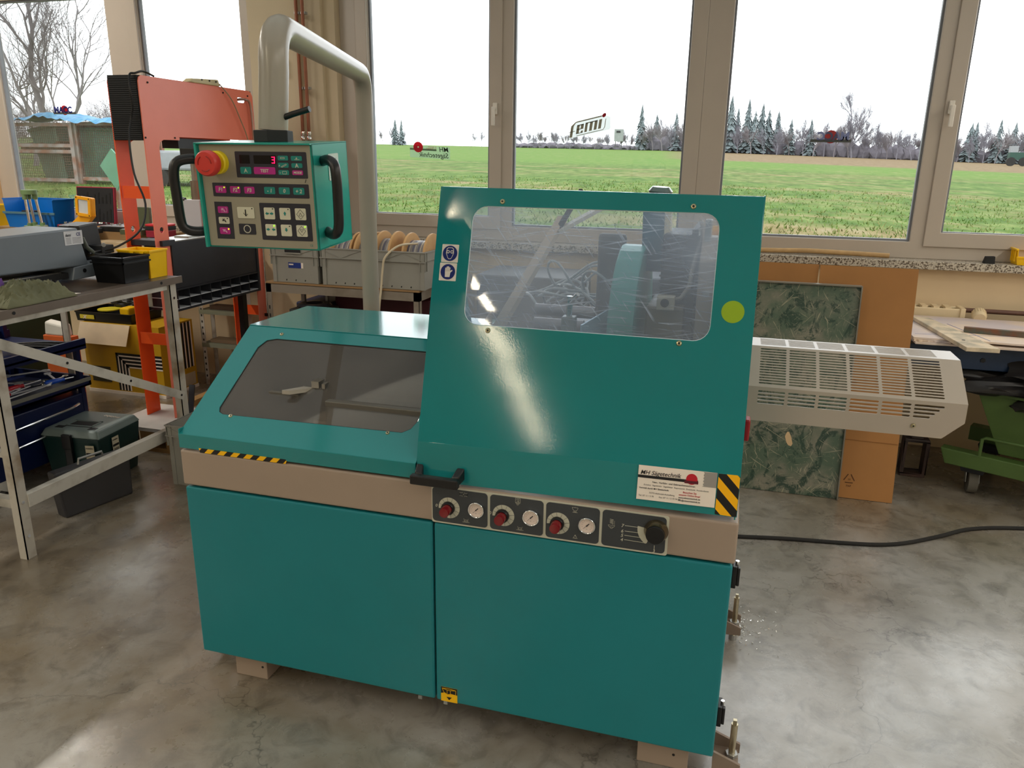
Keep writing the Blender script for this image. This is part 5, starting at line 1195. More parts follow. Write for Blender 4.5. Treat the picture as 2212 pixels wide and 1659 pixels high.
ybn = open_bin('storage_bin', 1.474, 1.70, 4.845, 4.98, 1.113, 1.196, YELLOW, 'yellow open fronted bin on the sill at the right picture edge', front=1.155)
for k in range(3): B().box(1.468, 1.474, 4.86+.03*k, 4.868+.03*k, 1.13, 1.19).build('rib', YELLOW, ybn)
ybn2 = open_bin('storage_bin', -.20, -.085, 4.86, 4.95, 1.113, 1.255, YELLOW, 'yellow bin on the sill seen through the scratched hood window', front=1.20)
# cable on floor
cabp = [(-.1, 3.28, .009), (.121, 3.322, .009), (.337, 3.368, .009), (.573, 3.402, .009), (.729, 3.434, .009), (.852, 3.492, .009), (1.007, 3.606, .009), (1.171, 3.736, .009), (1.407, 3.817, .009), (1.8, 3.88, .009), (2.6, 3.9, .009)]
def smooth_path(P, n=6):
    P = [V(p) for p in P]; out = []
    for i in range(len(P)-1):
        a, b, c, d = P[max(i-1, 0)], P[i], P[i+1], P[min(i+2, len(P)-1)]
        for q in range(n):
            t = q/n; out.append(.5*((2*b)+(-a+c)*t+(2*a-5*b+4*c-d)*t*t+(-a+3*b-3*c+d)*t**3))
    out.append(P[-1]); return out
tag(B().tube(smooth_path(cabp), .009, 8).build('power_cable', RUBBER, smooth=True), 'thick black cable curving over the concrete floor at right', 'cable')
# metal chips below the bracket
ch = random.Random(2); cbm = B()
for k in range(260):
    a = ch.uniform(0, 6.28); r = abs(ch.gauss(0, .07)); x, y = .14+r*math.cos(a), 2.60+r*math.sin(a)*1.3
    cbm.obox((x, y, .003), (ch.uniform(.003, .008), .0015, .001), (ch.uniform(-.6, .6), ch.uniform(-.6, .6), ch.uniform(0, 3)))
tag(cbm.build('metal_chips', M('bright_chips', (235, 235, 230), .2, .8)), 'scattered bright metal chips on the floor under the levelling bracket', 'chips', kind='stuff')

# ------------------------------------------------------------------ left workbench
bench = thing('workbench', 'steel framed workbench with brown top at the left picture edge', 'workbench', (-3.05, 2.75, 0))
BT = M('bench_top_brown', (92, 80, 70), .32, rgb2=(64, 54, 46), mix=(.35, .65), scale=5, detail=8)
BM = M('bench_frame_grey', (196, 192, 182), .45, rgb2=(150, 144, 132), mix=(.45, .65), scale=7, detail=8)
B().box(-3.45, -2.70, 1.75, 3.31, 1.003, 1.032).build('bench_top', BT, bench, bevel=.003)
B().box(-2.702, -2.696, 1.75, 3.312, 1.000, 1.034).build('edge_strip', M('edge_strip_steel', (140, 128, 118), .35, .6, var=.1, scale=9), bench)
B().box(-2.735, -2.70, 1.75, 3.20, .978, 1.000).build('frame_rail', BM, bench)
LEGM = M('leg_angle_steel', (190, 184, 172), .45, rgb2=(140, 122, 100), mix=(.5, .66), scale=6)
for (x, y, s_) in ((-2.705, 2.215, -1), (-2.705, 3.225, -1), (-3.42, 2.215, 1), (-3.42, 3.225, 1)):
    l_ = B().box(min(x, x+s_*.004), max(x, x+s_*.004), y, y+.045, 0, 1.0).box(min(x, x+s_*.04), max(x, x+s_*.04), y, y+.004, 0, 1.0).build('leg', LEGM, bench)
    for z in (.10, .25, .93): B().cyl((x, y+.022, z), (x+.003, y+.022, z), .007, seg=10).build('bolt', CHROME, l_)
B().box(-2.735, -2.700, 2.26, 3.225, .218, .276).build('lower_rail', BM, bench, bevel=.002)
B().box(-3.42, -3.38, 2.26, 3.225, .218, .276).build('lower_rail', BM, bench)
B().box(-3.42, -2.71, 2.22, 2.26, .225, .262).build('cross_rail', BM, bench)
B().box(-3.42, -2.71, 2.222, 2.25, .445, .47).build('cross_rail', BM, bench)
dg = B().beam((-2.696, 2.20, .935), (-2.696, 3.235, .418), .042, .004, (1, 0, 0)).build('diagonal_brace', BM, bench)
for t in (.33, .66, .98):
    p = V((-2.696, 2.20, .935)).lerp(V((-2.696, 3.235, .418)), t); B().cyl(p+V((.001, 0, 0)), p+V((.004, 0, 0)), .006, seg=10).build('hole', INKB, dg)
for y in (2.33, 3.16): B().cyl((-2.697, y, 1.018), (-2.694, y, 1.018), .007, seg=10).build('screw_hole', INKB, bench)
# grey band saw on bench
gs = thing('portable_band_saw', 'grey portable metal band saw lying on the workbench at left', 'saw', (-3.12, 2.7, 1.034))
B().hexa([(-3.28, 1.9, 1.13), (-3.0, 1.9, 1.13), (-3.0, 3.04, 1.105), (-3.28, 3.04, 1.105)], [(-3.28, 1.9, 1.268), (-3.0, 1.9, 1.268), (-3.0, 3.00, 1.285), (-3.28, 3.00, 1.285)]).build('saw_bow', GREYB, gs, bevel=.008, seg=3)

rp_ = B().plate(rrect(2.915, 1.210, 3.022, 1.274, .002), [], (-2.9985, 0, 0), (0, 1, 0), (0, 0, 1), .0006).build('rating_plate', M('plate_white', (214, 214, 218), .4), gs)
text('CE', .021, INKBLUE, rp_, (-2.998, 2.985, 1.250), (0, 1, 0), (0, 0, 1), bold=.0004)
text('femi', .018, M('ink_grey_dark', (0, 0, 0)), rp_, (-2.998, 2.922, 1.250), (0, 1, 0), (0, 0, 1), shear=.3, bold=.0004)
for k in range(5): B().box(-2.9984, -2.9980, 2.924, 2.952, 1.217+.006*k, 1.2185+.006*k).box(-2.9984, -2.9980, 2.960, 3.012, 1.217+.006*k, 1.2185+.006*k).build('printed_line', M('ink_grey_dark', (0, 0, 0)), rp_)
B().hexa([(-3.25, 2.93, 1.045), (-3.0, 2.93, 1.045), (-2.98, 3.14, 1.055), (-3.25, 3.14, 1.055)], [(-3.25, 2.95, 1.105), (-3.0, 2.95, 1.105), (-2.98, 3.17, 1.122), (-3.25, 3.17, 1.122)]).build('base_housing', GREYB, gs, bevel=.004)
B().cyl((-2.992, 3.0, 1.085), (-2.990, 3.0, 1.085), .010, seg=18).build('hole', INKB, gs)
B().hexa([(-3.27, 1.95, 1.055), (-3.02, 1.95, 1.055), (-3.02, 2.93, 1.055), (-3.27, 2.93, 1.055)], [(-3.27, 1.95, 1.082), (-3.02, 1.95, 1.082), (-3.02, 2.93, 1.082), (-3.27, 2.93, 1.082)]).build('saw_bed', BLACKM, gs)
B().box(-3.01, -2.985, 2.2, 2.80, 1.060, 1.068).box(-3.06, -3.03, 2.2, 2.9, 1.082, 1.088).build('bed_rail', STEEL, gs)
for y in (2.1, 2.80): B().box(-3.24, -3.02, y, y+.05, 1.032, 1.056).build('foot', RUBBER, gs)
hd_ = B().hexa([(-3.20, 3.10, 1.12), (-3.07, 3.10, 1.12), (-3.07, 3.22, 1.12), (-3.20, 3.22, 1.12)], [(-3.20, 3.08, 1.285), (-3.075, 3.08, 1.285), (-3.075, 3.20, 1.295), (-3.20, 3.20, 1.295)]).build('control_head', BLACK, gs, bevel=.006)
B().plate([(-3.125, 1.215), (-3.075, 1.215), (-3.072, 1.285), (-3.13, 1.285)], [], (0, 3.078, 0), *XZ, .001).build('label_plate', BLACKM, hd_)
symb([[(-3.12, 1.275), (-3.105, 1.275)], [(-3.12, 1.263), (-3.105, 1.263)], [(-3.12, 1.252), (-3.105, 1.252)], [(-3.10, 1.272), (-3.10, 1.254)], [(-3.10, 1.263), (-3.094, 1.263), (-3.092, 1.268), (-3.08, 1.268), (-3.08, 1.257), (-3.092, 1.257), (-3.094, 1.263)]], (0, 0), 1., parent=hd_, mat=INKCREAM, w=.0015, y=3.075)
B().ring((-3.10, 3.077, 1.235), (0, -1, 0), .0085, .0062, .001, 20).build('ring_mark', M('ink_pinkish', (0, 0, 0)), hd_)
B().tube([(-3.02, 3.04, 1.235), (-3.01, 3.05, 1.19), (-2.99, 3.07, 1.16)], .010, 10).build('trigger_handle', M('handle_olive', (70, 76, 66), .5), gs, smooth=True)
B().box(-3.02, -2.95, 3.10, 3.18, 1.122, 1.150).box(-3.09, -2.99, 3.12, 3.2, 1.15, 1.19).build('vise_jaw', BLACKM, gs, bevel=.003)
B().box(-3.03, -2.96, 3.10, 3.105, 1.150, 1.156).build('jaw_edge', STEEL, gs)
B().cyl((-2.985, 3.13, 1.195), (-2.975, 3.12, 1.195), .010, seg=14).build('adjust_knob', ZINC, gs)
# crates on bench
bc = open_bin('storage_crate', -2.935, -2.755, 2.99, 3.165, 1.033, 1.152, BLACK, 'small black open plastic crate on the workbench corner', 'crate', flare=.90)
B().box(-2.94, -2.75, 2.985, 2.992, 1.125, 1.132).box(-2.757, -2.750, 2.985, 3.17, 1.125, 1.132).build('rib', BLACK, bc)
yc = open_bin('storage_crate', -2.95, -2.765, 3.175, 3.305, 1.033, 1.166, YELLOW, 'yellow plastic crate behind the small black one on the workbench', 'crate', flare=.92)
for x in (-2.86, -2.80): B().hexa([(x-.006, 3.168, 1.150), (x+.006, 3.168, 1.150), (x+.006, 3.178, 1.150), (x-.006, 3.178, 1.150)], [(x-.014, 3.166, 1.164), (x+.014, 3.166, 1.164), (x+.014, 3.178, 1.164), (x-.014, 3.178, 1.164)]).build('lug', YELLOW, yc)
# cloths
def cloth(c, size, seed, mat, label, n=70):
    b = B(); g = []
    for i in range(n+1):
        row = []
        for j in range(n+1):
            u, v = i/n*2-1, j/n*2-1; rr = max(abs(u), abs(v)); env = max(0., 1-rr**3)
            p = V((u*3.2, v*3.2, seed))
            rid = .38+.30*mnoise.noise(p*.7)+.26*(1-abs(mnoise.noise(p*1.0+V((0, 0, 3)))))**4+.22*(1-abs(mnoise.noise(p*2.0)))**4+.10*(1-abs(mnoise.noise(p*4.5)))**4
            wob = 1+.16*mnoise.noise(V((math.atan2(v, u)*1.4, rr, seed)))
            row.append(b.bm.verts.new((c[0]+u*size[0]*wob, c[1]+v*size[1]*wob, c[2]+.003+size[2]*env*(.25+rid))))
        g.append(row)
    for i in range(n):
        for j in range(n): b.bm.faces.new((g[i][j], g[i+1][j], g[i+1][j+1], g[i][j+1]))
    o = b.build('cloth', mat, smooth=True); md = o.modifiers.new('s', 'SOLIDIFY'); md.thickness = .002
    return tag(o, label, 'cloth')
cloth((-2.80, 2.48, 1.033), (.10, .17, .078), 2, M('olive_cloth', (104, 104, 78), .9, var=.15), 'crumpled olive grey work cloth near the front of the workbench')
cloth((-2.90, 2.36, 1.050), (.10, .10, .10), 7, M('purple_cloth', (108, 72, 142), .9, var=.12), 'crumpled purple cloth beside the olive one on the workbench')
tag(B().prism([(0, 0), (.10, .01), (.11, .06), (.02, .05)], (-2.86, 2.66, 1.0335), (1, 0, 0), (0, 1, 0), .0005).build('paper_scrap', STICKERW), 'white paper scrap beside the olive cloth', 'paper')

# under the bench
MG = M('case_green', (6, 44, 42), .45, var=.1); MGL = M('case_lid_grey', (118, 132, 130), .4, var=.04)
Tm = Matrix.Translation((-3.14, 3.05, 0)) @ Matrix.Rotation(math.radians(6), 4, 'Z') @ Matrix.Translation((3.14, -3.05, 0))
mc = thing('tool_case', 'dark green stackable tool case with grey lid under the workbench', 'case', (-3.14, 3.05, 0))
B(Tm).hexa([(-3.28, 2.91, 0), (-3.0, 2.91, 0), (-3.0, 3.19, 0), (-3.28, 3.19, 0)], [(-3.30, 2.89, .255), (-2.975, 2.89, .255), (-2.975, 3.21, .255), (-3.30, 3.21, .255)]).build('body', MG, mc, bevel=.006)
B(Tm).hexa([(-3.305, 2.885, .255), (-2.97, 2.885, .255), (-2.97, 3.215, .255), (-3.305, 3.215, .255)], [(-3.285, 2.905, .292), (-2.99, 2.905, .292), (-2.99, 3.195, .292), (-3.285, 3.195, .292)]).build('lid', MGL, mc, bevel=.008)
B(Tm).box(-3.20, -3.07, 2.98, 3.03, .291, .2935).box(-3.245, -3.20, 2.925, 2.955, .291, .2935).box(-3.06, -3.02, 2.925, 2.955, .291, .2935).box(-3.21, -3.06, 2.955, 2.962, .291, .2935).build('recess', BLACKM, mc)
hh = B(Tm); hh.box(-3.215, -3.06, 3.035, 3.045, .291, .296).box(-3.215, -3.205, 2.97, 3.045, .291, .296).box(-3.07, -3.06, 2.97, 3.045, .291, .296).build('carry_handle', MGL, mc)
B(Tm).box(-3.165, -3.125, 2.876, 2.89, .11, .20).box(-3.17, -3.12, 2.87, 2.888, .20, .275).build('latch', BLACK, mc, bevel=.003)
text('metabo', .034, STICKERW, mc, Tm @ V((-3.02, 3.13, .2935)), (-1, .05, 0), (0, -1, 0), bold=.001)
for (o_, uu, sz) in ((V((-3.047, 2.887, .035)), V((1, .1, 0)), (.045, .19)), (V((-2.982, 2.98, .12)), V((0, 1, 0)), (.05, .115))):
    uu = uu.normalized(); p = Tm @ o_
    uw = (Tm.to_3x3() @ uu); nn_ = uw.cross(V((0, 0, 1)))
    p = p + nn_*.010
    lb = B().plate([(0, 0), (sz[0], 0), (sz[0], sz[1]), (0, sz[1])], [], p, uw, (0, 0, 1), .0005).build('paper_label', M('label_paper', (196, 186, 160), .6), mc)
    text('metabo', .0125, INKB, lb, p+uw*.003+V((0, 0, sz[1]-.018)), uw, (0, 0, 1), bold=.0003)
    B().plate([(.002, sz[1]-.05), (sz[0]-.002, sz[1]-.05), (sz[0]-.002, sz[1]-.038), (.002, sz[1]-.038)], [], p+nn_*.0006, uw, (0, 0, 1), .0003).build('black_band', INKB, lb)
    if sz[1] > .15: B().plate(circ(.022, .06, .013, 12), [circ(.022, .06, .008, 10)], p+nn_*.0006, uw, (0, 0, 1), .0003).build('saw_drawing', M('ink_grey_dark', (0, 0, 0)), lb)
    else:
        br = B()
        for k in range(9): br.plate([(.006+.0042*k, .02), (.006+.0042*k+.0008+.0012*(k % 3), .02), (.006+.0042*k+.0008+.0012*(k % 3), .055), (.006+.0042*k, .055)], [], p+nn_*.0006, uw, (0, 0, 1), .0003)
        br.build('bar_code', INKB, lb)
fc = thing('flat_case', 'narrow dark grey case standing on edge in front of the green tool case', 'case', (-2.85, 2.74, 0))
Tf = Matrix.Translation((-2.85, 2.74, 0)) @ Matrix.Rotation(math.radians(-14), 4, 'Z') @ Matrix.Translation((2.85, -2.74, 0))
B(Tf).hexa([(-2.885, 2.57, 0), (-2.815, 2.57, 0), (-2.815, 2.91, 0), (-2.885, 2.91, 0)], [(-2.89, 2.55, .225), (-2.825, 2.55, .225), (-2.825, 2.92, .225), (-2.89, 2.92, .225)]).build('body', M('case_dark_grey', (50, 50, 54), .45, var=.08), fc, bevel=.01, seg=3)
B(Tf).tube([(-2.855, 2.68, .222), (-2.855, 2.685, .25), (-2.855, 2.80, .25), (-2.855, 2.805, .222)], .006, 8).build('handle', ZINC, fc, smooth=True)
def euro(name, x0, x1, y0, y1, z0, h, mat, label, cat='crate', label_sticker=False):
    t = thing(name, label, cat, ((x0+x1)/2, (y0+y1)/2, z0)); z1 = z0+h; th = .004
    b = B(); b.box(x0+.01, x1-.01, y0+.01, y1-.01, z0, z0+.006)
    b.box(x0+.008, x1-.008, y0+.008, y0+.012, z0, z1-.05).box(x0+.008, x1-.008, y1-.012, y1-.008, z0, z1-.05).box(x0+.008, x0+.012, y0+.008, y1-.008, z0, z1-.05).box(x1-.012, x1-.008, y0+.008, y1-.008, z0, z1-.05)
    b.build('body', mat, t)
    r = B(); r.box(x0, x1, y0, y0+.006, z1-.055, z1).box(x0, x1, y1-.006, y1, z1-.055, z1).box(x0, x0+.006, y0, y1, z1-.055, z1).box(x1-.006, x1, y0, y1, z1-.055, z1)
    r.box(x0-.006, x1+.006, y0-.006, y0+.004, z1-.006, z1).box(x0-.006, x0+.004, y0, y1, z1-.006, z1).box(x1-.004, x1+.006, y0, y1, z1-.006, z1).box(x0-.006, x1+.006, y0-.006, y0+.002, z1-.06, z1-.055)
    r.build('rim', mat, t)
    rb_ = B(); n = max(2, int((x1-x0)/.11))
    for k in range(n):
        a = x0+(x1-x0)*k/n; c = x0+(x1-x0)*(k+1)/n; s_ = 1 if k % 2 else -1
        rb_.beam((a, y0-.003, z1-.055 if s_ > 0 else z1-.006), (c, y0-.003, z1-.006 if s_ > 0 else z1-.055), .003, .003, (0, 1, 0))
    for x in (x0+.002, x0+.03, x1-.03, x1-.002): rb_.box(x-.0015, x+.0015, y0-.004, y0+.008, z1-.11, z1)
    for y in (y0+.002, y0+.03, y1-.03): rb_.box(x0-.004, x0+.008, y-.0015, y+.0015, z1-.11, z1).box(x1-.008, x1+.004, y-.0015, y+.0015, z1-.11, z1)
    rb_.box(x0+.006, x0+.03, y0+.003, y0+.01, z0, z1-.05).box(x1-.03, x1-.006, y0+.003, y0+.01, z0, z1-.05).box(x1-.012, x1-.004, y0+.004, y0+.03, z0, z1-.05)
    tag(rb_.build('rib', mat, t), kind='stuff')
    ho = B()
    m_ = int((x1-x0)/.055)
    for k in range(1, m_-1): ho.obox((x0+(x1-x0)*(k+.5)/m_, y0+.0075, z0+.014), (.006, .002, .009), (0, .4, 0))
    tag(ho.build('drain_slot', BLACKM, t), kind='stuff')
    return t
euro('transport_crate', -2.672, -2.30, 3.05, 3.60, 0, .322, GREYCR, 'grey plastic transport crate standing on the floor behind the machine at left')

# blue tool trolley
_before = set(bpy.data.objects)
tr_ = thing('tool_trolley', 'dark blue tool trolley full of hand tools under the workbench', 'trolley', (-3.25, 2.7, 0))
TBL = M('trolley_blue', (12, 24, 64), .30, var=.12)
B().box(-3.50, -3.02, 2.42, 3.0, .20, .50).build('drawer_case', TBL, tr_, bevel=.006)
B().box(-3.52, -3.0, 2.40, 3.02, .535, .545).box(-3.52, -3.505, 2.40, 3.02, .545, .585).box(-3.015, -3.0, 2.40, 3.02, .535, .575).box(-3.52, -3.0, 2.40, 2.415, .545, .585).box(-3.52, -3.0, 3.005, 3.02, .545, .585).build('tray', TBL, tr_)
B().box(-3.003, -2.998, 2.40, 3.02, .560, .580).build('tray_edge', M('tray_edge_grey', (120, 120, 112), .5), tr_)
B().box(-3.52, -3.0, 2.40, 3.02, .75, .76).box(-3.015, -3.0, 2.40, 3.02, .735, .79).box(-3.52, -3.505, 2.40, 3.02, .75, .80).build('upper_tray', TBL, tr_)
for (x, y) in ((-3.50, 2.42), (-3.50, 2.98), (-3.03, 2.98)): B().box(x-.012, x+.012, y-.012, y+.012, .10, .95 if x < -3.1 else .76).build('post', TBL, tr_)
for z in (.35, .44): B().tube([(-3.01, 2.50, z-.01), (-2.985, 2.52, z), (-2.985, 2.86, z+.012), (-3.01, 2.93, z+.012)], .007, 8).build('drawer_handle', CHROME, tr_, smooth=True)
for (x, y) in ((-3.07, 2.50), (-3.07, 2.95), (-3.45, 2.5), (-3.45, 2.95)):
    cs = B().box(x-.03, x+.03, y-.03, y+.03, .12, .20).build('castor', ZINC, tr_)
    B().cyl((x-.016, y, .062), (x+.016, y, .062), .062, seg=24).build('wheel', RUBBER, cs, smooth=True)
    B().cyl((x+.016, y, .062), (x+.019, y, .062), .040, seg=20).build('hub', M('hub_grey', (130, 130, 126), .4), cs)
def wrench(p, ang, L, label, w=.010, tilt=.0):
    c = V(p); d = V((math.cos(ang), math.sin(ang), tilt)).normalized(); b = B()
    b.beam(c-d*L*.42, c+d*L*.40, w, .005); e = c+d*L*.46
    b.lathe([(w*.75, -.003), (w*1.5, -.003), (w*1.5, .003), (w*.75, .003), (w*.75, -.003)], e, (0, 0, 1), 18)
    f = c-d*L*.46; a = math.atan2(d.y, d.x)+math.pi
    pts = [(f.x+w*1.6*math.cos(a+math.radians(q)), f.y+w*1.6*math.sin(a+math.radians(q))) for q in range(45, 316, 30)]
    inn = [(f.x+w*.8*math.cos(a+math.radians(q)), f.y+w*.8*math.sin(a+math.radians(q))) for q in (315, 225, 180, 135, 45)]
    b.plate(pts+inn, [], (0, 0, f.z+.003), (1, 0, 0), (0, 1, 0), .006)
    return tag(b.build('wrench', CHROME), label, 'wrench')
wrench((-3.16, 2.62, .596), 1.0, .22, 'large chrome ring spanner on top of the tools in the trolley', .014)
wrench((-3.10, 2.72, .590), 1.35, .18, 'slim chrome spanner behind the red screwdriver in the trolley')
wrench((-3.20, 2.80, .590), .6, .20, 'chrome spanner at the far end of the trolley tray')
wrench((-3.08, 2.88, .592), 1.75, .15, 'short chrome spanner beside the blue tool in the trolley')
RH = M('handle_red', (170, 24, 36), .3, var=.05)
def driver(p, q, label, mat, hl=.10, r=.014):
    p, q = V(p), V(q); d = (q-p).normalized(); t = thing('screwdriver', label, 'screwdriver', tuple(p))
    B().lathe([(0, 0), (r*.7, .002), (r, .012), (r*.9, hl*.7), (r*.6, hl*.9), (r*.7, hl), (0, hl)], p, d, 12).build('handle', mat, t, smooth=True)
    B().cyl(p+d*hl, q, .0035, seg=8).build('shaft', CHROME, t)
SAT = M('satin_chrome', (214, 216, 220), .28, .55, var=.05)
CHROME_ = CHROME; CHROME = SAT
for (a_, l_) in (((-3.22, 2.50, .592, 1.2, .24, .015), 'heavy ring spanner at the rear left of the trolley tray'), ((-3.06, 2.56, .606, 1.9, .20, .013), 'ring spanner pointing at the bench leg in the trolley tray'), ((-3.13, 2.90, .594, 2.6, .20, .012), 'spanner lying crosswise near the far end of the tray'),
                 ((-3.26, 2.70, .604, .3, .22, .014), 'thick spanner crossing the tray from left to right'), ((-3.05, 2.66, .594, 1.45, .26, .012), 'longest spanner along the front edge of the tray'), ((-3.17, 2.46, .612, .2, .16, .012), 'spanner with open jaw hanging over the near tray end'), ((-3.30, 2.90, .60, 1.0, .2, .014), 'ring spanner in the rear right corner of the tray')):
    wrench(a_[:3], a_[3], a_[4], l_, a_[5])
driver((-3.04, 2.48, .60), (-3.08, 2.72, .60), 'red handled screwdriver at the front of the trolley tray', RH)
driver((-3.09, 2.60, .612), (-3.12, 2.82, .60), 'red handled screwdriver lying across the spanners', RH)
driver((-3.05, 2.78, .60), (-3.02, 2.93, .598), 'blue handled screwdriver at the right end of the trolley tray', M('handle_blue', (30, 80, 190), .3))
b = B().tube([(-3.02, 2.53, .59), (-3.03, 2.75, .592), (-3.03, 2.80, .60), (-3.05, 2.80, .60)], .004, 6)
tag(b.build('hex_key', CHROME, smooth=True), 'bent hex key on the front edge of the trolley tray', 'hex key')
for k in range(3):
    y = 2.50+.05*k; pts = [(-3.40, y, .775+.01*k), (-3.25, y+.1, .80), (-3.12, y+.25, .79), (-3.05, y+.34, .775)]
    o = B().tube(smooth_path(pts, 5), .008, 8).build('hose', BLACK, smooth=True); tag(o, ['lowest black hose in the upper trolley tray', 'middle black hose in the upper trolley tray', 'topmost black hose in the upper trolley tray'][k], 'hose')
for o in [q for q in bpy.data.objects if q not in _before and q.parent is None]: o.location = o.location + V((-.27, .20, -.105))
for o in tr_.children:
    if o.name.startswith('castor'): o.location.z += .045; o.scale = (1, 1, .75)
CHROME = CHROME_
tag(B().box(-3.86, -3.66, 3.50, 3.56, .0, .60).build('storage_box', M('orange_box', (206, 96, 40), .6), bevel=.004), 'orange cardboard box behind the trolley', 'box')
tag(B().hexa([(-3.85, 3.505, .60), (-3.69, 3.505, .60), (-3.69, 3.555, .60), (-3.85, 3.555, .60)], [(-3.84, 3.505, .68), (-3.70, 3.505, .66), (-3.70, 3.555, .67), (-3.84, 3.555, .69)]).build('packing_foam', M('foam_white', (220, 216, 206), .8), bevel=.01), 'white packing foam piece on the orange box behind the trolley', 'foam')
tag(B().box(-4.45, -4.05, 2.6, 3.9, .0, .88).build('tool_cabinet', M('cabinet_olive', (44, 58, 36), .5, var=.1), bevel=.004), 'dark olive steel cabinet behind the trolley', 'cabinet')

# ------------------------------------------------------------------ orange saw stand
os_ = thing('vertical_band_saw', 'orange column band saw with black blade cover standing on a pallet behind the workbench', 'saw', (-3.17, 4.1, .14))
def side(x, t):
    # side sheet facing +X: hood rectangle with two legs, drawn in (y,z)
    P = rrect(3.592, 1.705, 4.605, 2.022, (.03, .03, .0, .0))
    b = B(); b.plate([(3.592, .14), (3.700, .14), (3.700, 1.66), (3.71, 1.69), (3.74, 1.702), (3.87, 1.703), (3.87, 1.720), (4.50, 1.720), (4.50, .14), (4.605, .14), (4.605, 1.99), (4.59, 2.012), (4.57, 2.022), (3.62, 2.022), (3.60, 2.012), (3.592, 1.99)],
                [circ(3.650, 1.222, .0165, 20), circ(4.55, 1.222, .0165, 20), rrect(4.44, 1.945, 4.52, 1.975, .014, 5)], (x, 0, 0), (0, 1, 0), (0, 0, 1), t)
    return b
s1 = side(-3.070, .006).build('side_plate', SALMON, os_, bevel=.001)
s2 = side(-3.262, .006).build('side_plate', ORANGE, os_)
B().box(-3.262, -3.078, 3.590, 3.600, 1.695, 2.015).box(-3.262, -3.078, 3.59, 4.60, 2.012, 2.022).build('blade_cover', M('cover_black_ribbed', (14, 14, 14), .75, var=.1), os_, bevel=.002)
rbk = B()
for k in range(30): rbk.box(-3.260, -3.080, 3.586, 3.591, 1.70+.0105*k, 1.705+.0105*k)
rbk.build('bristle_row', BLACKM, os_)
for y in (3.60, 4.56):
    for z in (1.392, .575): B().box(-3.256, -3.076, y, y+.006, z, z+.066).build('rung', ORANGE, os_)
for (y, z) in ((3.66, 1.99), (4.30, 1.99), (3.60, 1.71), (3.83, 1.715), (4.55, 1.99)): B().cyl((-3.0702, y, z), (-3.066, y, z), .005, seg=12).build('screw', BLACKM, s1)
bd = thing('saw_table', 'long black saw table with a grid of square pockets along its lower edge', 'saw table', (-3.15, 4.1, .77)) if False else None
BDM = DARKSTEEL
B().box(-3.25, -3.062, 3.702, 4.50, .885, 1.15).build('table_body', BDM, os_, bevel=.003)
B().box(-3.25, -3.060, 3.702, 4.50, .875, .885).box(-3.25, -3.060, 3.702, 4.50, .755, .768).box(-3.25, -3.056, 4.50, 4.52, .755, 1.13).build('grid_frame', BDM, os_)
GW = M('pocket_floor_lit', (206, 208, 214), .35, 0., var=.08)  # paler than the steel: window reflection put into the colour
for k in range(9):
    y = 3.71+.0985*k; B().box(-3.24, -3.060, y, y+.004, .768, .875).build('divider', BDM, os_)
for z in (.822, .768):
    B().box(-3.24, -3.061, 3.705, 4.50, z, z+.004).build('pocket_shelf', GW, os_)
B().box(-3.27, -3.05, 3.62, 3.72, 1.135, 1.165).build('table_edge', DARKSTEEL, os_)
B().box(-3.24, -3.06, 3.70, 4.50, 1.150, 1.156).box(-3.20, -3.10, 3.9, 4.3, 1.156, 1.165).build('table_rail', STEEL, os_)
B().box(-3.13, -3.09, 4.36, 4.40, .14, .76).build('black_post', BLACK, os_)
B().cyl((-3.055, 4.575, .50), (-3.055, 4.575, 1.30), .008, seg=12).build('guide_rod', CHROME, os_, smooth=True)
B().box(-3.10, -3.045, 4.56, 4.585, .57, .59).build('rod_clamp', BLACK, os_)
B().tube(smooth_path([(-3.10, 4.47, 1.962), (-3.055, 4.50, 1.965), (-3.05, 4.545, 1.93), (-3.05, 4.555, 1.72)], 6), .008, 8).build('tube_handle', M('tube_pinkish', (190, 150, 136), .3, .6), os_, smooth=True)
B().box(-3.20, -3.09, 3.88, 4.5, 1.66, 1.715).build('blade_guide_arm', DARKSTEEL, os_)
B().box(-3.16, -3.10, 4.2, 4.5, 1.60, 1.66).build('motor_red', M('motor_dark_red', (110, 14, 30), .4), os_)
B().beam((-3.02, 3.66, .142), (-3.06, 3.75, .30), .03, .02).build('strut', DARKSTEEL, os_)
# drips of coolant on the panel
psn = thing('power_strip', 'cream power strip lying on top of the orange band saw', 'power strip', (-3.08, 4.2, 2.023))
B().hexa([(-3.11, 3.98, 2.022), (-3.06, 3.98, 2.022), (-3.06, 4.27, 2.022), (-3.11, 4.27, 2.022)], [(-3.11, 4.02, 2.045), (-3.06, 4.02, 2.045), (-3.065, 4.26, 2.06), (-3.105, 4.26, 2.06)]).build('body', M('strip_cream', (206, 192, 150), .4), psn, bevel=.006)
for y in (4.1, 4.17, 4.23): B().cyl((-3.058, y, 2.045), (-3.062, y, 2.045), .005, seg=8).build('socket', INKB, psn)
tag(B().tube(smooth_path([(-3.06, 4.26, 2.035), (-3.05, 4.353, 1.955), (-3.05, 4.431, 1.838), (-3.05, 4.489, 1.729), (-3.05, 4.50, 1.60)]), .0035, 6).build('cable', M('cable_beige', (170, 150, 120), .5), smooth=True), 'thin beige cable hanging from the power strip over the salmon panel', 'cable')
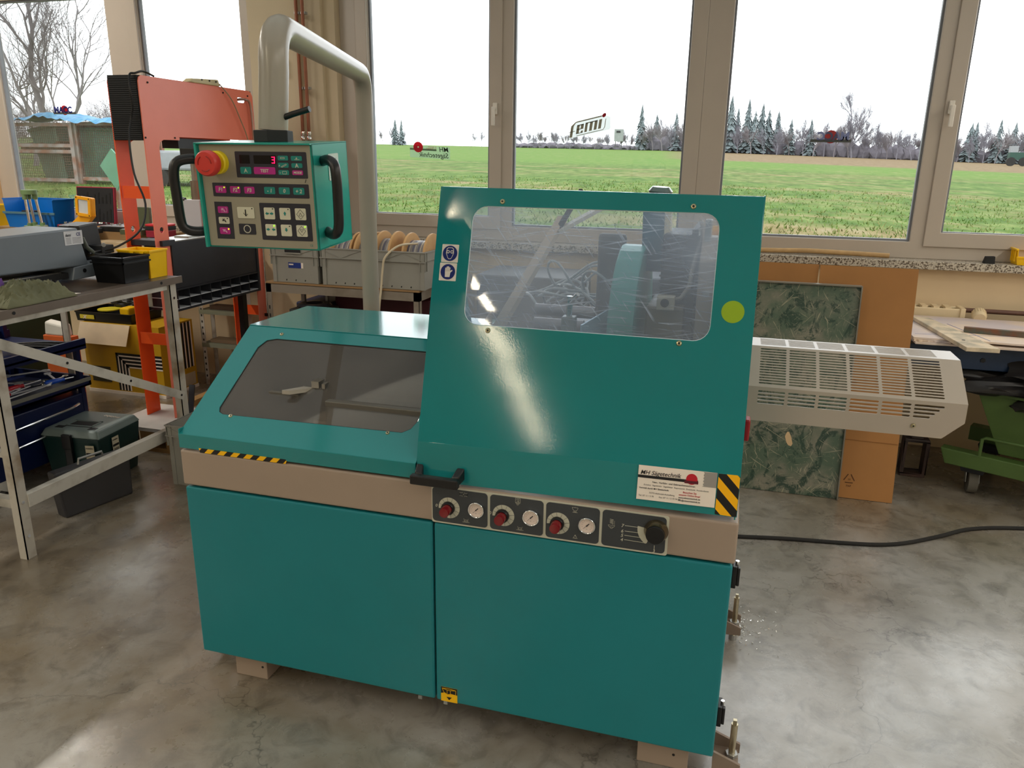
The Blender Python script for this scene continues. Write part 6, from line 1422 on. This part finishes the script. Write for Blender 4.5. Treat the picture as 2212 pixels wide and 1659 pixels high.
tag(B().tube(smooth_path([(-3.10, 3.75, 2.030), (-3.09, 3.66, 2.045), (-3.09, 3.60, 2.030), (-3.10, 3.57, 2.02), (-3.09, 3.55, 1.949), (-3.095, 3.56, 1.86), (-3.115, 3.56, 1.80), (-3.104, 3.52, 1.70), (-3.08, 3.5, 1.526), (-3.005, 3.47, 1.374), (-2.96, 3.36, 1.25), (-2.98, 3.22, 1.18), (-3.0, 3.1, 1.165), (-2.99, 3.04, 1.16)]), .0055, 8).build('power_cable', BLACK, smooth=True), 'black cable hanging from the orange band saw down to the workbench', 'cable')
pal = thing('pallet', 'wooden pallet with a pale board below the orange band saw', 'pallet', (-3.1, 4.0, 0))
PW = M('pallet_wood', (150, 112, 64), .8, var=.15, scale=9)
B().box(-3.36, -2.90, 3.40, 3.80, .118, .139).build('pale_board', M('pale_board', (200, 194, 188), .6), pal)
B().box(-3.36, -2.90, 4.42, 4.72, .118, .139).build('rear_board', PW, pal)
B().box(-3.10, -3.04, 3.80, 4.42, .08, .118).build('stringer', PW, pal); B().box(-3.30, -3.24, 3.80, 4.42, .08, .118).build('stringer', PW, pal)
for y in (3.40, 3.68, 4.6): B().box(-3.36, -2.90, y, y+.09, 0, .022).build('bottom_board', PW, pal)
for y in (3.40, 3.68, 4.6):
    for x in (-3.34, -3.16, -2.99): B().box(x, x+.09, y, y+.09, .022, .118).build('block', PW, pal)
# drill press column behind
dpn = thing('drill_press', 'small drill press with grey column and threaded rod on the window bench', 'press', (-3.56, 4.6, 1.055))
B().box(-3.632, -3.50, 4.55, 4.68, 1.055, 1.335).build('column_block', M('cast_grey_light', (188, 186, 190), .5, rgb2=(150, 140, 128), mix=(.5, .6), scale=5), dpn, bevel=.003)
B().cyl((-3.565, 4.61, 1.335), (-3.565, 4.61, 1.46), .034, seg=24).build('sleeve', M('sleeve_steel', (150, 138, 126), .3, .9), dpn, smooth=True)
B().cyl((-3.565, 4.61, 1.46), (-3.565, 4.61, 1.60), .021, seg=20).build('threaded_rod', STEEL, dpn, smooth=True)
for k in range(16): B().ring((-3.565, 4.61, 1.463+.0085*k), (0, 0, 1), .025, .02, .003, 20).build('thread', STEEL, dpn)
B().box(-3.63, -3.50, 4.56, 4.66, 1.60, 1.68).build('head', BLACK, dpn, bevel=.008)
B().cyl((-3.70, 4.56, 1.345), (-3.62, 4.56, 1.335), .013, seg=12).build('knob', BLACK, dpn)
B().box(-3.80, -3.45, 4.47, 4.72, 1.035, 1.055).build('base_plate', BLACKM, dpn)
# window bench with tool cases
wb = thing('window_bench', 'beige board bench along the window behind the orange band saw', 'bench', (-4.6, 4.65, 0))
B().box(-6.1, -3.36, 4.45, 4.825, 1.00, 1.034).build('board', M('bench_board_beige', (196, 174, 138), .7, var=.08), wb)
B().box(-6.1, -3.36, 4.447, 4.452, .86, 1.0).build('apron', M('bench_board_beige', (0, 0, 0)), wb)
for x in (-6.0, -4.2): B().box(x, x+.05, 4.5, 4.55, 0, 1.0).box(x, x+.05, 4.75, 4.8, 0, 1.0).build('leg', LEGM, wb)
ZB = 1.035
riser = tag(B().box(-5.6, -3.85, 4.60, 4.82, ZB, ZB+.055).build('riser_board', M('riser_wood', (150, 122, 84), .7)), 'low wooden riser board on the window bench under the tool cases', 'board')
ZR = ZB+.056
bbn = open_bin('storage_bin', -5.25, -4.795, 4.60, 4.80, ZR, ZR+.205, BLUE, 'blue open fronted storage bin on the window bench', front=ZR+.10, flare=.92)
B().box(-5.26, -4.785, 4.592, 4.60, ZR+.10, ZR+.115).build('front_lip', M('blue_grey_lip', (80, 120, 136), .5), bbn)
tag(B().box(-5.16, -5.05, 4.66, 4.73, ZR+.005, ZR+.12).build('dark_box', BLACKM, bevel=.006), 'dark box inside the blue storage bin', 'box')
open_bin('storage_bin', -5.75, -5.36, 4.55, 4.78, ZR-.056, ZR+.15, YELLOW, 'yellow storage bin left of the blue one', front=ZR+.05, flare=.9)
# green spindle stand
gsd = thing('spindle_stand', 'sage green stand with three steel rods between two discs', 'stand', (-4.87, 4.50, ZB))
SGN = M('sage_green', (110, 138, 92), .5)
B().cyl((-4.865, 4.5, ZB), (-4.865, 4.5, 1.112), .05, seg=24).cyl((-4.865, 4.5, 1.112), (-4.865, 4.5, 1.122), .075, seg=30).build('lower_disc', SGN, gsd, smooth=True)
B().cyl((-4.885, 4.5, 1.340), (-4.885, 4.5, 1.370), .052, seg=30).build('upper_disc', SGN, gsd, smooth=True)
for k in range(3):
    a = 2.1*k+.4; p = V((-4.865+.045*math.cos(a), 4.5+.045*math.sin(a), 1.122)); q = V((-4.885+.036*math.cos(a), 4.5+.036*math.sin(a), 1.34))
    B().cyl(p, q, .010, seg=14).build('rod', CHROME, gsd, smooth=True); B().cyl(p, p+V((0, 0, .02)), .017, seg=14).cyl(q-V((0, 0, .035)), q, .017, seg=14).build('collar', SGN, gsd)
# open tool cases
def socket_case(x0, x1, y0, y1, z, mat, inner, label, lid=None, n=14, seed=0, edge=None, lining=True):
    t = thing('tool_case', label, 'case', ((x0+x1)/2, (y0+y1)/2, z)); r = random.Random(seed)
    B().box(x0, x1, y0, y1, z, z+.035).build('tray', mat, t, bevel=.004)
    B().box(x0+.01, x1-.01, y0+.01, y1-.01, z+.034, z+.038).build('insert', inner, t)
    for k in range(n):
        x = x0+.02+(x1-x0-.05)*(k+.5)/n; y = y0+.03+(y1-y0-.06)*r.random(); rr = r.uniform(.006, .012)
        if r.random() < .6: B().cyl((x, y, z+.044), (x+r.uniform(.01, .03), y+r.uniform(-.02, .02), z+.044), rr*.8, seg=10).build('socket', CHROME, t)
        else: B().cyl((x, y, z+.036), (x, y, z+.052), rr, seg=12).build('socket', CHROME, t)
    if lid:
        h, lean = lid
        T_ = Matrix.Translation((0, y1, z+.035)) @ Matrix.Rotation(lean, 4, 'X') @ Matrix.Translation((0, -y1, -(z+.035)))
        l = B(T_).box(x0, x1, y1-.006, y1+.02, z+.035, z+.035+h).build('lid', edge or mat, t, bevel=.004)
        if not lining: return t
        B(T_).box(x0+.008, x1-.008, y1-.008, y1-.004, z+.043, z+.027+h).build('lid_lining', inner, l)
        for a in range(2):
            for k in range(9): B(T_).box(x0+.03+(x1-x0-.07)*k/8, x0+.042+(x1-x0-.07)*k/8, y1-.0095, y1-.008, z+.06+a*h*.45, z+.06+a*h*.45+h*.3*(.6+.4*((k*7) % 3)/2)).build('moulded_slot', BLACK, l)
    return t
TRK = M('tray_black', (22, 22, 24), .6); TRR = M('case_red', (150, 24, 50), .45)
socket_case(-4.78, -4.44, 4.60, 4.80, ZR, TRR, TRK, 'red edged socket case standing open with black lining in front of the left window', lid=(.265, -.10), seed=1)
socket_case(-5.02, -4.79, 4.47, 4.585, ZB, TRR, TRK, 'flat red tool tray in front of the blue bin', n=8, seed=2)
socket_case(-4.60, -4.36, 4.46, 4.585, ZR-.01, TRK, M('insert_grey', (160, 164, 172), .5), 'black tray with chrome sockets below the open red case', n=14, seed=3)
socket_case(-4.42, -4.10, 4.60, 4.80, ZR, TRK, M('insert_grey', (0, 0, 0)), 'black socket tray lying right of the open red case', n=14, seed=4)
socket_case(-4.14, -3.96, 4.50, 4.598, ZR-.005, M('case_olive', (76, 84, 58), .5), M('insert_grey', (0, 0, 0)), 'olive tool case with raised lid between the orange posts', lid=(.15, -.05), n=10, seed=5, lining=False)
rc_ = thing('tool_case', 'closed red and black tool case right of the olive case', 'case', (-3.86, 4.62, ZB))
B().box(-3.95, -3.80, 4.53, 4.66, ZR-.02, ZR+.03).build('lower_shell', TRR, rc_, bevel=.006); B().box(-3.95, -3.80, 4.528, 4.662, ZR+.03, ZR+.055).build('middle_band', TRK, rc_, bevel=.002); B().box(-3.95, -3.80, 4.53, 4.66, ZR+.055, ZR+.072).build('upper_shell', M('case_red2', (206, 40, 52), .4), rc_, bevel=.006)
tag(B().box(-3.94, -3.81, 4.50, 4.63, ZB, ZB+.032).build('blade_box', M('pale_blue_box', (150, 170, 186), .5), bevel=.003), 'flat pale blue box under the closed red case', 'box')
# work light
wl = thing('work_light', 'yellow work light with its head tipped up behind the grey saw', 'lamp', (-4.5, 4.42, ZB))
Tw = Matrix.Translation((-4.31, 4.40, 1.277)) @ Matrix.Rotation(.10, 4, 'Y')
YO = M('worklight_yellow', (246, 170, 8), .4)
B(Tw).plate(rrect(-.062, -.066, .062, .066, .008), [rrect(-.042, -.046, .042, .046, .008)], (0, -.02, 0), *XZ, .012).build('front_frame', YO, wl)
B(Tw).box(-.058, .058, -.008, .035, -.062, .062).build('housing', YO, wl, bevel=.008)
B(Tw).box(-.042, .042, -.014, -.010, -.046, .046).build('lens', M('lens_pale', (206, 210, 210), .12), wl)
for (a, c) in ((-.052, -.056), (.052, -.056), (-.052, .056), (.052, .056)): B(Tw).cyl((a, -.021, c), (a, -.023, c), .004, seg=8).build('screw', BLACKM, wl)
B().hexa([(-4.62, 4.40, ZB), (-4.46, 4.40, ZB), (-4.46, 4.44, ZB), (-4.62, 4.44, ZB)], [(-4.375, 4.40, 1.213), (-4.25, 4.40, 1.213), (-4.25, 4.43, 1.213), (-4.375, 4.43, 1.213)]).build('stand_flap', YO, wl, bevel=.003)
sg_ = thing('safety_glasses', 'clear safety glasses in front of the work light', 'glasses', (-4.72, 4.47, ZB))
for dx in (0, .07): B().lathe([(0, .004), (.02, .002), (.03, -.003), (.031, -.005)], (-4.75+dx, 4.40, ZB+.075), (0, -1, .1), 20).build('lens', glass('clear_lens', haze=.25, scol=(.8, .84, .86)) if 'clear_lens' not in MC else MC['clear_lens'], sg_, smooth=True)
B().tube([(-4.78, 4.41, ZB+.08), (-4.80, 4.5, ZB+.05), (-4.79, 4.55, ZB+.02)], .003, 6).build('temple', BLACK, sg_)
# loose tools at the far left of the window bench
rj = random.Random(21)
labs = ['pair of black handled pliers standing in the tool clutter at far left', 'bent chrome tube in the clutter at far left', 'small white part in the clutter at far left', 'brass fitting in the clutter at far left', 'red capped part in the clutter at far left', 'black ring clamp in the clutter at far left']
tag(B().tube([(-5.35, 4.47, ZB+.02), (-5.30, 4.48, ZB+.12), (-5.27, 4.48, ZB+.17)], .010, 8).tube([(-5.28, 4.47, ZB+.02), (-5.29, 4.48, ZB+.10), (-5.31, 4.48, ZB+.16)], .010, 8).build('pliers', BLACK, smooth=True), labs[0], 'pliers')
tag(B().tube(smooth_path([(-5.42, 4.46, ZB+.17), (-5.32, 4.46, ZB+.165), (-5.24, 4.46, ZB+.11), (-5.18, 4.46, ZB+.03)]), .006, 8).build('metal_tube', M('tube_dark', (120, 112, 100), .3, .7), smooth=True), labs[1], 'tube')
tag(B().blob((-5.30, 4.46, ZB+.018), (.05, .02, .02), 3, .3, 2).build('plastic_part', M('part_white', (226, 226, 230), .4), smooth=True), labs[2], 'part')
tag(B().cyl((-5.20, 4.47, ZB+.02), (-5.13, 4.49, ZB+.03), .014, seg=12).build('brass_fitting', M('brass', (190, 160, 90), .3, .9), smooth=True), labs[3], 'fitting')
tag(B().cyl((-5.10, 4.46, ZB+.015), (-5.06, 4.47, ZB+.015), .014, seg=12).build('capped_part', RH, smooth=True), labs[4], 'part')
tag(B().ring((-5.38, 4.455, ZB+.035), (0, -1, .2), .034, .022, .012, 24).build('ring_clamp', BLACK, smooth=True), labs[5], 'clamp')

# yellow box with stripes and black tray
yb = thing('cardboard_box', 'large yellow and black printed cardboard box on the floor behind the orange legs', 'box', (-4.0, 4.42, 0))
B().box(-4.34, -3.70, 4.26, 4.60, .012, .50).build('carton', M('carton_yellow', (190, 146, 10), .6, var=.08), yb)
B().box(-4.345, -3.695, 4.255, 4.605, .0, .022).build('white_edge', STICKERW, yb)
B().hexa([(-4.345, 4.20, .365), (-3.93, 4.20, .365), (-3.93, 4.204, .365), (-4.345, 4.204, .365)], [(-4.345, 4.255, .500), (-3.93, 4.255, .500), (-3.93, 4.259, .500), (-4.345, 4.259, .500)]).build('open_flap', M('flap_cream', (226, 204, 172), .7), yb)
bkp = B(); wp_ = B()
for k in range(4):
    o_ = .016*k*1.6
    for bb_, q0, q1 in ((bkp, 0, .016), (wp_, .016, .026)):
        a, c = -4.08+o_+q0, -4.08+o_+q1
        bb_.box(a, c, 4.2565, 4.259, .03, .30-o_-q0); bb_.box(a, -3.70, 4.2565, 4.259, .30-o_-q1, .30-o_-q0)
bkp.build('black_stripe', INKB, yb); wp_.build('white_stripe', STICKERW, yb)
b2 = B(); w2_ = B()
for k in range(4):
    b2.box(-3.6985, -3.697, 4.44+.036*k, 4.458+.036*k, .16, .49); w2_.box(-3.6985, -3.697, 4.458+.036*k, 4.469+.036*k, .16, .49)
b2.build('black_stripe', INKB, yb); w2_.build('white_stripe', STICKERW, yb)
B().box(-3.6985, -3.697, 4.44, 4.58, .03, .12).build('info_label', M('label_beige', (186, 170, 142), .6), yb)
B().box(-4.30, -4.14, 4.2565, 4.2585, .08, .19).build('dark_print', M('print_dark', (50, 44, 20), .7), yb)
bt_ = open_bin('tool_tray', -4.40, -3.93, 4.28, 4.58, .502, .565, BLACK, 'black tray with a yellow and white label on top of the yellow box', 'tray', flare=.97)
lbx = B().box(-4.36, -4.24, 4.276, 4.279, .52, .548).build('paper_label', M('label_yellow', (226, 206, 60), .5), bt_)
text('X', .03, STICKERW, lbx, (-4.33, 4.275, .522), shear=.3, bold=.002)
tag(B().cyl((-4.22, 4.40, .568), (-4.22, 4.40, .575), .075, seg=28).build('sanding_disc', M('disc_yellow', (206, 190, 40), .6)), 'flat yellow disc lying in the black tray', 'disc')
tag(B().box(-4.08, -4.0, 4.34, 4.44, .51, .60).build('tape_measure', M('tape_yellow', (240, 190, 0), .5), bevel=.01), 'small yellow block in the black tray beside the orange post', 'tool')
tag(B().blob((-4.15, 4.5, .60), (.12, .05, .035), 9, .4, 3).build('chain', M('chain_dark', (40, 38, 36), .35, .5), smooth=False), 'dark heap of chain in the black tray', 'chain')
# grey rack behind far legs
rk = thing('shelf_rack', 'narrow grey perforated steel rack behind the far orange legs', 'rack', (-3.5, 4.6, 0))
for (x, y) in ((-3.675, 4.66), (-3.675, 4.78), (-3.36, 4.78)):
    p = B().box(x-.002, x+.032, y, y+.003, 0, .82).box(x-.002, x+.001, y, y+.03, 0, .82).build('post', LEGM, rk)
for k in range(12): B().box(-3.663, -3.655, 4.6565, 4.660, .06+.045*k, .075+.045*k).build('slot', BLACKM, rk)
for z in (.53, .285): B().box(-3.675, -3.33, 4.655, 4.81, z, z+.03).build('shelf', M('shelf_grey_green', (132, 136, 116), .5), rk)
tag(B().box(-3.60, -3.40, 4.68, 4.76, .562, .59).build('dark_board', M('board_brown_dark', (70, 50, 34), .7)), 'dark offcut board on the upper shelf of the narrow rack', 'board')
tag(B().box(-3.62, -3.36, 4.68, 4.78, .317, .34).build('paper_stack', M('paper_brown', (120, 100, 76), .7)), 'stack of brown papers on the lower shelf of the narrow rack', 'papers')

# ------------------------------------------------------------------ shelf table with crates and cable reels
stb = thing('storage_table', 'grey perforated steel storage table below the left end of the wide window', 'table', (-2.2, 4.35, 0))
SG2 = M('shelf_steel_taupe', (138, 128, 116), .45, rgb2=(116, 104, 90), mix=(.45, .65), scale=5)
B().box(-2.69, -1.70, 4.03, 4.033, .843, .895).box(-2.69, -1.70, 4.03, 4.05, .892, .895).build('front_beam', SG2, stb)
B().box(-2.69, -1.70, 4.717, 4.72, .843, .895).build('rear_beam', SG2, stb)
B().box(-1.703, -1.70, 4.03, 4.72, .843, .895).build('side_beam', SG2, stb); B().box(-2.69, -2.687, 4.03, 4.72, .843, .895).build('side_beam', SG2, stb)
B().box(-2.69, -1.70, 4.03, 4.72, .895, .905).build('shelf_board', M('board_particle', (150, 118, 80), .8), stb)
for (x, s_) in ((-2.69, 1), (-1.70, -1)):
    for y in (4.03, 4.69):
        l_ = B().box(min(x, x+s_*.035), max(x, x+s_*.035), y, y+.003, 0, .895).box(min(x, x+s_*.003), max(x, x+s_*.003), y, y+.035, 0, .895).build('leg', SG2, stb)
        if y < 4.1:
            sl = B()
            for k in range(15): sl.box(x+s_*.017-.004, x+s_*.017+.004, y-.0012, y, .04+.05*k, .062+.05*k)
            sl.build('slot', BLACKM, l_)
B().box(-2.69, -1.70, 4.03, 4.72, .30, .31).build('lower_shelf', SG2, stb)
B().box(-2.59, -2.565, 4.25, 4.27, .31, .84).build('inner_post', ZINC, stb); B().box(-2.42, -2.405, 4.25, 4.27, .31, .84).build('inner_post', ZINC, stb)
c1 = euro('euro_crate', -2.645, -2.335, 4.035, 4.43, .907, .215, GREYCR, 'narrow grey plastic crate with blue label, left one on the storage table')
B().box(-2.545, -2.445, 4.026, 4.032, 1.085, 1.106).build('grip_opening', BLACKM, c1); B().box(-2.55, -2.44, 4.024, 4.030, 1.078, 1.085).build('grip_bar', GREYCR, c1)
lb_ = B().plate([(-2.535, .993), (-2.450, .993), (-2.450, 1.025), (-2.535, 1.025)], [], (0, 4.041, 0), *XZ, .0006).build('blue_label', M('label_blue', (20, 50, 130), .4), c1)
B().plate([(-2.450, .993), (-2.435, .993), (-2.435, 1.025), (-2.450, 1.025)], [], (0, 4.0405, 0), *XZ, .0006).build('label_end', STICKERW, c1)
text('AUER', .010, STICKERW, lb_, (-2.530, 4.040, 1.010), bold=.0002) if False else B().box(-2.53, -2.50, 4.0395, 4.0402, 1.010, 1.018).build('printed_line', STICKERW, lb_)
euro('euro_crate', -2.315, -1.665, 4.035, 4.43, .907, .215, GREYCR, 'wide grey plastic crate holding wooden cable reels, right one on the storage table')
FLG = M('reel_plywood', (206, 164, 110), .6, rgb2=(184, 136, 84), mix=(.4, .65), scale=5)
def reel(xa, xb, yc, zc, r, label, cabm):
    t = thing('cable_reel', label, 'reel', ((xa+xb)/2, yc, zc-r))
    for x in (xa, xb):
        f = B().cyl((x-.007, yc, zc), (x+.007, yc, zc), r, seg=44).build('flange', FLG, t, smooth=True, bevel=.002)
        B().cyl((x+.0072, yc, zc), (x+.0085, yc, zc), r*.09, seg=16).cyl((x+.0072, yc+r*.05, zc-r*.28), (x+.0085, yc+r*.05, zc-r*.28), r*.05, seg=10).build('hole', INKB, f)
    n = int((xb-xa-.016)/.011); cw = []
    rr = r*.66
    for k in range(n+1):
        x = xa+.012+.011*k; B().ring((x-.005, yc, zc), (1, 0, 0), rr+.006, rr-.004, .010, 30).build('cable_turn', cabm[k % len(cabm)], t, smooth=True)
    return t
CA = [M('cable_grey', (150, 146, 146), .4), M('cable_pale', (190, 184, 176), .4), M('cable_blue_grey', (110, 110, 130), .4)]
reel(-2.295, -2.165, 4.24, 1.060, .140, 'plywood cable reel behind the control panel, leftmost in the wide crate', CA)
reel(-2.135, -2.045, 4.24, 1.060, .145, 'plywood cable reel hidden partly by the pipe, second in the wide crate', CA)
reel(-2.005, -1.915, 4.24, 1.066, .148, 'plywood cable reel with grey cable right of the pipe in the wide crate', CA)
reel(-1.83, -1.70, 4.24, 1.064, .145, 'plywood cable reel with pale cable beside the hood edge, rightmost in the crate', CA[::-1])
tag(B().tube(smooth_path([(-1.76, 4.16, 1.155), (-1.83, 4.06, 1.150), (-1.895, 4.018, 1.09), (-1.915, 4.018, 1.02), (-1.93, 4.02, .90), (-1.94, 4.01, .80), (-1.955, 4.01, .60), (-1.96, 4.02, .35)]), .0065, 8).build('cable_end', M('cable_pale2', (214, 200, 172), .45), smooth=True), 'pale cable end hanging from the reels over the crate front', 'cable')
tag(B().box(-2.80+.03, -2.62, 4.25, 4.6, .60, .735).build('blue_box', M('box_navy', (20, 34, 84), .5), bevel=.01), 'navy blue box below the left end of the storage table', 'box') if False else tag(B().box(-2.66, -2.44, 4.30, 4.6, .311, .74).build('blue_box', M('box_navy', (20, 34, 84), .5), bevel=.01), 'navy blue box on the lower shelf of the storage table', 'box')
tag(B().box(-2.38, -1.75, 4.30, 4.62, .311, .80).build('maroon_box', M('box_maroon', (64, 6, 26), .6), bevel=.004), 'dark maroon box on the lower shelf of the storage table', 'box')
tag(B().lathe([(.055, 0), (.09, .0), (.105, .012), (.09, .026), (.055, .026), (.045, .015), (.055, 0)], (-2.45, 4.17, .742), (0, 0, 1), 32).build('rubber_ring', M('ring_dark', (52, 52, 58), .3), smooth=True), 'dark rounded ring lying in front of the maroon box', 'ring')
tag(B().box(-2.56, -2.34, 4.06, 4.27, .70, .741).build('parts_tray', M('parts_tray_dark', (60, 56, 54), .6), bevel=.003), 'dark parts tray under the rounded ring', 'tray')
tag(B().box(-2.60, -2.30, 4.06, 4.28, .311, .70).build('cardboard_carton', M('carton_dark', (80, 68, 54), .8), bevel=.003), 'dim brown carton carrying the parts tray', 'box')
# black appliance behind the hood window
tag(B().hexa([(-.72, 4.20, 0), (-.12, 4.20, 0), (-.12, 4.7, 0), (-.72, 4.7, 0)], [(-.70, 4.22, 1.02), (-.14, 4.22, 1.02), (-.14, 4.68, 1.02), (-.70, 4.68, 1.02)]).build('machine_cabinet', M('cabinet_slate', (70, 78, 92), .5, var=.1), bevel=.02), 'slate grey cabinet behind the machine, seen through the hood window', 'cabinet')
tag(B().box(-1.45, -.85, 4.3, 4.75, 0, .98).build('machine_cabinet', M('cabinet_mid_grey', (112, 112, 114), .5, var=.1), bevel=.01), 'mid grey cabinet behind the machine, left of the slate one', 'cabinet')
